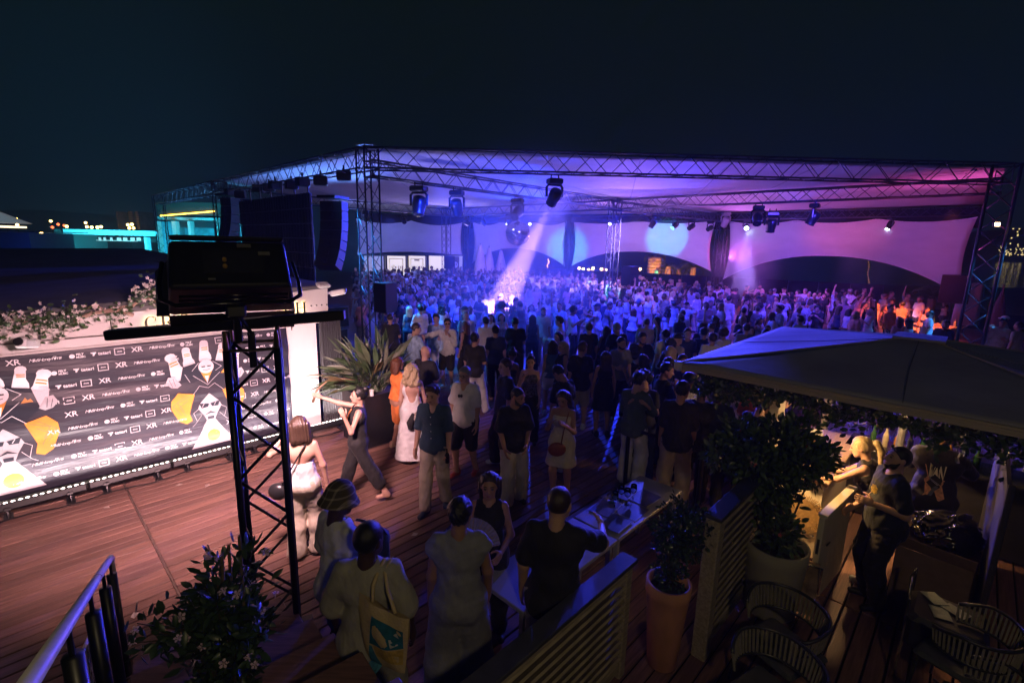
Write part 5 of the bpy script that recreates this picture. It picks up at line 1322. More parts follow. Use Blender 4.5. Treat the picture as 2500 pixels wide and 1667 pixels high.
louvre('long low louvre fence with dark cap in front of the table', .4, 3.22, 1.74, 1.08, nsl=10)
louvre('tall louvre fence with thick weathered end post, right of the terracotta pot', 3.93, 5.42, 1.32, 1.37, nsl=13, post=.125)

def pot_shrub(name, plabel, slabel, pos, prof, pm, blobs, nleaf, lm, seed, size, flowers_=None, tilt=0):
    p = empty('plant_pot', plabel, 'plant pot', pos)
    MB().lathe(prof, n=36, cap=False).build('pot_shell', pm, p, smooth=True)
    zr = prof[[i for i, q in enumerate(prof) if q[1] == max(z for _, z in prof)][0]][1]
    rr = max(r_ for r_, z in prof)
    MB().lathe([(.01, zr-.08), (rr*.9, zr-.08)], n=24, cap=False).build('soil', M('soil', (.03, .02, .015), .95), p)
    s = empty('potted_shrub', slabel, 'shrub', Vector(pos)+Vector((0, 0, zr-.06)))
    r = np.random.RandomState(seed); L = []; b = MB(); Fl = []
    for (cx, cy_, cz, R) in blobs:
        nn = int(nleaf*R**2/sum(q[3]**2 for q in blobs))
        b.tube([(cx*.1, cy_*.1, -.05), (cx*.6, cy_*.6, cz*.6), (cx, cy_, cz)], [.012, .009, .005], 5)
        for _ in range(7):
            t = Vector(r.randn(3)); t.normalize(); b.tube([(cx*.6, cy_*.6, cz*.6), Vector((cx, cy_, cz))+t*R*.8], [.006, .003], 4)
        for _ in range(nn):
            d = Vector(r.randn(3)); d.normalize(); q = R*r.uniform(.25, 1)**.6*(1+.25*math.sin(7*d.x+3*d.z+cx*9)); L.append((Vector((cx, cy_, cz))+d*q, d))
            if flowers_ and r.rand() < flowers_[0]: Fl.append((Vector((cx, cy_, cz))+d*R*1.0, d))
    b.build('branches', M('stem_brown', (.06, .045, .025), .8), s, kind='stuff')
    V, F = scatter_leaves(L, size, .5, seed, .15); ob('foliage', np_mesh('foliage', V, F, False), lm, s, kind='stuff')
    if Fl: flowers(Fl, .028, seed).build('blossom', flowers_[1], s, kind='stuff')
    return s
TERRA = M('terracotta', (.60, .27, .15), .75, var=.3, scale=4, stretch=(1, 1, .4), bump=.08)
pot_shrub('a', 'tall tapered terracotta pot between the two louvre fences', 'blue lit shrub with small glossy leaves in the terracotta pot', DF(3.60, 1.53),
          [(.10, 0), (.125, .02), (.165, .55), (.18, .70), (.187, .72), (.187, .82), (.162, .82), (.155, .7)], TERRA,
          [(0, .0, .12, .13), (.03, .06, .3, .15), (.12, .1, .42, .2), (-.02, .04, .5, .16), (.2, .16, .5, .16), (.08, .12, .62, .13)], 1700, M('leaf_glossy', (.04, .065, .04), .24, var=.4, scale=8), 31, (.03, .06))
GREYP = M('pot_grey', (.34, .31, .25), .7, var=.08, scale=4, bump=.05)
pot_shrub('b', 'wide grey pot with a dark wet band, behind the tall louvre fence', 'big leafy shrub with a few pink flowers in the wide grey pot', DF(5.03, 1.08),
          [(.23, 0), (.245, .02), (.285, .6), (.295, .74), (.27, .74), (.262, .66)], GREYP,
          [(.0, .0, .16, .2), (-.12, .1, .45, .2), (-.02, .1, .66, .24), (-.24, .18, .82, .24), (.22, .14, .86, .22), (.0, .2, 1.02, .24), (-.34, .3, 1.04, .2), (.24, .3, 1.1, .18), (.42, .16, .92, .15), (-.5, .34, .84, .15)], 4200, M('leaf_warm', (.07, .11, .035), .36, var=.5, scale=7), 33, (.055, .10), (.004, M('petal_red', (.55, .12, .12), .6)))

# ------------------------------------------------------------------ high white table with menus and glasses
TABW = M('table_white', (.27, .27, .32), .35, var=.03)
def high_table(label, a0, a1, b0, b1, z=.76):
    c = DF((a0+a1)/2, (b0+b1)/2); root = empty('white_table', label, 'table', c, A0); L, w = a1-a0, b1-b0
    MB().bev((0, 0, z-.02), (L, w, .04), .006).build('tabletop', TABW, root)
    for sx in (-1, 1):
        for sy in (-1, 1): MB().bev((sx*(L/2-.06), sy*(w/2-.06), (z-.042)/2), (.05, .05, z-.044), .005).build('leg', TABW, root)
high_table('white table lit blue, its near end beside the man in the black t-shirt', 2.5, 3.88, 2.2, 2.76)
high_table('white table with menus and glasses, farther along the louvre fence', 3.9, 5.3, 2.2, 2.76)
MENU = M('menu_print', (.05, .055, .075), .3, var=.7, scale=6); MEDGE = M('menu_edge', (.3, .3, .2), .5)
for i, (a, b_, rz, w, h) in enumerate(((4.45, 2.38, .0, .34, .26), (4.3, 2.62, .15, .36, .24), (4.8, 2.42, -.05, .34, .26), (4.72, 2.64, .1, .3, .2), (4.1, 2.36, .05, .32, .22))):
    root = empty('menu_card', ['dark menu card at the near table edge', 'dark menu card under the bright reflection', 'dark menu card farthest right on the table', 'dark menu card beside the glasses', 'dark menu card nearest the man in the black t-shirt'][i], 'menu card', DF(a, b_, .761+.0045*i), A0+rz, 'menu cards on the white table')
    MB().box((0, 0, .002), (w, h, .003)).build('card', MENU, root)
    for q, d in (((0, -h/2, .0035), (w, .012, .004)), ((w/2, 0, .0035), (.012, h-.014, .004))): MB().box(q, d).build('card_edge', MEDGE, root)
GL = glass('drink_glass')
for i, (px, py) in enumerate(((1500, 1240), (1515, 1225), (1530, 1232), (1545, 1222))):
    g = empty('wine_glass', ['wine glass nearest the table end, left of the dark bottles', 'empty glass behind the wine glass', 'stemmed glass beside the barrier post', 'glass farthest along the table'][i], 'glass', at(px, py, .762), 0, 'glasses on the white table')
    MB().lathe([(.032, 0), (.03, .004), (.005, .008), (.004, .09), (.03, .115), (.038, .15), (.033, .2), (.031, .2), (.035, .15), (.027, .118), (.001, .096)], n=16, cap=False).build('bowl', GL, g, smooth=True)
lamp = MB().lathe([(.045, 0), (.05, .012), (.02, .02)], n=16).build('ashtray', M('chrome', (.6, .6, .62), .1, 1.0)); lamp.location = DF(4.42, 2.62, .782); tag(lamp, 'small shiny ashtray on the dark menu card', 'ashtray')
# belt barrier
for i, (p, lab) in enumerate(((at(1525, 1190), 'black belt barrier post beside the man in the green shirt'), (at(1700, 1255), 'black belt barrier post behind the blue lit shrub'))):
    root = empty('barrier_post', lab, 'barrier post', p); MB().lathe([(.16, 0), (.16, .02), (.03, .03), (.03, .98), (.036, .985), (.036, 1.03), (.01, 1.035)], n=18).build('post', BLK, root, smooth=False)
    if i == 0:
        q = at(1700, 1255)-p; MB().prism([(0, 0, .93), (q.x, q.y, .93), (q.x, q.y, .98), (0, 0, .98)], (.004, .004, 0)).build('belt', BLK, root)
# fan of the standing woman is built with her

# ------------------------------------------------------------------ bar kiosk with its big square canopy
CAN = M('canopy_cloth', (.36, .34, .345), .8, var=.22, scale=.9, bump=.5, bscale=2.2, bdist=.06); CEDG = M('canopy_edge', (.42, .36, .26), .55, var=.12, scale=20, stretch=(1, 30, 30)); SEAM = M('canopy_seam', (.16, .15, .15), .8)
kA, kB = (5.72, 2.56), (9.95, 2.56); kC, kD = (9.95, -1.66), (5.72, -1.66); kz, apz = 2.2, 2.585
def kiosk_canopy():
    root = empty('square_canopy', 'large square grey canopy over the bar, its far side lit violet', 'canopy', (0, 0, 0), A0)
    cx, cyy = (kA[0]+kC[0])/2, (kA[1]+kC[1])/2; ap = Vector((cx, cyy, apz)); cs = [Vector((*q, kz)) for q in (kA, kB, kC, kD)]
    for i in range(4):
        p, q = cs[i], cs[(i+1) % 4]; n = 16; V = []; F = []
        for a in range(n+1):
            for b_ in range(n+1):
                t = b_/n; e = p.lerp(q, a/n).lerp(ap, t*.97); e.z -= .045*math.sin(PI*a/n)*math.sin(PI*t); V.append(tuple(e))
        for a in range(n):
            for b_ in range(n): F.append((a*(n+1)+b_, (a+1)*(n+1)+b_, (a+1)*(n+1)+b_+1, a*(n+1)+b_+1))
        o = ob('canopy_panel', np_mesh('canopy_panel', V, F), CAN, root); md = o.modifiers.new('t', 'SOLIDIFY'); md.thickness = .008
        m = p.lerp(q, .5); MB().tube([p.lerp(q, .48).lerp(ap, .02)+Vector((0, 0, .004)), p.lerp(q, .49).lerp(ap, .5)+Vector((0, 0, -.016)), ap+Vector((0, 0, .0))], .006, 4).build('seam', SEAM, root)
        MB().tube([p+Vector((0, 0, .006)), p.lerp(ap, .97)+Vector((0, 0, .012))], [.012, .012], 6).build('ridge_piping', CEDG, root)
        d = (q-p).normalized(); nn = Vector((d.y, -d.x, 0)) if True else 0
        out = (m-Vector((cx, cyy, kz))).normalized()
        for k, (dz, th, off) in enumerate(((-.012, .022, .012), (-.04, .026, .02), (-.068, .022, .012))):
            MB().box(m+Vector((0, 0, dz))+out*off, ((q-p).length if abs(d.x) > .5 else .03, (q-p).length if abs(d.y) > .5 else .03, th)).build('edge_rail', CEDG, root)
    MB().bev(cs[0]+Vector((-.01, .01, -.04)), (.1, .1, .12), .02).build('corner_cap', M('corner_white', (.6, .58, .55), .5), root)
    MB().box(ap+Vector((0, 0, .0)), (.5, .5, .03)).build('vent_cap', CAN, root)
    MB().tube([(cx, cyy, 0), (cx, cyy, apz-.03)], .045, 10).build('pole', M('pole_grey', (.25, .25, .25), .4, .6), root)
kiosk_canopy()
KW = M('kiosk_white', (.66, .60, .48), .6, var=.06, scale=5, bump=.05); KT = M('counter_wood', (.33, .22, .12), .45, var=.2, scale=5, stretch=(1, 8, 8)); DRK = M('bar_dark', (.02, .02, .022), .5)
def bar():
    root = empty('bar_counter', 'white panelled bar counter with wooden top under the canopy', 'bar counter', (0, 0, 0), A0)
    MB().box((7.2, 1.2, .5), (1.9, .5, .94)).build('counter_body', KW, root); MB().bev((7.2, 1.22, .985), (2.0, .64, .045), .008).build('counter_top', KT, root)
    for k in range(5): MB().box((6.243, 1.0+k*.104, .49), (.012, .1, .92)).build('panel_board', KW, root)
    MB().box((8.15, -.3, .5), (.5, 2.6, .94)).build('back_body', DRK, root); MB().bev((8.1, -.3, .985), (.62, 2.66, .045), .008).build('back_top', M('bar_top_black', (.02, .02, .021), .25), root)
    for a, b_, w in ((6.42, 1.58, .3), (9.5, 1.58, .14), (9.5, -1.3, .14)): MB().bev((a, b_, 1.06), (w, .1, 2.1), .008).build('column', KW, root)
    MB().box((8.0, 1.60, 2.02), (2.9, .06, .14)).build('beam', KW, root)
    MB().box((7.4, -1.45, 2.02), (4.2, .06, .14)).build('beam', KW, root)
    MB().box((9.2, .2, 1.9), (.06, 2.6, .34)).build('back_board', KW, root)
bar()
def rattan():
    root = empty('rattan_disc', 'round fringed rattan mat hanging on the end of the white bar counter', 'wall decoration', DF(6.215, 1.12, .56), A0)
    RT = M('rattan', (.42, .27, .11), .7, var=.25, scale=30)
    b = MB(); n = 40; R_ = .24
    for i in range(n*2):
        a = 2*PI*i/(n*2); b.tube([(0, math.cos(a)*.02, math.sin(a)*.02), (-.006, math.cos(a)*R_*rnd.uniform(.94, 1.06), math.sin(a)*R_*rnd.uniform(.94, 1.06))], .006, 4)
    b.build('fibres', RT, root, kind='stuff'); MB().lathe([(.17, -.006), (.17, .003)], (0, 0, 0), 30, Matrix.Rotation(PI/2, 3, 'Y')).build('disc', RT, root)
rattan()
def gate():
    root = empty('gate_leaf', 'white boarded half door standing open at the bar entrance', 'gate', DF(5.34, .77), A0-.1); L, h = .86, 1.0
    for k in range(6): MB().box((.06+k*.148, 0, h/2+.03), (.144, .034, h-.02)).build('board', KW, root)
    MB().bev((-.035, 0, h/2+.03), (.045, .052, h), .004).build('stile', KW, root); MB().bev((L/2, 0, h+.05), (L+.1, .085, .03), .004).build('cap', KW, root)
    MB().box((-.0585, 0, .72), (.006, .022, .16)).build('lock_plate', M('lock_steel', (.1, .12, .12), .3, .9), root)
    MB().tube([(.0, -.06, .74), (.09, -.06, .74)], .008, 6).build('handle', BLK, root)
gate()
# things on the counter
def tub():
    root = empty('clear_tub', 'clear plastic ice tub on the bar in front of the blonde bartender', 'tub', DF(6.72, 1.12, 1.01))
    MB().lathe([(.11, 0), (.14, .2), (.135, .2), (.105, .006)], n=24, cap=False).build('shell', glass('clear_plastic', (.9, .93, .95), .08), root, smooth=True)
    b = MB(); r = np.random.RandomState(3)
    for _ in range(40): b.box((r.uniform(-.07, .07), r.uniform(-.07, .07), r.uniform(.02, .12)), (.03, .03, .03), rot=Matrix.Rotation(r.rand()*3, 3, 'X'))
    b.build('ice_cubes', glass('ice', (.95, .97, 1), .15), root, kind='stuff')
tub()
for i, (a, b_, c, lab) in enumerate(((6.42, 1.25, (.6, .5, .3), 'small open cardboard box at the near end of the bar'), (7.5, 1.35, (.7, .68, .6), 'white box with printed lid on the bar behind the leaves'))):
    root = empty('cardboard_box', lab, 'box', DF(a, b_, 1.01), A0+.2); m = M('card_%d' % i, c, .8); w, d, h = (.22, .16, .07) if i == 0 else (.2, .2, .16)
    for q, s in (((0, -d/2, h/2), (w, .004, h)), ((0, d/2, h/2), (w, .004, h)), ((-w/2, 0, h/2), (.004, d-.005, h)), ((w/2, 0, h/2), (.004, d-.005, h))): MB().box(q, s).build('side', m, root)
    MB().box((0, 0, .003), (w-.01, d-.01, .004)).build('bottom', m, root)
for i in range(5):
    a, b_ = (6.5, 1.0) if i == 0 else (6.9+.14*i, 1.36)
    root = empty('plastic_cup', ['plastic cup held up in front of the guest hand', 'first cup of the row on the bar', 'second cup of the row on the bar', 'third cup of the row on the bar', 'last cup of the row on the bar'][i], 'cup', DF(a, b_, 1.01), 0, 'cups on the bar')
    MB().lathe([(.03, 0), (.042, .12), (.04, .12), (.028, .004)], n=16, cap=False).build('wall', glass('clear_plastic', (.9, .93, .95), .08), root, smooth=True)
    MB().lathe([(.02, .005), (.033, .006), (.037, .07), (.01, .071)], n=14).build('drink', M('drink_%d' % (i % 2), (.6, .35, .06) if i % 2 else (.5, .55, .12), .1), root)
for i in range(9):
    a, b_ = 8.02+.05*(i % 2), .75-.13*i
    o = MB().lathe([(.034, 0), (.036, .16), (.014, .22), (.013, .29), (.016, .29), (.016, .305)], n=10).build('bottle', M('bar_bottle_%d' % (i % 4), ((.02, .06, .02), (.35, .3, .22), (.25, .12, .02), (.05, .06, .08))[i % 4], .08)); o.location = DF(a, b_, 1.01)
    tag(o, '%s bottle, %s in the row along the back bar' % (('green', 'pale', 'amber', 'smoky')[i % 4], ('first', 'second', 'third', 'fourth', 'fifth', 'sixth', 'seventh', 'eighth', 'last')[i]), 'bottle', 'bottles along the back bar')
for i, (a, b_, lab) in enumerate(((6.62, 1.34, 'folded cloth on the bar beside the ice tub'), (7.2, 1.1, 'crumpled towel on the bar behind the blonde bartender'))):
    F_ = Field((-.14, -.1, -.03), (.14, .1, .07), .01); F_.ell((0, 0, .01), (.1, .07, .035), .02); F_.noise(.008, 60, i); o = ob('bar_cloth', np_mesh('bar_cloth', *F_.nets()), M('towel_%d' % i, (.5, .42, .5) if i else (.35, .3, .5), .9)); o.location = DF(a, b_, 1.012); tag(o, lab, 'cloth')
limes = MB(); r_ = np.random.RandomState(2)
for _ in range(14): limes.sphere(DF(6.36+r_.uniform(-.1, .1), 1.38+r_.uniform(-.1, .1), 1.03+r_.uniform(0, .05)), .03, 8, 6)
tag(limes.build('lime_heap', M('lime', (.32, .45, .05), .4, var=.3), smooth=True), 'small heap of green limes at the end of the bar', 'limes')
lamp_spot('assumed_bar_light', DF(5.86, 1.3, 1.74), DF(6.5, .75, .75), 150, (1, .56, .2), 118, .6, .05); lamp_point('assumed_bar_light', DF(7.4, .75, 1.8), 70, (1, .58, .24), .05)  # assumed bar lamps: their warm light shows, the lamps themselves are unseen
for i, (a, b_, z) in enumerate(((5.86, 1.3, 1.78), (7.4, .75, 1.86))):
    root = empty('assumed_pendant', ['warm pendant lamp under the canopy edge before the white bar end', 'warm pendant lamp over the back of the bar'][i], 'lamp', DF(a, b_, z), 0, 'pendant lamps under the canopy')
    MB().lathe([(.07, 0), (.03, .05), (.01, .07)], n=14, cap=False).build('shade', BLK, root); MB().sphere((0, 0, -.0), .03, 8, 6).build('bulb', lens_mat('bulb', (1, .62, .25), 25), root); MB().tube([(0, 0, .06), (0, 0, .45)], .004, 4).build('cord', BLK, root)
# ivy along the canopy edge
def ivy():
    root = empty('ivy_garland', 'thick leafy ivy garland hanging under the front edge of the canopy', 'garland', (0, 0, 0), A0)
    r = np.random.RandomState(41); L = []; L2 = []; Fl = []; pts = []
    for i in range(40):
        t = i/39; b_ = 2.3-3.9*t; pts.append((5.98+.05*math.sin(i*1.3), b_, 2.0+.04*math.sin(i*.8)))
    for _ in range(2600):
        t = r.rand(); i = t*39; p = np.array([np.interp(i, range(40), [q[k] for q in pts]) for k in range(3)])
        m = .06+.03*math.sin(t*21)+.025*math.sin(t*47); q = r.randn(3)*np.array([.09, .06, m]); q[2] -= .03; pp = p+q; pp[2] = min(pp[2], 2.1-.03*r.rand())
        (L if r.rand() < .8 else L2).append((pp, (-.7+r.randn()*.5, r.randn()*.5, r.randn()*.5)))
    for _ in range(650):   # trailing clump at the left corner and the arch over the customers
        t = r.rand(); p = np.array([6.0+.9*t, 2.35-.5*t*t, 1.93-.2*math.sin(t*3)])+r.randn(3)*np.array([.08, .08, .06]); L.append((p, (-.6, r.randn(), r.randn())))
    V, F = scatter_leaves(L, (.05, .10), .6, 5, .0); ob('foliage', np_mesh('foliage', V, F, False), LEAF, root, kind='stuff')
    V, F = scatter_leaves(L2, (.05, .10), .6, 6, .0); ob('foliage', np_mesh('foliage', V, F, False), LEAFY, root, kind='stuff')
    MB().tube(pts, .012, 5).build('vine', M('stem_brown', (.06, .045, .025), .8), root)
ivy()
# dark screen wall, box, bin bag, tub and chairs on the right
SCR = M('screen_cloth', (.035, .033, .045), .8, var=.15, scale=5)
scr = empty('cloth_screen', 'dark cloth screen on a frame at the right, behind the box and chairs', 'screen', DF(5.55, -.42), A0-.02)
MB().prism([(0, 0, .05), (2.1, .05, .05), (2.1, .05, 1.78), (0, 0, 1.68)], (0, -.03, 0)).build('cloth', SCR, scr)
for x in (0, 2.1): MB().tube([(x, -.015, 0), (x, -.015, 1.75)], .025, 8).build('pole', M('pole_dark', (.05, .045, .05), .5), scr)
bx = empty('carton', 'big open brown carton beside the dark cloth screen', 'carton', DF(6.15, -.1), A0-.05); CB = M('carton_brown', (.20, .13, .08), .85, var=.1)
for q, s in (((0, -.3, .36), (.5, .006, .72)), ((0, .3, .36), (.5, .006, .72)), ((-.25, 0, .36), (.006, .594, .72)), ((.25, 0, .36), (.006, .594, .72))): MB().box(q, s).build('side', CB, bx)
MB().box((-.3, 0, .8), (.006, .56, .16), rot=Matrix.Rotation(-.5, 3, 'Y')).build('flap', CB, bx); MB().box((.3, 0, .78), (.006, .56, .16), rot=Matrix.Rotation(.9, 3, 'Y')).build('flap', CB, bx)
def bag():
    F_ = Field((-.32, -.32, -.2), (.32, .32, .3), .02); F_.ell((0, 0, 0), (.24, .25, .16), .05); F_.ell((.08, -.05, .1), (.14, .12, .1), .06); F_.noise(.014, 26, 4); F_.noise(.008, 60, 5)
    o = ob('bin_bag', np_mesh('bin_bag', *F_.nets()), M('bag_black', (.012, .012, .014), .16, var=.1)); o.location = DF(6.28, -.12, .86); tag(o, 'shiny black bin bag bulging out of the brown carton', 'bag')
bag()
tubp = empty('glass_case', 'clear rectangular display case on the back bar', 'display case', DF(8.05, -.35, 1.01), A0)
for q, s in (((0, -.25, .1), (.3, .006, .2)), ((0, .25, .1), (.3, .006, .2)), ((-.15, 0, .1), (.006, .49, .2)), ((.15, 0, .1), (.006, .49, .2))): MB().box(q, s).build('pane', glass('clear_plastic'), tubp)
CORD = M('chair_rope', (.24, .22, .16), .75, var=.15, scale=30); CFR = M('chair_frame', (.06, .06, .055), .35, .5); CSEAT = M('chair_seat', (.05, .055, .055), .7)
def rope_chair(label, p, yaw, zoff=0.0, seat=True):
    root = empty('rope_chair', label, 'chair', (p[0], p[1], zoff), yaw, 'rope backed terrace chairs')
    def loop(z, r1, r2, n=26, back=0): return [(r1*math.sin(a), -r2*math.cos(a)+back, z) for a in np.linspace(-2.25, 2.25, n)]
    top, low = loop(.80, .30, .27), loop(.60, .27, .25)
    top = [(x, y, z-.12*max(0, y)/.3) for x, y, z in top]
    MB().tube(top, .014, 6).build('top_rail', CFR, root, smooth=True); MB().tube(low, .012, 6).build('lower_rail', CFR, root, smooth=True)
    cm = MB().box((0, 0, 0), (.014, .008, .2)).mesh('cord')
    b_top, b_low = loop(.80, .30, .27, 40), loop(.60, .27, .25, 40)
    for a, e in zip(b_top, b_low):
        a = (a[0], a[1], a[2]-.12*max(0, a[1])/.3); q = MB().tube([a, e], .0085, 4); q.build('cord', CORD, root)
    MB().bev((0, .02, .44), (.5, .48, .05), .03).build('seat', CSEAT, root)
    for x, y in ((-.22, -.2), (.22, -.2), (-.22, .22), (.22, .22)): MB().tube([(x, y, .43), (x*1.15, y*1.15, 0)], .013, 6).build('leg', CFR, root)
rope_chair('rope backed chair in front of the grey pot', DF(4.02, .72), math.radians(46+70))
rope_chair('rope backed chair half cut off at the bottom edge, nearest the camera', DF(3.42, .62), math.radians(46+75))
rope_chair('rope backed chair in the dark at right, lower of the two seen whole', DF(4.25, -.42), math.radians(46-20), .0)
rope_chair('rope backed chair in the dark at right, behind the lower one', DF(4.72, -.36), math.radians(46-16), .12)
t_ = empty('stroller', 'dark folding cart with papers on it behind the chairs at right', 'cart', DF(5.05, -.22), A0)
MB().bev((0, 0, .55), (.5, .5, .3), .04).build('basket', DRK, t_)
for k, (x, y, rz) in enumerate(((-.05, .05, .3), (.06, -.04, 1.1), (.12, .1, .7))): MB().box((x, y, .71+.006*k), (.16, .12, .004), rot=Matrix.Rotation(rz, 3, 'Z')).build('paper', M('paper_grey', (.3, .33, .32), .7), t_)
b = MB(); b.tube([(-.27, .25, .1), (-.27, .25, .85), (.0, .27, .9), (.27, .25, .85), (.27, .25, .1)], .012, 6); b.build('handle', M('chrome', (.6, .6, .62), .1, 1.0), t_)
for x in (-.24, .24): MB().lathe([(.06, -.015), (.07, 0), (.06, .015)], (x, -.2, .07), 12, Matrix.Rotation(PI/2, 3, 'Y')).build('wheel', BLK, t_)
cst = empty('card_stand', 'tilted price card stand between the grey pot and the white half door', 'card stand', DF(5.18, .86), A0+.2)
MB().box((0, 0, .3), (.03, .3, .52), rot=Matrix.Rotation(.25, 3, 'Y')).build('board', M('card_print', (.25, .17, .1), .3, var=.7, scale=9), cst); b = MB(); b.tube([(.07, -.16, .02), (-.06, -.16, .58), (-.06, .16, .58), (.07, .16, .02)], .012, 6); b.build('frame', M('chrome', (.6, .6, .62), .1, 1.0), cst)

# assumed terrace lamp, unseen, added up behind the viewpoint: lights the fences and backs a little, as in the photograph
tl_ = empty('assumed_terrace_lamp', 'warm lantern on the terrace wall behind the viewpoint', 'lamp', (.8, -1.15, 4.35)); MB().sphere((0, 0, 0), .1, 12, 8).build('globe', lens_mat('globe', (1, .72, .4), 6), tl_, smooth=True); MB().tube([(0, 0, .09), (0, -.3, .2)], .015, 6).build('arm', BLK, tl_)
lamp_point('assumed_terrace_light', (.8, -1.0, 4.3), 80, (1, .78, .42), .12)
# ================================================================== beyond the tent: buildings, harbour, beach
CYW = M('pavilion_white', (.6, .62, .62), .6, var=.04)
def quadbox(name, px0, px1, y0, y1, Y, depth, m, root, base=None):
    a, b_ = atY(px0, y0, Y), atY(px1, y1, Y); zt, zb = a.z, b_.z if base is None else base
    o = MB().box(((a.x+b_.x)/2, Y+depth/2, (zt+zb)/2), (abs(b_.x-a.x), depth, zt-zb)).build(name, m, root); return o
def pavilion(name, label, cat_): return empty(name, label, cat_, (0, 0, 0))
# restaurant with yellow led strip
p = pavilion('restaurant_pavilion', 'cyan lit restaurant pavilion with a yellow light strip under its roof edge', 'pavilion')
Y = 46
quadbox('roof_edge', 380, 600, 492, 528, Y, 9, M('roof_edge_dark', (.05, .045, .04), .7), p)
quadbox('ceiling_band', 384, 600, 529, 541, Y+1.2, 8, CYW, p)
for i, (a, b_) in enumerate(((382, 392), (418, 438), (457, 474), (528, 542), (585, 600))): quadbox('column', a, b_, 540, 640, Y+.6, .6, CYW, p, 0)
quadbox('back_wall', 380, 600, 541, 640, Y+6, .3, M('wall_dark_blue', (.05, .1, .12), .6), p, 0)
for a, b_ in ((438, 457), (474, 528), (542, 585)):
    quadbox('window_pane', a, b_, 556, 622, Y+1.0, .05, M('pane_teal', (.07, .2, .24), .12, var=.5, scale=1.5), p); quadbox('window_head', a, b_, 541, 556, Y+1.0, .1, M('window_head', (.02, .025, .03), .6), p)
l0, l1 = atY(392, 527, Y-.1), atY(524, 516, Y-.1)
MB().tube([l0, l1], .05, 6).build('light_strip', lens_mat('yellow_strip', (1, .62, .06), 9), p)
for px in (430, 520, 575):
    q = atY(px, 580, Y-4); lamp_spot('pavilion_light', (q.x, Y-5, 1.0), atY(px, 560, Y), 1800, (.03, .75, 1), 120, .9)
# low pavilion with cyan fascia
p = pavilion('white_pavilion', 'low pavilion with a broad cyan lit fascia and two columns', 'pavilion'); Y = 52
quadbox('fascia', 153, 392, 559, 577, Y, 7, CYW, p); quadbox('column', 157, 173, 577, 640, Y+.3, .7, CYW, p, 0); quadbox('column', 351, 364, 579, 640, Y+.3, .6, CYW, p, 0); quadbox('column', 384, 392, 579, 640, Y+.3, .5, CYW, p, 0)
quadbox('side_wall', 132, 156, 559, 640, Y+.5, 6, M('side_brown', (.12, .08, .07), .7), p, 0); quadbox('back_wall', 173, 392, 577, 592, Y+6, .2, M('back_brown', (.06, .05, .045), .7), p); quadbox('glowing_counter', 176, 330, 584, 590, Y+5, .4, M('counter_glow', (.5, .4, .35), .6, emit=(1, .7, .5), estr=.15), p)  # warm light on the counter is put in as emission
for i, x in enumerate((240, 252, 268, 285, 300, 318, 333)): quadbox('sign_panel', x, x+6+(4 if i > 2 else 0), 580, 588, Y+4.8, .1, M('sign_pale', (.6, .55, .5), .6, emit=(1, .75, .6), estr=.3), p)
for px in (200, 330): q = atY(px, 590, Y-6); lamp_spot('pavilion_light', (q.x, Y-6, 1.2), atY(px, 568, Y), 9000, (.03, .72, 1), 120, .9)
p = pavilion('blue_hut', 'dark low hut lit blue at its foot, at the far left', 'hut'); quadbox('wall', -30, 82, 566, 640, 40, 4, M('hut_blue', (.12, .13, .16), .6), p, 0); quadbox('roof', -34, 84, 562, 567, 39.6, 5, M('hut_roof', (.06, .06, .06), .7), p)
q = atY(30, 600, 36); lamp_spot('hut_light', (q.x, 36, .5), atY(30, 596, 40), 420, (.02, .12, 1), 100, .9)
q = atY(123, 575, 47); lp_ = empty('work_light', 'small bright white lamp left of the low pavilion', 'lamp', q); MB().sphere((0, 0, 0), .18, 8, 6).build('bulb', lens_mat('white_hot', (.9, .95, 1), 45), lp_); MB().tube([(0, 0, 0), (0, 0, -3)], .04, 5).build('post', BLK, lp_)
p = pavilion('market_tent', 'white lit tent roof at the left picture edge', 'tent'); a = atY(5, 540, 60); MB().lathe([(3.4, 0), (2.4, .45), (.3, 1.5), (.05, 1.7)], a+Vector((-1.0, 0, -.2)), 10, cap=False).build('roof', M('tent_white_glow', (.5, .48, .5), .7, emit=(.8, .75, .8), estr=.12), p); MB().lathe([(.06, -3.3), (.06, 0)], a+Vector((-1, 0, -.2)), 6).build('pole', BLK, p); MB().lathe([(2.8, -.55), (2.8, -.35)], a+Vector((-1.0, 0, -.2)), 10, cap=False).build('valance', M('tent_valance_glow', (.8, .7, .5), .7, emit=(1, .7, .4), estr=2.5), p)  # roof and valance glow by emission, in place of tent lamps
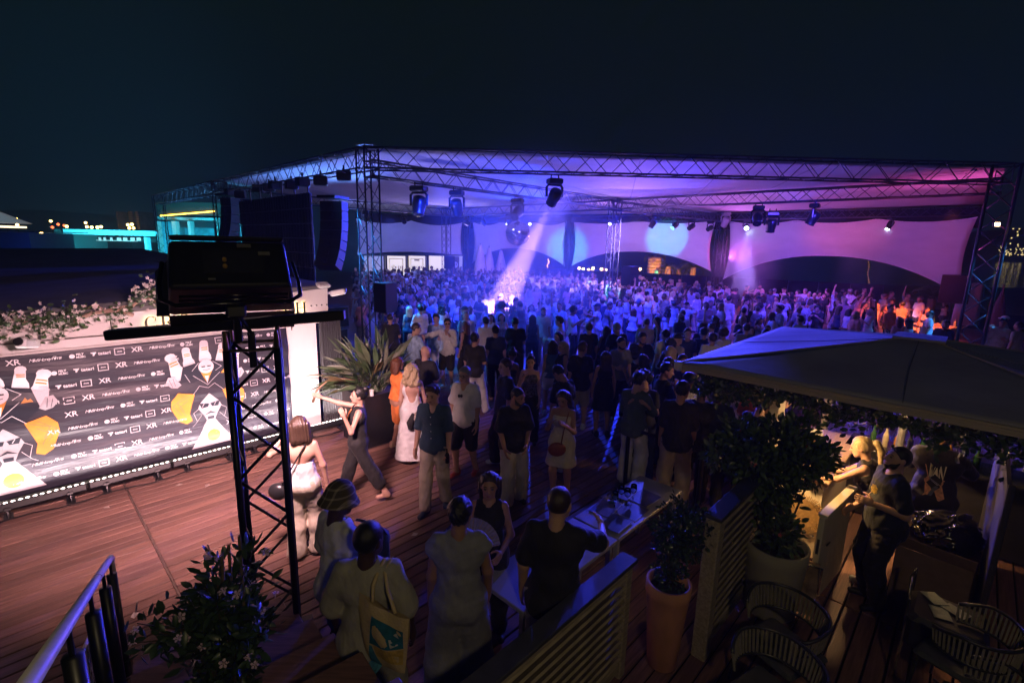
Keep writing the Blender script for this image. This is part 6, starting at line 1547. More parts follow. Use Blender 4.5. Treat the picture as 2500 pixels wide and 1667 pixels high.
# street lamps of the harbour
warm = lens_mat('street_warm', (1, .62, .18), 14); redl = lens_mat('street_red', (1, .15, .05), 4)
def street_lamp(px, py, Y, h, red=False, label='', r=.22):
    top = atY(px, py, Y); root = empty('street_lamp', label, 'street lamp', (top.x, Y, top.z-h), 0, 'lamps along the harbour'); MB().tube([(0, 0, 0), (0, 0, h)], .06, 5).build('post', BLK, root); MB().sphere((0, 0, h), r, 8, 6).build('bulb', redl if red else warm, root)
for px, py, lab, red in ((14, 536, 'warm street lamp above the white tent at the far left', 0), (41, 535, 'tall warm street lamp right of the white tent', 0), (42, 549, 'low warm lamp below the tall one beside the tent', 0), (124, 540, 'tall warm street lamp above the left end of the cyan fascia', 0), (101, 569, 'small warm lamp left of the white work light', 0),
                         (128, 555, 'red lit mast just left of the cyan fascia', 1), (142, 548, 'red lit mast behind the left end of the cyan fascia', 1), (157, 551, 'red lamp over the corner of the cyan fascia', 1), (163, 553, 'yellow lamp beside the red one over the cyan fascia', 0), (209, 544, 'tall yellow street lamp over the middle of the cyan fascia', 0), (212, 554, 'low yellow lamp over the middle of the cyan fascia', 0), (224, 555, 'single yellow lamp right of the tall one over the cyan fascia', 0),
                         (238, 555, 'left of two touching yellow lamps over the cyan fascia', 0), (247, 554, 'right of two touching yellow lamps over the cyan fascia', 0), (312, 549, 'orange lamp lighting the foot of the brown towers', 0), (322, 548, 'star like orange lamp before the brown towers', 0), (316, 557, 'low orange lamp left under the brown towers', 0), (326, 557, 'low orange lamp right under the brown towers', 0)):
    street_lamp(px, py, 120+(px % 7)*3, 6 if not red else 5, bool(red), lab, .32)
for i, (a, b_) in enumerate(((282, 291), (312, 328), (330, 342))):
    t = empty('tower_block', ['left dim brown tower block behind the harbour', 'middle brown tower block lit orange at its foot', 'right dim brown tower block behind the harbour'][i], 'tower', (0, 0, 0), 0, 'brown towers behind the harbour'); quadbox('wall', a, b_, 516, 560, 135, 6, M('tower_brown', (.16, .11, .08), .8, var=.3, scale=.6), t)
    for k in range(6): quadbox('window', a+2, b_-2, 520+k*5.5, 522+k*5.5, 134.9, .2, M('window_dark', (.02, .02, .02), .3), t)
q = atY(320, 553, 126); lamp_point('harbour_glow', (q.x, 124, q.z), 500, (1, .5, .15), .5)
# hills
def hill(name, pts, Y, m):
    b = MB(); n = len(pts); poly = [atY(x, y, Y) for x, y in pts]; poly += [Vector((poly[-1].x, Y, -.3)), Vector((poly[0].x, Y, -.3))]
    b.prism(poly, (0, 60, 0)); o = b.build(name, m); o['kind'] = 'structure'; return o
HILL = M('hill_dark', (.012, .018, .016), .95)
hill('hills', [(-300, 515), (-50, 516), (60, 512), (130, 514), (200, 522), (300, 532), (420, 536), (560, 548), (700, 570)], 420, HILL)
hill('hills', [(2300, 628), (2400, 606), (2480, 580), (2560, 560), (2700, 550), (2900, 560)], 380, HILL)
tl2 = MB(); r = np.random.RandomState(8)
for _ in range(46):
    px, py = 2440+abs(r.randn())*34, 624-abs(r.randn())*9; q = atY(px, py, 370); tl2.sphere(q, r.uniform(.25, .5), 6, 4)
for _ in range(12): tl2.sphere(atY(2470+r.uniform(-10, 30), r.uniform(555, 615), 370), .5, 5, 4)
o = tl2.build('town_lights', lens_mat('town', (1, .75, .3), 1.6)); tag(o, 'cluster of tiny yellow town lights on the far right shore', 'town lights', kind='stuff')

# ------------------------------------------------------------------ lamp lit beach behind the middle arch
wall = empty('beach_wall', 'long black wall behind the dancers under the arches', 'wall', (0, 0, 0))
P0, P1 = Vector((2.2, 44.5, 0)), Vector((24, 31.5, 0)); d = P1-P0
for i in range(14):
    c = P0+d*((i+.5)/14); MB().box((c.x, c.y, .65), (d.length/14-.03, .08, 1.9), rot=Matrix.Rotation(math.atan2(d.y, d.x), 3, 'Z')).build('panel', M('wall_black', (.006, .007, .009), .9), wall)
plat = empty('beach_deck', None, None); plat['kind'] = 'structure'; MB().box((11, 50, .5), (26, 9, .2)).build('deck_boards', M('beach_boards', (.2, .13, .08), .7), plat)
for i, px in enumerate((1414, 1424, 1437, 1448, 1468, 1479, 1557, 1563)):
    Y = 47+i % 3; top = atY(px, 655+(i % 3)*2, Y); root = empty('festoon_lamp', ['leftmost warm bulb on a post of the lamp lit beach', 'second warm bulb from the left on the lamp lit beach', 'warm bulb over the first lit tent on the beach', 'low warm bulb between the lit tents', 'warm bulb just left of the middle tower on the beach', 'warm bulb seen through the middle tower', 'warm bulb right of the pale curtain on the beach', 'warm bulb beside the thick lit palm'][i], 'lamp', (top.x, Y, .6), 0, 'bulbs on posts on the beach'); MB().tube([(0, 0, 0), (0, 0, top.z-.6)], .03, 4).build('post', BLK, root); MB().sphere((0, 0, top.z-.6), .12, 7, 5).build('bulb', lens_mat('festoon', (1, .6, .22), 18), root)
lamp_point('beach_light', atY(1440, 662, 46.5), 260, (1, .5, .16), .2); lamp_point('beach_light', atY(1600, 676, 46.5), 620, (1, .45, .12), .2); lamp_point('beach_light', atY(1690, 672, 46.5), 420, (1, .4, .1), .2)
PALT = M('palm_trunk', (.3, .2, .12), .9, var=.4, scale=6); PALL = M('palm_leaf', (.05, .07, .02), .6, var=.4)
def palm(px, ybase, ytop, Y, label, rr=.28, crown=1.6, seed=0):
    bt, tp = atY(px, ybase, Y), atY(px, ytop, Y); root = empty('palm_tree', label, 'palm tree', (bt.x, Y, min(bt.z, .6))); h = tp.z-min(bt.z, .6); r = np.random.RandomState(seed)
    MB().lathe([(rr*1.3, 0), (rr, .3)]+[(rr*(1+.12*(k % 2)), .3+(h-.3)*k/14) for k in range(1, 15)], n=12).build('trunk', PALT, root)
    b = MB()
    for i in range(26):
        az = r.uniform(0, 2*PI); el = r.uniform(-.3, 1.2); dr = Vector((math.cos(az), math.sin(az), 0)); p = Vector((0, 0, h)); sd = Vector((-dr.y, dr.x, 0)); pr = None
        for k in range(9):
            e = el-.22*k; q = p+(dr*math.cos(e)+Vector((0, 0, 1))*math.sin(e))*crown/9
            for s in (-1, 1):
                for f_ in (.2, .7):
                    m = p.lerp(q, f_); b.add([m, m+sd*s*.34*crown/1.6*(1-.08*k)+Vector((0, 0, -.18))+dr*.12, m+dr*.05], [(0, 1, 2)])
            p = q
    b.build('crown', PALL, root, kind='stuff')
palm(1594, 690, 628, 49, 'thick lamp lit palm trunk in the middle of the lit beach', .62, 1.2, 1); palm(1628, 690, 650, 49, 'pale palm trunk right of the thick lit one', .28, 1.4, 2); palm(1690, 684, 652, 49, 'yellow lit palm trunk near the sail tower', .26, 1.6, 3)
palm(1655, 688, 656, 50, 'dim palm trunk between the pale and the yellow lit ones', .22, 1.7, 4)
palm(2268, 770, 722, 24.5, 'small dark palm beside the big loudspeaker at the right', .16, 1.5, 5)
for i, (px, Y) in enumerate(((1445, 47), (1473, 48), (1548, 45))):
    q = atY(px, 684, Y); zt = atY(px, 655 if i < 2 else 652, Y).z; root = empty('beach_tent', ['small lamp lit cloth tent on the beach, leftmost', 'small lamp lit cloth tent behind the middle tower', 'pale cloth curtain beside the blue lit loudspeaker'][i], 'tent', (q.x, Y, .6)); h = zt-.6
    V = []; n = 12; b = MB(); b.lathe([(.6 if i < 2 else .35, 0), (.35, h*.6), (.06 if i < 2 else .3, h)], n=12, cap=False); b.build('cloth', M('tent_cloth', (.6, .5, .38), .8), root)
ch = empty('lounge_chair', 'cyan lit seat on the beach deck', 'seat', atY(1592, 690, 48)); MB().bev((0, 0, .4), (.9, .8, .25), .06).build('cushion', M('seat_cyan_glow', (.05, .4, .42), .7, emit=(0, .5, .55), estr=.25), ch); MB().bev((.35, 0, .8), (.2, .8, .8), .06).build('backrest', M('seat_cyan_glow', (.05, .4, .42), .7, emit=(0, .5, .55), estr=.25), ch)  # cyan light on the seat is put in as colour and emission
rail = empty('beach_railing', 'thin white railing along the lamp lit beach deck', 'railing', (0, 0, 0)); 
for i in range(9): p_ = atY(1545+i*12, 686, 46.2); MB().tube([(p_.x, p_.y, .6), (p_.x, p_.y, 1.6)], .025, 4).build('post', TABW, rail)
a, e = atY(1545, 686, 46.2), atY(1641, 686, 46.2); MB().tube([(a.x, a.y, 1.6), (e.x, e.y, 1.6)], .025, 4).build('top_rail', TABW, rail)
# string of little lights on a mast, right corner furniture
for px, y0, y1, lab in ((1338, 634, 675, 'thin mast wound with small orange lights under the back arch'), (2120, 640, 720, 'thin mast with faint small lights beyond the widest sail')):
    root = empty('light_mast', lab, 'light mast', (0, 0, 0)); b = MB(); Y = 46 if px < 2000 else 40
    for k in range(14): b.sphere(atY(px+2*math.sin(k), y0+(y1-y0)*k/13, Y), .05, 5, 4)
    b.build('bulbs', lens_mat('mast_orange' if px < 2000 else 'mast_dim', (1, .4, .15), 8 if px < 2000 else .6), root, kind='stuff'); MB().tube([atY(px, y1, Y)*1+Vector((0, 0, -1.5)), atY(px, y0, Y)], .04, 5).build('mast', BLK, root)
# table with food in the red light, folding board, parasols at the right
tb = empty('dining_table', 'long table with food and bottles under red orange light at the right', 'table', (16.6, 19.4, 0), math.radians(25)); MB().bev((0, 0, .74), (3.0, 1.3, .04), .01).build('tabletop', M('table_cloth_warm', (.6, .5, .4), .6), tb)
for x in (-1.4, 1.4):
    for y in (-.55, .55): MB().tube([(x, y, 0), (x, y, .72)], .03, 6).build('leg', BLK, tb)
r = np.random.RandomState(4)
for i in range(12):
    x, y = r.uniform(-1.3, 1.3), r.uniform(-.5, .5); q = Matrix.Rotation(math.radians(25), 3, 'Z') @ Vector((x, y, 0))+Vector((16.6, 19.4, .762))
    if i % 2: o = MB().lathe([(.035, 0), (.037, .17), (.014, .23), (.014, .29)], n=8).build('bottle', M('bottle_%d' % (i % 3), (.05, .12, .04) if i % 3 else (.4, .35, .3), .15)); tag(o, ['', 'green bottle at the near left of the red lit table', '', 'pale bottle near the middle of the red lit table', '', 'dark bottle beside the pale bottle on the red lit table', '', 'second green bottle on the red lit table', '', 'second pale bottle on the red lit table', '', 'last dark bottle on the red lit table'][i], 'bottle', 'bottles on the red lit table')
    else: o = MB().lathe([(.06, 0), (.12, .015), (.06, .05), (.02, .06)], n=10).build('plate', M('plate_food', (.6, .42, .22), .5, var=.5, scale=18)); tag(o, ['plate at the near left end of the red lit table', '', 'plate beside the pale bottle on the red lit table', '', 'plate in the middle of the red lit table', '', 'plate near the far edge of the red lit table', '', 'plate before the bearded man at the red lit table', '', 'plate at the right end of the red lit table', ''][i], 'plate', 'plates on the red lit table')
    o.location = q
fb_ = empty('folding_board', 'dark framed board leaning upright left of the red lit table', 'board', (14.6, 19.2, 0), math.radians(62)); MB().prism([(-.55, 0, .1), (.55, 0, .1), (.55, .25, 1.75), (-.55, .25, 1.75)], (0, -.03, 0)).build('panel', M('board_dark', (.05, .04, .05), .3), fb_)
for x in (-.58, .58): MB().tube([(x, 0, 0), (x, .26, 1.8)], .035, 6).build('frame', BLK, fb_)
for i, (px, Y, y0, y1, lab) in enumerate(((2422, 21, 712, 830, 'folded dark parasol right of the leaning truss tower'), (2352, 22.5, 690, 800, 'pale cloth curtain behind the leaning right tower'))):
    q = atY(px, y1, Y); zt = atY(px, y0, Y).z; root = empty('folded_parasol' if i == 0 else 'curtain', lab, 'parasol' if i == 0 else 'curtain', (q.x, Y, 0)); V = []; F = []; n = 28
    for k, (r_, z_) in enumerate(((.05 if i == 0 else .5, zt), (.2 if i == 0 else .52, zt*.6), (.3 if i == 0 else .56, .4))):
        for j in range(n): aa = 2*PI*j/n; rr = r_*(1+.16*(j % 2)); V.append((rr*math.cos(aa), rr*math.sin(aa)*(1 if i == 0 else .25), z_))
    for k in range(2):
        for j in range(n): F.append((k*n+j, k*n+(j+1) % n, (k+1)*n+(j+1) % n, (k+1)*n+j))
    ob('canopy' if i == 0 else 'cloth', np_mesh('canopy', V, F), CLO if i else M('parasol_dark', (.12, .1, .1), .8), root); MB().tube([(0, 0, 0), (0, 0, zt+.3)], .03, 5).build('pole', BLK, root)
lamp_spot('curtain_light', (16.8, 21.5, .4), atY(2352, 720, 22.5), 160, (.8, .35, .7), 80, .9)
# ================================================================== the dancing crowd
TOPS = dict(white=cloth('c_white', (.66, .64, .66)), black=cloth('c_black', (.014, .014, .017)), navy=cloth('c_navy', (.02, .03, .07)), blue=cloth('c_blue', (.12, .2, .38)), beige=cloth('c_beige', (.42, .35, .27)), grey=cloth('c_grey', (.16, .16, .18)),
            pink=cloth('c_pink', (.5, .25, .28)), red=cloth('c_red', (.42, .06, .05)), green=cloth('c_green', (.07, .11, .07)), orange=cloth('c_orange', (.75, .22, .05)), paleblue=cloth('c_paleblue', (.34, .45, .6), var=.35), check=M('c_check', (.35, .35, .38), .8, var=.8, scale=60), floral=M('c_floral', (.09, .08, .09), .8, var=.9, scale=26), khaki=cloth('c_khaki', (.36, .30, .22)), cream=cloth('c_cream', (.62, .55, .45)))
UP = ((.3, .1, 1), (-.05, .15, 1)); UPB = ((.75, .2, .75), (-.25, .25, 1)); PHONE = ((.2, .45, -.85), (-.35, .75, .6)); WIDE = ((.9, .25, -.2), (.6, .6, .25)); CHIN = ((.2, .35, -1), (-.45, .35, .9))
PROTO = {}
def proto(key, body, hair, wear, beard=False):
    B = Body(**body); h = .0205; g = dict(body=np_mesh('person', *B.skin(h, .013)))
    if hair: g['hair'] = np_mesh('hair', *B.hair(.013, hair))
    if beard: g['beard'] = np_mesh('beard', *B.hair(.013, 'beard'))
    for i, (nm, kw) in enumerate(wear):
        kw = dict(kw); kind = kw.pop('kind', {'trousers': 'bottom', 'shorts': 'bottom', 'dress': 'dress', 'skirt': 'skirt'}.get(nm, 'top')); g[nm] = np_mesh(nm, *B.garment(h, kind, seed=i+len(key), wr=.008, **kw))
    for m in g.values(): m.materials.append(SKIN['light'])
    PROTO[key] = (g, body.get('sex', 'm'), hair)
TEE, SH, TANK = dict(sleeve=.62, ease=.026, hem=-.09), dict(sleeve=1.9, ease=.03, hem=-.1), dict(sleeve=0, ease=.014, hem=-.05)
TR, TRW, SHO = dict(leg=2, ease=.024), dict(leg=2, ease=.035, flare=.4), dict(leg=.9, ease=.034)
proto('m_tee', dict(H=1.77), 'short', [('tee', TEE), ('trousers', TR)])
proto('m_tee_hold', dict(H=1.79, R=HOLD, head=(15, 8)), 'crop', [('tee', TEE), ('trousers', TR)], True)
proto('m_shirt', dict(H=1.8, L=HOLD, twist=12), 'quiff', [('shirt', SH), ('trousers', TR)])
proto('m_up', dict(H=1.78, R=UP, head=(0, -8), twist=-8), 'short', [('tee', TEE), ('shorts', SHO)])
proto('m_both', dict(H=1.76, R=PHONE, L=PHONE, head=(0, 14)), 'curly', [('tee', TEE), ('trousers', TR)])
proto('m_bald', dict(H=1.78, fat=1.12, R=HOLD), 'buzz', [('tee', dict(TEE, ease=.03)), ('trousers', TR)], True)
proto('m_cap', dict(H=1.77, L=WIDE, twist=-10), 'cap', [('tee', TEE), ('shorts', SHO)])
proto('m_side', dict(H=1.8, lean=(.05, .08), head=(-35, 5), R=CHIN), 'short', [('shirt', dict(SH, sleeve=.8)), ('trousers', TR)])
proto('m_big', dict(H=1.82, fat=1.15, head=(20, 12), L=HOLD, R=HOLD), 'crop', [('tee', dict(TEE, ease=.034)), ('trousers', TRW)], True)
proto('f_long', dict(sex='f', H=1.67), 'long', [('tank_top', TANK), ('trousers', TR)])
proto('f_dress', dict(sex='f', H=1.66, R=HOLD, head=(20, 5)), 'long', [('dress', dict(sleeve=0, ease=.012, skirt=(1.0, .115, .5, .17)))])
proto('f_bob', dict(sex='f', H=1.65, L=PHONE, twist=10), 'bob', [('tank_top', TANK), ('skirt', dict(skirt=(1.0, .115, .45, .17), ease=.016))])
proto('f_up', dict(sex='f', H=1.68, L=UPB, R=HOLD, head=(-10, -8)), 'wavy', [('tank_top', TANK), ('shorts', dict(leg=.5, ease=.02))])
proto('f_pony', dict(sex='f', H=1.67, R=WIDE, head=(-25, 0)), 'ponytail', [('tank_top', TANK), ('trousers', TRW)])
proto('f_curly', dict(sex='f', H=1.69, lean=(-.04, .05), head=(30, 0), L=CHIN), 'curly', [('dress', dict(sleeve=.4, ease=.016, skirt=(1.0, .12, .3, .2)))])
proto('f_tee', dict(sex='f', H=1.66, R=PHONE, head=(0, 12)), 'long', [('tee', dict(TEE, ease=.02)), ('shorts', SHO)])
def crowd(key, label, pos, yaw, skin, hairc, top, bottom, s=1.0, group='people in the dancing crowd'):
    g, sex, hs = PROTO[key]; root = None
    for nm, me in g.items():
        o = bpy.data.objects.new('person' if nm == 'body' else {'cap': 'cap'}.get(hs, 'hair') if nm == 'hair' else nm, me); C.objects.link(o)
        m = SKIN[skin] if nm == 'body' else (HAIR[hairc] if nm in ('hair', 'beard') else (TOPS[bottom] if nm in ('trousers', 'shorts', 'skirt') else TOPS[top]))
        if nm == 'hair' and hs == 'cap': m = TOPS['black' if hairc != 'blond' else 'white']
        o.material_slots[0].link = 'OBJECT'; o.material_slots[0].material = m
        if root is None: root = o; o.location = (pos[0], pos[1], 0); o.rotation_euler = (math.sin(pos[0]*37)*.05, math.sin(pos[1]*53)*.05, math.radians(yaw)); o.scale = (s, s, s); tag(o, label, 'person', group)
        else: o.parent = root
    return root
taken = []
def cp(px, py, key, yaw, skin, hairc, top, bottom, label, s=1.0):
    hgt = {'m': 1.78, 'f': 1.68}[key[0]]*s
    p = at(px, py, hgt); taken.append((p.x, p.y)); return crowd(key, label, p, yaw, skin, hairc, top, bottom, s)
CROWD = [
 (974, 731, 'm_tee_hold', 70, 'light', 'black', 'black', 'black', 'bearded man in a black t-shirt just right of the tower loudspeaker, in profile'),
 (995, 746, 'f_long', 5, 'light', 'blond', 'navy', 'navy', 'woman with long blonde hair and bare shoulders seen from behind near the tower loudspeaker'),
 (1021, 745, 'm_shirt', 20, 'tan', 'black', 'white', 'black', 'man in a loose white shirt between the blonde woman and the dark blue t-shirt'),
 (1040, 741, 'm_tee', 0, 'light', 'black', 'navy', 'black', 'broad man in a dark blue t-shirt seen from behind, dark hat like hair'),
 (957, 764, 'm_bald', 10, 'light', 'brown', 'black', 'black', 'shaven headed man in black seen from behind, under the tower loudspeaker'),
 (1006, 790, 'm_side', -40, 'light', 'brown', 'paleblue', 'navy', 'man in a pale blue patterned shirt reaching to the man in white'),
 (1071, 767, 'm_shirt', 170, 'light', 'black', 'paleblue', 'white', 'man in an open pale shirt and white trousers beside the man with sunglasses'),
 (1136, 783, 'f_long', 60, 'light', 'auburn', 'black', 'black', 'woman with long reddish hair and a black tank top, turned left'),
 (1145, 757, 'm_tee', 185, 'light', 'grey', 'white', 'beige', 'grey haired man in a white tank top facing the camera in the smoke'),
 (1186, 772, 'm_tee', 0, 'light', 'black', 'white', 'navy', 'man in a pale t-shirt with a dark strap across his back'),
 (1206, 763, 'f_dress', 150, 'tan', 'black', 'white', 'white', 'dark haired woman in a white halter dress looking down'),
 (1214, 793, 'm_tee', 5, 'light', 'black', 'navy', 'black', 'man in a navy t-shirt seen from behind left of the big black t-shirt'),
 (1231, 762, 'f_bob', 175, 'light', 'black', 'check', 'black', 'woman with sunglasses and a chequered top'),
 (1259, 778, 'm_big', 0, 'tan', 'black', 'black', 'black', 'large man in a black t-shirt seen from behind'),
 (1303, 767, 'f_long', 0, 'olive', 'black', 'navy', 'navy', 'woman with very long black hair seen from behind, dark long dress'),
 (1328, 750, 'm_tee_hold', 165, 'light', 'black', 'white', 'beige', 'man with a moustache and a white t-shirt facing left'),
 (1277, 737, 'm_side', 60, 'light', 'brown', 'navy', 'black', 'man in a dark jacket in profile before the smoke'),
 (1375, 774, 'm_shirt', 60, 'light', 'black', 'white', 'black', 'man in a white shirt with a dark strap facing left'),
 (1370, 806, 'f_bob', 120, 'light', 'black', 'grey', 'black', 'short haired person with lit cheek behind the blue tank top'),
 (1134, 746, 'm_cap', 130, 'tan', 'black', 'navy', 'black', 'bearded man with dark cap beside the white tank top'),
 (1440, 785, 'm_tee', 5, 'light', 'brown', 'black', 'grey', 'man in a black t-shirt seen from behind, left of the dark shoulder'),
 (1471, 793, 'f_long', 20, 'brown', 'black', 'black', 'black', 'brown skinned woman with bare shoulder and black top'),
 (1510, 791, 'm_big', 10, 'light', 'grey', 'black', 'black', 'grey haired man in a black t-shirt seen from behind'),
 (1521, 822, 'm_tee_hold', 185, 'light', 'black', 'grey', 'black', 'bearded man in a dark t-shirt facing the camera with a phone'),
 (1569, 812, 'm_big', 170, 'tan', 'black', 'black', 'black', 'big man in black looking down at his hands'),
 (1572, 776, 'm_bald', 0, 'light', 'brown', 'beige', 'khaki', 'man with buzzed hair and a cream t-shirt, backpack strap on his shoulder'),
 (1605, 772, 'f_long', 90, 'tan', 'black', 'black', 'black', 'woman with long dark hair in profile before the cream t-shirt man'),
 (1562, 859, 'f_bob', 30, 'tan', 'brown', 'black', 'black', 'woman with a dark bob and bare back near the big man in black'),
 (1614, 882, 'm_side', -80, 'olive', 'black', 'black', 'black', 'man with long dark hair in profile to the right, black clothes'),
 (1654, 876, 'f_long', 5, 'tan', 'black', 'white', 'white', 'person with long dark hair and a white t-shirt at the canopy corner'),
 (1684, 904, 'm_bald', 40, 'dark', 'black', 'check', 'black', 'bald dark skinned man in a patterned shirt under the canopy corner'),
 (1586, 908, 'm_both', 150, 'light', 'black', 'black', 'navy', 'dark haired man looking at his phone behind the green shirt'),
 (1625, 804, 'm_tee', 20, 'light', 'black', 'white', 'navy', 'man in a white t-shirt left of the black cap'),
 (1656, 813, 'm_cap', -60, 'light', 'black', 'beige', 'navy', 'man in a black cap and tan tank top in profile to the right'),
 (1682, 801, 'm_tee', 170, 'light', 'brown', 'navy', 'black', 'man with short side cut hair in a dark t-shirt, bright rim of light'),
 (1732, 811, 'm_tee', 0, 'light', 'brown', 'white', 'beige', 'man in a white t-shirt with a glowing outline at the canopy edge'),
 (1777, 803, 'f_curly', 0, 'tan', 'brown', 'white', 'white', 'woman with big curly hair glowing at the edge, seen from behind'),
 (1819, 787, 'm_tee', 0, 'light', 'black', 'grey', 'black', 'man in a grey t-shirt right of the big curly hair'),
 (1751, 770, 'f_up', 20, 'light', 'brown', 'navy', 'navy', 'tall woman with raised arm behind the glowing heads'),
 (1738, 788, 'm_bald', 20, 'light', 'brown', 'white', 'beige', 'bald man with glowing ears and pale shirt'),
 (1703, 789, 'f_curly', 180, 'light', 'brown', 'navy', 'navy', 'curly haired woman behind the side cut man'),
 (1719, 798, 'm_tee', 0, 'light', 'black', 'navy', 'black', 'man in a navy t-shirt with a thin light outline'),
 (1638, 845, 'f_long', 30, 'light', 'blond', 'white', 'white', 'woman with long blonde hair lit violet from behind'),
 (1640, 832, 'f_curly', 10, 'brown', 'black', 'black', 'black', 'curly dark haired person behind the long blonde hair'),
 (1666, 862, 'm_tee', 170, 'tan', 'brown', 'navy', 'navy', 'short haired man with reddish face above the canopy corner'),
 (1621, 871, 'm_tee', 60, 'light', 'black', 'navy', 'black', 'dark haired man behind the long dark haired profile'),
 (1755, 728, 'm_tee', 0, 'light', 'black', 'white', 'beige', 'man in a cream t-shirt seen from behind in the violet light'),
 (1645, 735, 'm_shirt', 10, 'light', 'brown', 'white', 'white', 'man in a white shirt seen from behind left of the cream t-shirt'),
 (1860, 800, 'm_tee', 0, 'light', 'black', 'grey', 'black', 'man at the canopy ridge with a bright outline, nearest its upper edge'),
 (1840, 795, 'f_long', 170, 'light', 'brown', 'navy', 'navy', 'woman facing the camera beside the man at the canopy ridge'),
 (1955, 770, 'm_shirt', 0, 'light', 'black', 'white', 'black', 'man in a white shirt seen from behind above the canopy ridge'),
 (1905, 742, 'm_tee', 0, 'light', 'black', 'white', 'beige', 'man in a striped pale shirt turned away at the edge of the smoke'),
 (2090, 760, 'm_bald', 90, 'light', 'grey', 'pink', 'beige', 'older man in pink looking left, left of the leaning board'),
 (2130, 752, 'f_bob', 80, 'light', 'bleach', 'white', 'white', 'person with bleached hair and white top beside the leaning board'),
 (2185, 745, 'm_shirt', 180, 'light', 'black', 'orange', 'black', 'man in a striped orange shirt facing the camera right of the board'),
 (2205, 735, 'm_tee', 0, 'light', 'black', 'beige', 'black', 'man with a black backpack seen from behind near the red lit table'),
 (2270, 757, 'm_bald', 60, 'light', 'brown', 'white', 'beige', 'bald man in a white t-shirt bent over the red lit table'),
 (2195, 772, 'f_long', 0, 'light', 'auburn', 'pink', 'black', 'woman with long red hair sitting at the red lit table, left'),
 (2225, 775, 'f_long', 0, 'light', 'brown', 'white', 'black', 'woman with long brown hair sitting at the red lit table, right'),
 (2305, 780, 'm_tee_hold', 120, 'tan', 'black', 'black', 'black', 'bearded man at the far end of the red lit table'),
 (2440, 778, 'm_shirt', 120, 'tan', 'black', 'beige', 'khaki', 'man in a tan jacket in the dark right of the leaning tower'),
 (2462, 770, 'm_cap', 60, 'tan', 'blond', 'beige', 'khaki', 'man with a white cap in the dark at the right edge'),
 (2494, 785, 'm_tee', 20, 'tan', 'brown', 'beige', 'khaki', 'man half cut off by the right picture edge'),
]
for c in CROWD: cp(*c)
def inside(p):
    a, b_ = p[0]*vx+p[1]*vy, -p[0]*vy+p[1]*vx
    if b_ > 12.3 and a < 7.9: return False
    if a > 29.8-.045*(b_-.5) or b_ > 31.5: return False
    return True
def proj(p, z):
    q = np.array([p[0], p[1], z])-CAM; k = q@cF; return 1250+FPX*(q@cR)/k, 833.5-FPX*(q@cU)/k
R_ = np.random.RandomState(77); extra = []; tries = 0
near_pts = [(p[0], p[1]) for p in taken]
avoid = [(q.x, q.y) for q in (FL, FR, CC, BR, MM, T1)]
while len(extra) < 520 and tries < 60000:
    tries += 1; Y = R_.uniform(11.5, 39)**1.0; X = R_.uniform(-12, 21); p = (X, Y)
    if not inside(p): continue
    px, py = proj(p, 1.72)
    if px < 868 or px > 2320: continue
    if Y < (14.6 if px < 1440 else 14.4 if px < 1600 else 13.2): continue
    if px > 1960 and Y < 17.5: continue
    d = .47 if Y < 24 else .52
    if any((X-q[0])**2+(Y-q[1])**2 < d*d for q in near_pts) or any((X-q[0])**2+(Y-q[1])**2 < .8 for q in avoid): continue
    if abs(X-16.6) < 1.9 and abs(Y-19.4) < 1.2: continue
    near_pts.append(p); extra.append(p)
extra.sort(key=lambda p: p[1])
zone = lambda px, Y: ('near the left tower' if px < 1000 else 'by the light boxes' if px < 1150 else 'in the violet smoke' if px < 1300 else 'before the cyan arch' if px < 1430 else 'round the middle tower' if px < 1560 else 'before the lit beach' if px < 1740 else 'under the smoke cloud' if px < 1920 else 'in the red light')+(' in front' if Y < 19 else ' mid crowd' if Y < 24 else ' far back')
tn = dict(white='white', black='black', navy='navy', blue='blue', beige='beige', grey='grey', pink='pink', red='red', paleblue='pale blue', check='chequered', floral='patterned')
keys = list(PROTO); NIND = 200
pose = dict(m_up='with one arm up', f_up='with one arm up', m_both='holding up a phone', m_cap='in a cap', m_bald='with shaven head', f_curly='with big curls', m_shirt='with long sleeves', f_pony='with a ponytail', f_bob='with a bob', m_big='broadly built', f_dress='in a dress', m_tee_hold='with a drink', m_side='hand raised')
far_parts = {}
for i, p in enumerate(extra):
    key = keys[R_.randint(len(keys))]; px, py = proj(p, 1.7); w = R_.rand()
    top = ('white', 'white', 'black', 'white', 'beige', 'grey', 'black', 'paleblue', 'pink', 'white', 'check', 'navy')[R_.randint(12)]; bot = ('black', 'navy', 'white', 'khaki', 'beige', 'grey')[R_.randint(6)]
    sk = ('light', 'light', 'light', 'tan', 'tan', 'olive', 'brown', 'dark')[R_.randint(8)]; hc = ('black', 'black', 'brown', 'brown', 'blond', 'grey', 'auburn')[R_.randint(7)]
    yaw = R_.choice([0, 180, 90, -90, 150, -150, 30, -30])+R_.uniform(-25, 25)+(0 if px < 1300 else 0); s = R_.uniform(.94, 1.05)
    if i < NIND:
        sex = 'man' if key[0] == 'm' else 'woman'
        lab = f"{hc}-haired {sex} in {tn[top]} and {tn.get(bot, bot)} {pose.get(key, 'arms down')} {zone(px, p[1])}"
        if len(lab.split()) > 16: lab = lab.replace(' and '+tn.get(bot, bot), '', 1)
        crowd(key, lab, p, yaw, sk, hc, top, bot, s)
    else:
        g = PROTO[key][0]
        for nm, me in g.items():
            m = SKIN[sk] if nm == 'body' else HAIR[hc] if nm in ('hair', 'beard') else TOPS[bot if nm in ('trousers', 'shorts', 'skirt') else top]
            far_parts.setdefault(m.name, (m, []))[1].append((me, p, yaw, s))
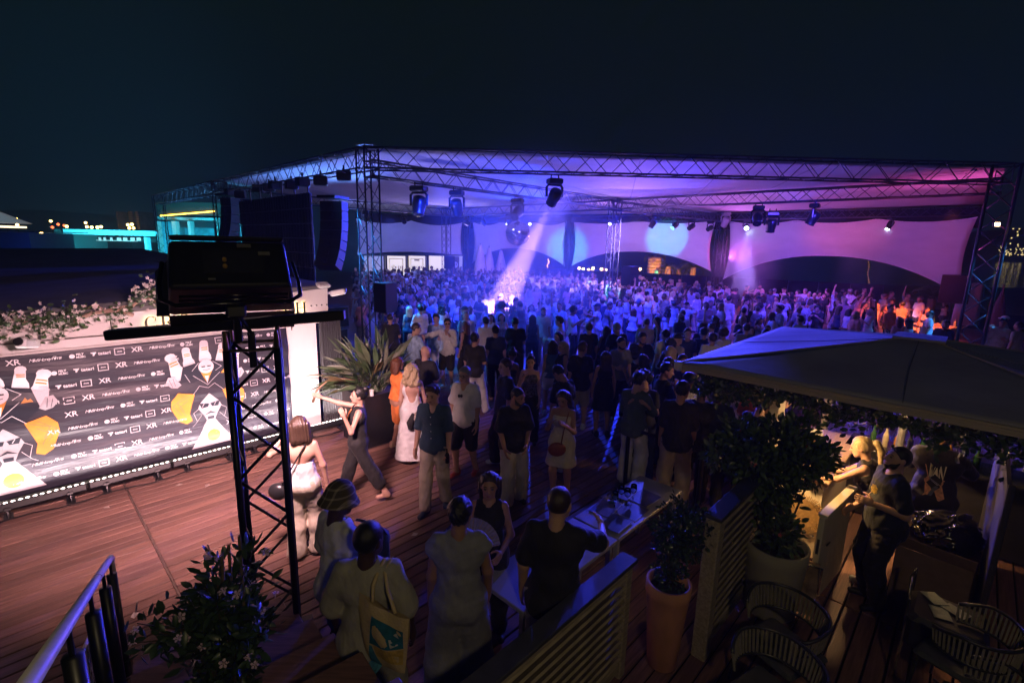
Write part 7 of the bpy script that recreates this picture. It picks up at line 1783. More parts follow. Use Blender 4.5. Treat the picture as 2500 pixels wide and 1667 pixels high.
def far_crowd():
    cache = {}
    Vs, Fs, Ms, o = [], [], [], 0; mats = []
    for k, (m, lst) in far_parts.items():
        mats.append(m)
        for me, p, yaw, s in lst:
            if me not in cache:
                co = np.empty(len(me.vertices)*3, np.float32); me.vertices.foreach_get('co', co); ix = np.empty(len(me.loops), np.int32); me.loops.foreach_get('vertex_index', ix)
                cache[me] = (co.reshape(-1, 3), ix.reshape(-1, 4))
            co, ix = cache[me]; a = math.radians(yaw); R = np.array([[math.cos(a), -math.sin(a), 0], [math.sin(a), math.cos(a), 0], [0, 0, 1]])*s
            Vs.append(co@R.T+np.array([p[0], p[1], 0])); Fs.append(ix+o); Ms.append(np.full(len(ix), len(mats)-1, np.int32)); o += len(co)
    me = np_mesh('crowd', np.concatenate(Vs), np.concatenate(Fs)); 
    for m in mats: me.materials.append(m)
    me.polygons.foreach_set('material_index', np.concatenate(Ms)); me.update()
    o = ob('crowd', me, None); tag(o, 'mass of dancers at the back of the tent, too many to count', 'crowd', kind='stuff')
far_crowd()
# ================================================================== people on the terrace, one by one as in the photograph
def wl(o, B, key=None, off=(0, 0, 0)):
    p = Vector(B.P[key]) if key else Vector((0, 0, 0)); p = p+Vector(off); return Matrix.Translation(o.location) @ Matrix.Rotation(o.rotation_euler.z, 4, 'Z') @ p
K = {n: cloth('h_'+n, c) for n, c in dict(cream=(.62, .54, .42), white=(.68, .66, .65), black=(.014, .013, .014), char=(.009, .008, .008), tealnavy=(.03, .06, .10), khaki=(.44, .36, .29), orange=(.78, .22, .045), beige=(.33, .31, .26), greyw=(.22, .22, .26), denim=(.09, .15, .28), ltgrey=(.42, .38, .36), green=(.07, .10, .075), navy=(.02, .028, .05), polo=(.013, .016, .018), bluetank=(.05, .11, .2), redor=(.7, .16, .05)).items()}
SHO = {n: M('shoe_'+n, c, .5, var=.1) for n, c in dict(black=(.015, .015, .016), navy=(.015, .025, .06), white=(.7, .7, .7), red=(.4, .06, .03), tan=(.45, .3, .2)).items()}
def bag(name, label, parts, cat='bag'):
    root = None
    for nm, mb, m in parts:
        o = mb.build(nm if root else name, m, root, smooth=True)
        if root is None: root = o; tag(o, label, cat)
    return root
def strap_path(B, o, side0, side1, front=.16, n=14, z0=.13, z1=-.02):
    """strap from one shoulder across the body to the other hip"""
    P = B.P; a = P['chest']+P['up']*z0+P['sx']*side0*.09; e = P['pel']+P['up']*z1+P['sx']*side1*.2; pts = []
    for t in np.linspace(0, 1, n): q = a+(e-a)*t+P['fw']*front*math.sin(PI*min(1, .15+t*.85))**.6; pts.append(wl(o, B, None, q))
    return pts
BLKL = M('leather_black', (.02, .02, .022), .3, var=.2); ORL = M('leather_orange', (.42, .13, .04), .45, var=.15); REDL = M('leather_red', (.25, .06, .035), .55, var=.15)
# 1 woman with bare back
p = at(752, 1350); o, B = person('woman with a bare back in a white tube top and cream trousers, seen from behind', p, 12, dict(sex='f', H=1.69, L=((.8, .35, -.55), (-.45, .6, .7)), R=((.32, .0, -1), (.12, .12, -1)), feet=((.12, .02), (-.1, -.06)), head=(12, 4)), 'light', ('bob', 'brown'),
    [('tube_top', dict(kind='top', sleeve=0, ease=.012, hem=-.02, top=-.1, neck=.02), K['white']), ('trousers', dict(leg=2, ease=.026, flare=.5, top=.1), K['cream'])], SHO['black'], face=False)
s = strap_path(B, o, .7, -1.15, -.135); b = MB(); q = s[-1]; b.sphere(q+Vector((-.03, -.03, -.06)), .1, 14, 10, sc=(1.1, .7, 1)); m = MB(); m.tube(s, .009, 5); bag('crossbody_bag', 'black crossbody bag at the left hip of the woman with the bare back', [('x', b, BLKL), ('strap', m, BLKL)])
# 2 woman in black pointing at the wall
p = at(880, 1218); o, B = person('woman in a black sleeveless jumpsuit stretching her arm towards the poster wall', p, 97, dict(sex='f', H=1.66, R=((.25, 1, .12), (.1, 1, .34)), L=((.35, .35, -.8), (.1, .35, 1)), hands=('flat', 'relax'), feet=((.07, .27), (-.09, -.36, .03)), lean=(0, -.06), twist=10, head=(2, -4)), 'light', ('bun', 'black'),
    [('jumpsuit_top', dict(kind='top', sleeve=0, ease=.013, hem=-.05, neck=.075), K['char']), ('trousers', dict(leg=1.62, ease=.024, flare=.35, top=.12), K['char'])], None)
for q in B.shoes(.011): pass
s = strap_path(B, o, -.7, 1.05, .15); b = MB(); b.bev(s[-1]+Vector((0, 0, -.06)), (.09, .22, .14), .03, rot=Matrix.Rotation(.3, 3, 'Y')); m = MB(); m.tube(s, .011, 5); bag('crossbody_bag', 'orange leather bag on an orange strap worn by the woman in the black jumpsuit', [('x', b, ORL), ('strap', m, ORL)])
# 3 bucket hat
PLAID = M('plaid_cloth', (.10, .085, .05), .85, var=.1)
def plaid(m):
    n = m.node_tree; b_ = n.nodes['Principled BSDF']; t = n.nodes.new('ShaderNodeTexCoord'); mx = None
    sx = n.nodes.new('ShaderNodeSeparateXYZ'); n.links.new(t.outputs['Object'], sx.inputs[0]); acc = None
    for ax in ('X', 'Z'):
        a = n.nodes.new('ShaderNodeMath'); a.operation = 'MULTIPLY'; a.inputs[1].default_value = 17; n.links.new(sx.outputs[ax], a.inputs[0])
        f = n.nodes.new('ShaderNodeMath'); f.operation = 'FRACT'; n.links.new(a.outputs[0], f.inputs[0]); g = n.nodes.new('ShaderNodeMath'); g.operation = 'LESS_THAN'; g.inputs[1].default_value = .22; n.links.new(f.outputs[0], g.inputs[0])
        if acc is None: acc = g
        else: h = n.nodes.new('ShaderNodeMath'); h.operation = 'ADD'; n.links.new(acc.outputs[0], h.inputs[0]); n.links.new(g.outputs[0], h.inputs[1]); acc = h
    r = n.nodes.new('ShaderNodeValToRGB'); r.color_ramp.elements[0].color = (.07, .055, .03, 1); r.color_ramp.elements[1].color = (.36, .31, .2, 1); sc_ = n.nodes.new('ShaderNodeMath'); sc_.operation = 'MULTIPLY'; sc_.inputs[1].default_value = .5
    n.links.new(acc.outputs[0], sc_.inputs[0]); n.links.new(sc_.outputs[0], r.inputs[0]); n.links.new(r.outputs[0], b_.inputs['Base Color'])
plaid(PLAID)
p = at(818, 1172, 1.82); o, B = person('man in a plaid bucket hat, white t-shirt and denim shorts seen from behind', p, -38, dict(H=1.78, R=HOLD, feet=((.12, .08), (-.11, -.05)), head=(-5, 10)), 'dark', ('bucket', 'black', PLAID),
    [('tee', dict(sleeve=.78, ease=.04, hem=-.16), K['white']), ('shorts', dict(leg=.95, ease=.04), K['denim']), ('sock', dict(kind='bottom', leg=2, ease=.004, top=-.62), K['white'])], SHO['black'], face=False)
b = MB(); b.bev(wl(o, B, 'chest', (.16, .22, -.1)), (.26, .16, .34), .05, rot=Matrix.Rotation(-.6, 3, 'Z')); m = MB(); m.tube([wl(o, B, 'chest', (.1, .1, .16)), wl(o, B, 'chest', (.13, .2, .1))], .012, 5)
bag('shoulder_bag', 'dark bag with a pale cross held by the man in the bucket hat', [('x', b, K['navy']), ('strap', m, BLKL)])
# 4 man with tote bag
p = at(893, 1276, 1.8); o, B = person('man in a loose beige shirt and trousers with a tote bag, seen from behind', p, 3, dict(H=1.8, fat=1.04, feet=((.13, 0), (-.12, .05)), head=(-25, 4), R=((.3, .0, -1), (.1, .3, -1)), L=((.28, .05, -1), (.1, .5, -1))), 'dark', ('crop', 'black'),
    [('shirt', dict(sleeve=.95, ease=.045, hem=-.22, neck=.085), K['beige']), ('trousers', dict(leg=2, ease=.036, flare=.4), K['beige'])], SHO['black'], face=False)
def tote():
    CV = M('canvas', (.55, .42, .22), .85, var=.1, bump=.2); root = None
    c = wl(o, B, 'pel', (.14, -.21, .2)); ry = math.radians(3-28)
    V = []; F = []; n = 18
    for sd in (-1, 1):
        o0 = len(V)
        for i in range(n+1):
            for j in range(n+1):
                x, z = -.19+.38*i/n, -.22+.44*j/n; u_ = (1-(abs(x)/.19)**2.5)*(1-(abs(z+.03)/.25)**3 if z < 0 else 1-.85*(z/.22)**2)
                V.append((x*(1+.04*math.sin(z*9)), sd*(.004+.062*max(0, u_)+.006*math.sin(x*31+z*17)), z-.025*math.cos(x*8)*(1 if z > 0 else .2)))
        for i in range(n):
            for j in range(n):
                q = (o0+i*(n+1)+j, o0+(i+1)*(n+1)+j, o0+(i+1)*(n+1)+j+1, o0+i*(n+1)+j+1); F.append(q if sd < 0 else q[::-1])
    t = ob('tote_bag', np_mesh('tote_bag', V, F), CV); t.location = c; t.rotation_euler = (.06, .1, ry); tag(t, 'cream tote bag with a blue and yellow print, carried by the man in beige', 'bag')
    for poly, nm, col in (([(-.06, .14), (.17, .12), (.17, -.02), (-.06, -.06)], 'print_blue', (.02, .14, .2)), ([(-.03, -.06), (.17, -.03), (.17, -.15), (-.0, -.13)], 'print_yellow', (.5, .33, .06)), ([(-.06, -.07), (-.04, -.07), (.03, -.2), (.02, -.26), (-.06, -.27)], 'print_blue', (.05, .2, .3)), ([(.08, .05), (.13, .1), (.16, .02), (.1, -.02)], 'print_white', (.5, .5, .48))):
        bm_ = bmesh.new(); bm_.faces.new([bm_.verts.new((x, -.12, z)) for x, z in poly]); bmesh.ops.triangulate(bm_, faces=bm_.faces)
        for _ in range(4): bmesh.ops.subdivide_edges(bm_, edges=[e for e in bm_.edges if e.calc_length() > .03], cuts=1)
        bmesh.ops.triangulate(bm_, faces=bm_.faces); me = bpy.data.meshes.new(nm); bm_.to_mesh(me); bm_.free(); q = ob(nm, me, M('tote_'+nm+str(int(col[0]*100)), col, .6, var=.3, scale=20), t)
        sw = q.modifiers.new('s', 'SHRINKWRAP'); sw.target = t; sw.wrap_method = 'PROJECT'; sw.use_project_y = True; sw.use_negative_direction = True; sw.use_positive_direction = True; sw.offset = .003
    sh = wl(o, B, 'shR', (-.03, -.01, .085)); inv = t.rotation_euler.to_matrix().inverted()
    for x in (-.09, .09):
        e = Vector((x, -.0, .2)); f_ = inv @ (sh+Vector((x*.25, 0, 0))-c); MB().tube([e, e.lerp(f_, .5)+Vector((0, -.05, 0)), f_+Vector((0, -.06, -.05)), f_, f_+inv @ Vector((0, .09, -.06))], .0125, 6).build('strap', CV, t, smooth=True)
tote()
# 5 man in a long grey vest
p = at(1120, 1218, 1.76); o, B = person('man in a long sleeveless pale grey top and trousers seen from behind, rimmed blue', p, 6, dict(H=1.76, feet=((.13, .03), (-.12, -.02)), head=(-18, 6), R=((.22, .12, -1), (.05, .3, -1))), 'olive', ('short', 'black'),
    [('vest', dict(kind='top', sleeve=.12, ease=.035, hem=-.12, neck=.08), K['greyw']), ('trousers', dict(leg=2, ease=.055, flare=.5), K['greyw'])], SHO['black'], face=False)
# 6 man at the table
p = DF(2.60, 1.99); o, B = person('man with cropped hair in a black t-shirt at the white table, seen from behind', p, -14, dict(H=1.87, fat=1.06, feet=((.14, 0), (-.14, .04)), head=(-12, 8), R=((.55, .7, -.5), (-.1, 1, -.1)), L=((.22, -.05, -1), (.08, .25, -1))), 'light', ('buzz', 'brown'),
    [('tee', dict(sleeve=.72, ease=.035, hem=-.12, neck=.085), K['black']), ('shorts', dict(leg=.95, ease=.038), K['ltgrey'])], SHO['white'], face=False)
# 7 woman with fan
p = at(1196, 1152, 1.64); o, B = person('woman with long hair and a black top facing the camera, holding a fan', p, 178, dict(sex='f', H=1.64, R=HOLD, L=((.25, .1, -1), (-.2, .6, -.1))), 'tan', ('long', 'brown'),
    [('tank_top', dict(kind='top', sleeve=0, ease=.013, hem=-.05, neck=.09), K['black']), ('trousers', dict(leg=2, ease=.03), K['black'])], SHO['black'])
fb = MB(); c = wl(o, B, 'wrR', (.02, .1, .02)); n = 22
for i in range(n):
    a, e = PI*(.08+.84*i/n), PI*(.08+.84*(i+.5)/n); d0 = Vector((math.cos(a), 0, math.sin(a))); d1 = Vector((math.cos(e), -.03, math.sin(e))); d2 = Vector((math.cos(PI*(.08+.84*(i+1)/n)), 0, math.sin(PI*(.08+.84*(i+1)/n))))
    fb.add([d0*.1, d1*.1, d1*.26, d0*.26], [(0, 1, 2, 3)]); fb.add([d1*.1, d2*.1, d2*.26, d1*.26], [(0, 1, 2, 3)])
fan = fb.build('hand_fan', M('fan_paper', (.25, .22, .3), .6, var=.2)); fan.location = c; fan.rotation_euler = (-.3, .15, .1); tag(fan, 'open folding fan held by the woman in the dark', 'fan')
for i in range(9): a = PI*(.08+.84*i/8); MB().tube([(0, -.004, 0), (math.cos(a)*.25, -.006, math.sin(a)*.25)], .003, 4).build('fan_stick', M('fan_wood', (.3, .2, .12), .5), fan)
# 8 man in the blue shirt
p = at(1062, 1240); o, B = person('man in a dark blue short sleeved shirt and khaki trousers walking to the camera', p, 172, dict(H=1.79, R=((.2, -.03, -1), (.1, .2, -1)), L=((.16, .1, -1), (.05, .3, -1)), hands=('relax', 'grip'), feet=((.08, .2), (-.12, -.12)), head=(-8, 12)), 'light', ('quiff', 'brown'),
    [('shirt', dict(sleeve=.86, ease=.028, hem=-.12, vneck=.045, neck=.08), K['tealnavy']), ('trousers', dict(leg=1.93, ease=.026, flare=.1), K['khaki'])], SHO['navy'], h=.0115)
for i in range(5):
    q = MB(); q.sphere((0, 0, 0), .007, 8, 5, sc=(1, .5, 1)); q.build('button', M('button_white', (.7, .7, .68), .4), o).location = Vector(B.P['chest'])+Vector((.0, .165-.006*i, .05-.1*i))
b = MB(); b.lathe([(.03, -.02), (.031, .1), (.012, .15), (.012, .2)], n=12); q = b.build('bottle', M('bottle_dark', (.015, .018, .012), .1)); q.location = wl(o, B, 'wrL', (0, .05, -.12)); q.rotation_euler = (.3, 0, 0); tag(q, 'small dark bottle in the hand of the man in the blue shirt', 'bottle')
# 9 man with glasses
p = at(1137, 893, 1.78); o, B = person('grey haired man with dark glasses, white t-shirt, black shorts and red shoes', p, 160, dict(H=1.78, fat=1.13, feet=((.12, .1), (-.12, -.1)), head=(-6, 6), R=((.2, .0, -1), (.08, .2, -1))), 'light', ('crop', 'grey'),
    [('tee', dict(sleeve=.75, ease=.034, hem=-.13, vneck=.03), K['white']), ('shorts', dict(leg=.95, ease=.036), K['black'])], SHO['red'], glasses='glasses')
b = MB(); [b.sphere((x, 0, 0), .02, 8, 5, sc=(1, .4, 1.4)) for x in (-.018, .018)]; q = b.build('sunglasses', BLK); q.location = wl(o, B, 'chest', (0, .185, .03)); tag(q, 'sunglasses hanging from the collar of the man in the white t-shirt', 'sunglasses')
# 10 woman in the white dress
p = at(1008, 1128); o, B = person('woman with curly blonde hair in a long white halter dress with bare back', p, 14, dict(sex='f', H=1.7, R=((.26, -.02, -1), (.05, .12, -1)), feet=((.1, 0), (-.06, .05)), head=(-12, 4)), 'light', ('wavy', 'blond'),
    [('dress', dict(sleeve=0, ease=.013, skirt=(1.0, .115, .1, .235), neck=.06, backcut=.24), K['white'])], SHO['tan'], face=False, h=.012)
b = MB(); q = wl(o, B, 'pel', (.1, -.2, -.05)); b.sphere(q, .1, 14, 10, sc=(1, .7, .95)); m = MB(); m.tube([wl(o, B, 'shR', (-.05, -.08, .05)), wl(o, B, 'chest', (.11, -.17, -.1)), q+Vector((0, 0, .09))], .006, 5); m2 = MB(); m2.tube([q+Vector((-.08, -.02, .06)), q+Vector((-.14, -.02, -.1)), q+Vector((-.13, -.02, -.2))], [.03, .06, .04], 8)
bag('handbag', 'colourful round handbag with black scarf on the hip of the woman in the white dress', [('x', b, M('bag_pattern', (.32, .26, .22), .5, var=.9, scale=26)), ('strap', m, ORL), ('scarf', m2, K['black'])])
# 11 woman in orange
p = at(975, 1092); o, B = person('woman with auburn bob in a bright orange top and skirt', p, -52, dict(sex='f', H=1.66, L=HOLD, R=((.14, -.05, -1), (0, .4, -1)), feet=((.08, .04), (-.08, -.05))), 'tan', ('bob', 'auburn'),
    [('blouse', dict(kind='top', sleeve=.95, ease=.035, hem=.03), K['orange']), ('skirt', dict(kind='skirt', ease=.016, skirt=(1.02, .115, .5, .125), top=.12), K['orange'])], SHO['tan'], glasses='glasses')
# 12 bald man in black
p = at(1038, 842, 1.8); taken.append((p.x, p.y)); o, B = person('bald man in black holding drinks behind the woman in the white dress', p, -28, dict(H=1.8, fat=1.12, R=HOLD, L=HOLD), 'light', None, [('tee', dict(sleeve=.7, ease=.034, hem=-.12), K['black']), ('trousers', dict(leg=2, ease=.028), K['black'])], SHO['black'], face=False)
# 13 man in black turned left
p = at(1236, 876, 1.82); o, B = person('brown haired man in a black t-shirt and black trousers turned to the left', p, 110, dict(H=1.83, fat=1.08, feet=((.12, .12), (-.1, -.16)), head=(8, 2)), 'light', ('short', 'brown'), [('tee', dict(sleeve=.7, ease=.034, hem=-.14, neck=.085), K['black']), ('trousers', dict(leg=2, ease=.036, flare=.3), K['black'])], SHO['white'])
# 14 man with pale trousers
p = at(1250, 1228); o, B = person('man with shaven head, dark t-shirt and pale grey trousers looking aside', p, 196, dict(H=1.72, fat=1.04, R=((.14, .05, -1), (-.1, .55, -.75)), L=((.2, .05, -1), (-.3, .6, -.6)), feet=((.1, .1), (-.13, -.03)), head=(40, 14)), 'tan', ('buzz', 'black'), [('tee', dict(sleeve=.8, ease=.045, hem=-.13), K['black']), ('trousers', dict(leg=2, ease=.034, flare=.2), K['ltgrey'])], SHO['black'], beard='black')
# 15 woman with red bag
p = at(1366, 1218); o, B = person('woman in a short white strapless dress looking at her phone, red bag at her hip', p, 160, dict(sex='f', H=1.66, R=PHONE, L=PHONE, head=(-5, 18), feet=((.09, .05), (-.08, -.1))), 'tan', ('bob', 'brown'), [('dress', dict(sleeve=0, ease=.013, skirt=(1.0, .12, .6, .165), top=.06, neck=.02), K['cream'])], None)
b = MB(); q = wl(o, B, 'pel', (.02, .2, -.04)); b.sphere(q, .12, 16, 10, sc=(1.05, .4, .85)); m = MB(); m.tube([wl(o, B, 'chest', (-.1, .1, .14)), wl(o, B, 'chest', (-.06, .17, -.1)), q+Vector((.05, -.02, .08))], .007, 5); bag('shoulder_bag', 'red brown rounded bag hanging before the woman in the short white dress', [('x', b, REDL), ('strap', m, REDL)])
for (px, py, z, lab, yaw, body, skin, hair, wear, shoes, kw) in (
 (1296, 866, 1.68, 'woman with tied dark hair in a patterned halter top, hand at her chin', 168, dict(sex='f', H=1.68, R=CHIN, head=(8, 4)), 'light', ('bun', 'black'), [('halter_top', dict(kind='top', sleeve=0, ease=.012, hem=-.04, top=.09), TOPS['floral']), ('trousers', dict(leg=2, ease=.03), K['black'])], SHO['black'], {}),
 (1159, 812, 1.78, 'man in a black t-shirt and white trousers striding away', -18, dict(H=1.78, fat=1.06, feet=((.2, .2), (-.12, -.12)), R=HOLD), 'light', ('short', 'black'), [('tee', dict(sleeve=.7, ease=.034, hem=-.1), K['black']), ('trousers', dict(leg=2, ease=.034), K['white'])], SHO['white'], dict(face=False)),
 (1092, 777, 1.78, 'man with sunglasses in an open white shirt and dark shorts, one arm stretched out', 170, dict(H=1.78, R=((.9, .35, -.35), (.75, .5, .05)), L=CHIN, head=(20, 0)), 'light', ('quiff', 'black'), [('shirt', dict(sleeve=1.7, ease=.036, hem=-.16, vneck=.1), K['white']), ('shorts', dict(leg=.9, ease=.034), K['char'])], SHO['white'], dict(glasses='sunglasses')),
 (1350, 830, 1.66, 'woman in a blue tank top and white shorts seen from behind', 4, dict(sex='f', H=1.66, feet=((.11, 0), (-.12, .05))), 'light', ('bob', 'brown'), [('tank_top', dict(kind='top', sleeve=0, ease=.014, hem=-.02), K['bluetank']), ('shorts', dict(leg=.55, ease=.024, top=.1), K['white'])], SHO['white'], dict(face=False)),
 (1376, 832, 1.68, 'woman with long fair hair and thin straps beside the blue tank top', 110, dict(sex='f', H=1.68), 'light', ('long', 'blond'), [('dress', dict(sleeve=0, ease=.012, skirt=(1.0, .115, .5, .16)), K['navy'])], SHO['black'], {}),
 (1480, 857, 1.68, 'woman with long hair in a short black dress seen from behind, drink in hand', 2, dict(sex='f', H=1.68, R=((.2, -.02, -1), (.1, .2, -1)), L=((.22, .02, -1), (.05, .25, -1))), 'tan', ('long', 'brown'), [('dress', dict(sleeve=0, ease=.013, skirt=(1.0, .115, .55, .15)), K['black'])], SHO['black'], dict(face=False)),
 (1421, 834, 1.78, 'man in a black t-shirt and beige shorts seen from behind, left of the black dress', -10, dict(H=1.78, head=(-30, 6)), 'light', ('short', 'brown'), [('tee', dict(sleeve=.7, ease=.034, hem=-.14), K['black']), ('shorts', dict(leg=.95, ease=.036), K['khaki'])], SHO['white'], dict(face=False)),
 (1384, 897, 1.72, 'man in black with bowed head and striped shorts behind the red bag', 40, dict(H=1.76, head=(0, 40), lean=(0, .12)), 'tan', ('short', 'black'), [('tee', dict(sleeve=.7, ease=.036, hem=-.16), K['black']), ('shorts', dict(leg=.95, ease=.04), TOPS['check'])], SHO['white'], dict(face=False)),
 (1238, 858, 1.62, 'woman with bare brown back and a bright patterned skirt, bent forward', -10, dict(sex='f', H=1.68, lean=(.1, .28), head=(0, 25)), 'brown', ('bun', 'black'), [('skirt', dict(kind='skirt', ease=.02, skirt=(1.0, .12, .35, .19)), M('bright_pattern', (.5, .3, .06), .8, var=.9, scale=20)), ('bandeau', dict(kind='top', sleeve=0, ease=.01, hem=.2, top=.02, neck=.02), K['black'])], SHO['tan'], dict(face=False)),
 (1557, 909, 1.8, 'man in a green shirt and white trousers looking at his phone, beside the barrier', -38, dict(H=1.8, R=PHONE, L=((.15, .3, -.9), (-.35, .9, .1)), head=(-8, 18), feet=((.13, 0), (-.12, .06))), 'light', ('quiff', 'black'), [('shirt', dict(sleeve=1.1, ease=.03, hem=-.13), K['green']), ('trousers', dict(leg=2, ease=.032, flare=.3), K['white'])], SHO['white'], {}),
 (1666, 930, 1.83, 'tall man in a black shirt and khaki trousers seen from behind the barrier belt', -18, dict(H=1.83, feet=((.13, 0), (-.13, .05)), head=(-25, 4)), 'tan', ('short', 'black'), [('shirt', dict(sleeve=.9, ease=.034, hem=-.15), K['black']), ('trousers', dict(leg=2, ease=.034, flare=.3), K['khaki'])], SHO['black'], dict(face=False)),
 (1716, 932, 1.8, 'man in a dark polo shirt with a pale mark on the back', -22, dict(H=1.8, fat=1.05, R=HOLD), 'brown', ('crop', 'black'), [('polo', dict(sleeve=.75, ease=.034, hem=-.14), K['polo']), ('trousers', dict(leg=2, ease=.03), K['black'])], SHO['black'], dict(face=False)),
 (1756, 938, 1.78, 'man in a dark t-shirt behind the polo shirt, half hidden by leaves', -30, dict(H=1.78, R=HOLD), 'dark', ('buzz', 'black'), [('tee', dict(sleeve=.7, ease=.034, hem=-.13), K['navy']), ('trousers', dict(leg=2, ease=.03), K['black'])], SHO['black'], dict(face=False)),
 (1790, 912, 1.7, 'woman in a white tank top and pale trousers under the ivy', 170, dict(sex='f', H=1.7, R=HOLD, fat=1.05), 'tan', ('long', 'black'), [('tank_top', dict(kind='top', sleeve=0, ease=.012, hem=.06, neck=.1), K['white']), ('trousers', dict(leg=2, ease=.028, top=.1), K['white'])], SHO['black'], {}),
 (1852, 925, 1.74, 'person in a red orange top behind the ivy', 120, dict(H=1.74, L=HOLD), 'light', ('short', 'black'), [('tee', dict(sleeve=.8, ease=.034, hem=-.12), K['redor']), ('trousers', dict(leg=2, ease=.03), K['black'])], SHO['black'], {}),
 (1845, 985, 1.66, 'young man in a dark jacket leaning to the bar, his face lit warm', -58, dict(H=1.78, lean=(0, .22), R=((.1, .6, -.7), (0, 1, -.1)), L=((.1, .5, -.8), (.1, 1, -.1)), head=(12, 16)), 'light', ('curly', 'black'), [('jacket', dict(kind='top', sleeve=1.9, ease=.036, hem=-.12), K['navy']), ('trousers', dict(leg=2, ease=.03), K['black'])], SHO['black'], {}),
): 
    p = at(px, py, z); taken.append((p.x, p.y)); o, B = person(lab, p, yaw, body, skin, hair, wear, shoes, **kw)
    if 'polo shirt with' in lab: q = MB(); q.sphere((0, 0, 0), .04, 8, 5, sc=(.5, .1, 1.3)); q = q.build('printed_mark', PW_, o); q.location = Vector(B.P['chest'])+Vector((-.04, -.185, -.02))
# bar people
rz = math.degrees(A0)
p = DF(6.28, .42); o, B = person('blonde bartender with a ponytail and a black sleeveless top reaching over the bar', p, rz-4, dict(sex='f', H=1.68, fat=1.04, lean=(0, .42), R=((.1, 1, -.42), (-.15, 1, .0)), L=((.22, 1, -.4), (-.1, 1, .05)), hands=('grip', 'grip'), head=(6, -6)), 'light', ('ponytail', 'blond'), [('tank_top', dict(kind='top', sleeve=0, ease=.014, hem=-.08, neck=.06), K['black']), ('trousers', dict(leg=2, ease=.02), K['black'])], SHO['white'])
p = DF(6.86, 1.98); o, B = person('guest with long blonde hair leaning on the bar behind the leaves', p, rz+168, dict(sex='f', H=1.68, lean=(0, .3), R=((.25, .9, -.5), (-.1, 1, .0)), L=((.2, .8, -.6), (-.2, 1, .1)), hands=('grip', 'flat'), head=(0, 14)), 'light', ('long', 'blond'), [('tank_top', dict(kind='top', sleeve=0, ease=.014), K['beige']), ('trousers', dict(leg=2, ease=.02), K['black'])], SHO['black'])
p = DF(7.5, 1.95); o, B = person('second guest at the bar, mostly hidden by the ivy', p, rz+180, dict(sex='f', H=1.66, lean=(0, .25), R=((.1, .9, -.5), (0, 1, .05))), 'light', ('wavy', 'brown'), [('tank_top', dict(kind='top', sleeve=0, ease=.014), K['white']), ('trousers', dict(leg=2, ease=.02), K['black'])], SHO['black'])
p = DF(5.86, .34); o, B = person('bearded bartender in a black polo shirt, sunglasses pushed up on his head, looking left', p, 78, dict(H=1.76, fat=1.1, R=((.12, .05, -1), (-.2, .7, -.4)), L=((.25, -.15, -1), (-.4, .9, .15)), head=(6, -12)), 'light', ('crop', 'black'), [('polo', dict(sleeve=.72, ease=.03, hem=-.12), K['polo']), ('trousers', dict(leg=2, ease=.03), K['black'])], SHO['black'], beard='black')
sgl = B.face('sunglasses'); sgl.v = [tuple(Vector(v_)+Vector((0, -.05, .085))) for v_ in sgl.v]; q = sgl.build('sunglasses', BLK, None, smooth=True); q.location = o.location; q.rotation_euler = o.rotation_euler; tag(q, 'sunglasses pushed up on the head of the bearded bartender', 'sunglasses')
q = MB(); 
for k in range(7): a = k*.9; q.sphere((.028*math.cos(a), 0, .035*math.sin(a)), .016, 7, 5, sc=(1, .3, 1))
q.sphere((0, 0, 0), .026, 8, 6, sc=(1, .3, 1.2)); q = q.build('chest_emblem', M('emblem_gold', (.75, .5, .12), .4, var=.4, scale=60), o); q.location = Vector(B.P['chest'])+Vector((-.07, .178, .0)); q.rotation_euler = (0, 0, .25)
p = DF(6.78, .04); o, B = person('bartender in a black t-shirt with the word MAN printed on the back', p, -42, dict(H=1.8, fat=1.1, lean=(0, .3), R=((.5, .8, -.6), (.1, 1, -.1)), L=((.35, .8, -.7), (-.2, 1, -.1)), head=(10, 30)), 'tan', ('crop', 'brown'), [('tee', dict(sleeve=.95, ease=.034, hem=-.12), K['black']), ('trousers', dict(leg=2, ease=.03), K['black'])], SHO['black'], face=False)
teeo = [c for c in o.children if c.name.startswith('tee')][0]
def back_print(me_or_polys, nm, m, dx=0, dz=0):
    if isinstance(me_or_polys, bpy.types.Mesh): me = me_or_polys.copy()
    else:
        bm_ = bmesh.new()
        for poly in me_or_polys: bm_.faces.new([bm_.verts.new((x, y, 0)) for x, y in poly])
        bmesh.ops.triangulate(bm_, faces=bm_.faces)
        for _ in range(2): bmesh.ops.subdivide_edges(bm_, edges=[e for e in bm_.edges if e.calc_length() > .03], cuts=1)
        bmesh.ops.triangulate(bm_, faces=bm_.faces); me = bpy.data.meshes.new(nm); bm_.to_mesh(me); bm_.free()
    P = B.P; c = np.array(P['chest'])-np.array(P['fw'])*.35; U_ = np.array(P['up']); X_ = np.array(P['sx'])
    for v_ in me.vertices: q = c+X_*(v_.co.x+dx)+U_*(v_.co.y+dz)-np.array(P['fw'])*v_.co.z; v_.co = Vector(q)
    q = ob(nm, me, m, o); sw = q.modifiers.new('s', 'SHRINKWRAP'); sw.target = teeo; sw.wrap_method = 'NEAREST_SURFACEPOINT'; sw.wrap_mode = 'ABOVE_SURFACE'; sw.offset = .004
back_print(text_mesh('MAN', .1, 0, 0, 1.1, .002), 'printed_word', M('print_cream', (.75, .68, .5), .6, var=.03), 0, -.07)
FLESH = M('print_flesh', (.55, .27, .14), .6, var=.5, scale=30)
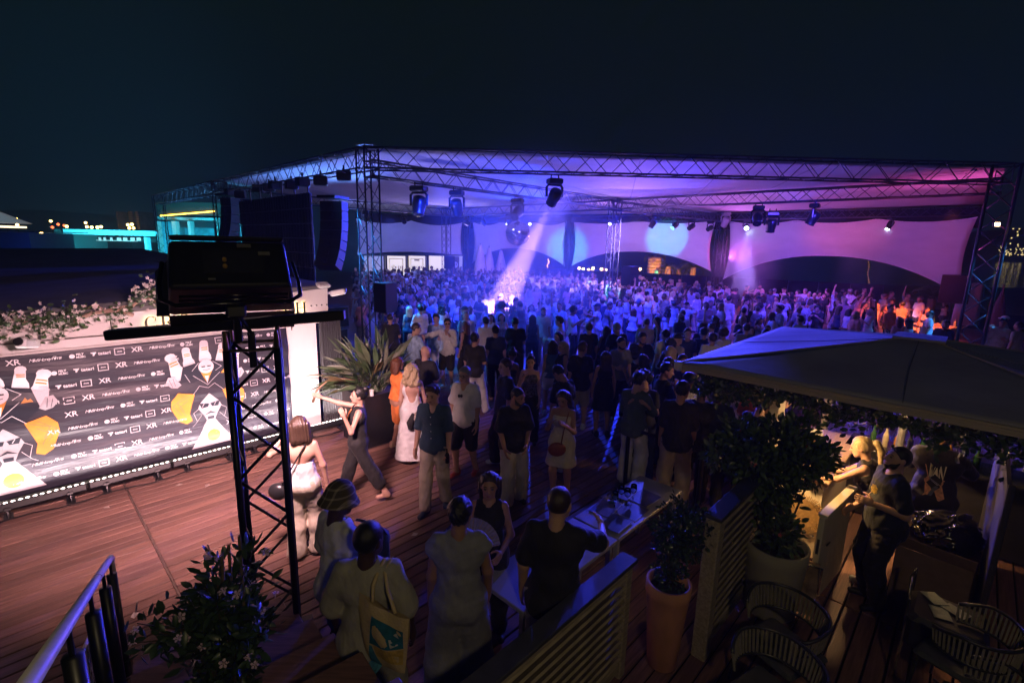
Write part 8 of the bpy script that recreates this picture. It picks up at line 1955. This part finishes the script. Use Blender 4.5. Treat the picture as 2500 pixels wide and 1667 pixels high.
back_print([[(-.15, .08), (-.13, .09), (-.07, .0), (-.1, -.04), (-.15, -.02)], [(-.14, -.03), (-.06, -.03), (-.08, -.1), (-.03, -.16), (-.1, -.16), (-.15, -.1)], [(.14, -.02), (.06, -.03), (.08, -.1), (.03, -.16), (.1, -.16), (.15, -.1)], [(.1, .03), (.15, .02), (.14, -.02), (.09, -.02)]], 'printed_hands', FLESH, 0, -.12)
back_print([[(.055*math.cos(t), -.1+.05*math.sin(t)) for t in np.linspace(0, 2*PI, 15)[:-1]]], 'printed_oval', M('print_slate', (.08, .09, .13), .6, var=.4, scale=30), 0, -.14); back_print([[(-.08, -.035), (.09, -.05), (.09, -.062), (-.08, -.047)], [(-.07, -.014), (.08, -.03), (.08, -.038), (-.07, -.022)]], 'printed_line', M('print_grey', (.42, .4, .43), .4), 0, -.12)
# ================================================================== air: thin haze over everything, thicker smoke clouds in the tent
HAZE = .001
def haze():
    b = MB(); b.box((0, 190, 34.5), (1500, 700, 72)); o = b.build('haze', None); o['kind'] = 'stuff'
    m = bpy.data.materials.new('haze_air'); m.use_nodes = True; n = m.node_tree; n.nodes.clear()
    out = n.nodes.new('ShaderNodeOutputMaterial'); v_ = n.nodes.new('ShaderNodeVolumePrincipled'); v_.inputs['Color'].default_value = (.9, .92, 1, 1); v_.inputs['Density'].default_value = HAZE; v_.inputs['Anisotropy'].default_value = .2
    n.links.new(v_.outputs[0], out.inputs['Volume']); o.data.materials.append(m)
def smoke(label, c, r, dens, seed, sc_=1.6, rot=0.0):
    """a drifting cloud: denser towards its middle, broken up by noise"""
    b = MB(); b.sphere((0, 0, 0), 1.0, 16, 10); o = b.build('smoke', None); o.location = c; o.scale = r; o.rotation_euler = (0, rot, 0)
    tag(o, label, 'smoke', kind='stuff')
    m = bpy.data.materials.new('smoke_%d' % seed); m.use_nodes = True; n = m.node_tree; n.nodes.clear()
    out = n.nodes.new('ShaderNodeOutputMaterial'); v_ = n.nodes.new('ShaderNodeVolumePrincipled'); v_.inputs['Color'].default_value = (.92, .92, 1, 1); v_.inputs['Anisotropy'].default_value = .15
    t = n.nodes.new('ShaderNodeTexCoord'); ln = n.nodes.new('ShaderNodeVectorMath'); ln.operation = 'LENGTH'; n.links.new(t.outputs['Object'], ln.inputs[0])
    mr = n.nodes.new('ShaderNodeMapRange'); mr.inputs[1].default_value = 1.0; mr.inputs[2].default_value = .25; mr.inputs[3].default_value = 0; mr.inputs[4].default_value = 1; mr.interpolation_type = 'SMOOTHSTEP'; n.links.new(ln.outputs['Value'], mr.inputs[0])
    nz = n.nodes.new('ShaderNodeTexNoise'); nz.noise_dimensions = '4D'; nz.inputs['W'].default_value = seed; nz.inputs['Scale'].default_value = sc_; nz.inputs['Detail'].default_value = 3; n.links.new(t.outputs['Object'], nz.inputs['Vector'])
    nr = n.nodes.new('ShaderNodeMapRange'); nr.inputs[1].default_value = .36; nr.inputs[2].default_value = .66; nr.inputs[3].default_value = .12; nr.inputs[4].default_value = 1.0; n.links.new(nz.outputs[0], nr.inputs[0])
    mu = n.nodes.new('ShaderNodeMath'); mu.operation = 'MULTIPLY'; n.links.new(mr.outputs[0], mu.inputs[0]); n.links.new(nr.outputs[0], mu.inputs[1])
    m2 = n.nodes.new('ShaderNodeMath'); m2.operation = 'MULTIPLY'; m2.inputs[1].default_value = dens; n.links.new(mu.outputs[0], m2.inputs[0]); n.links.new(m2.outputs[0], v_.inputs['Density'])
    n.links.new(v_.outputs[0], out.inputs['Volume']); o.data.materials.append(m)
cy.volume_step_rate = 2.0; cy.volume_max_steps = 96
haze()
smoke('violet smoke drifting over the dancers in the main beam', (.3, 16.5, 3.2), (3.8, 5.6, 4.6), .15, 3)
smoke('small bright smoke cloud below the lit lamp of the widest sail', (12.6, 27.2, 2.6), (2.1, 3.2, 2.4), .2, 5)
smoke('faint smoke in the slanting blue beam at the right', (18.0, 25.1, 3.0), (1.7, 1.7, 2.7), .14, 8)
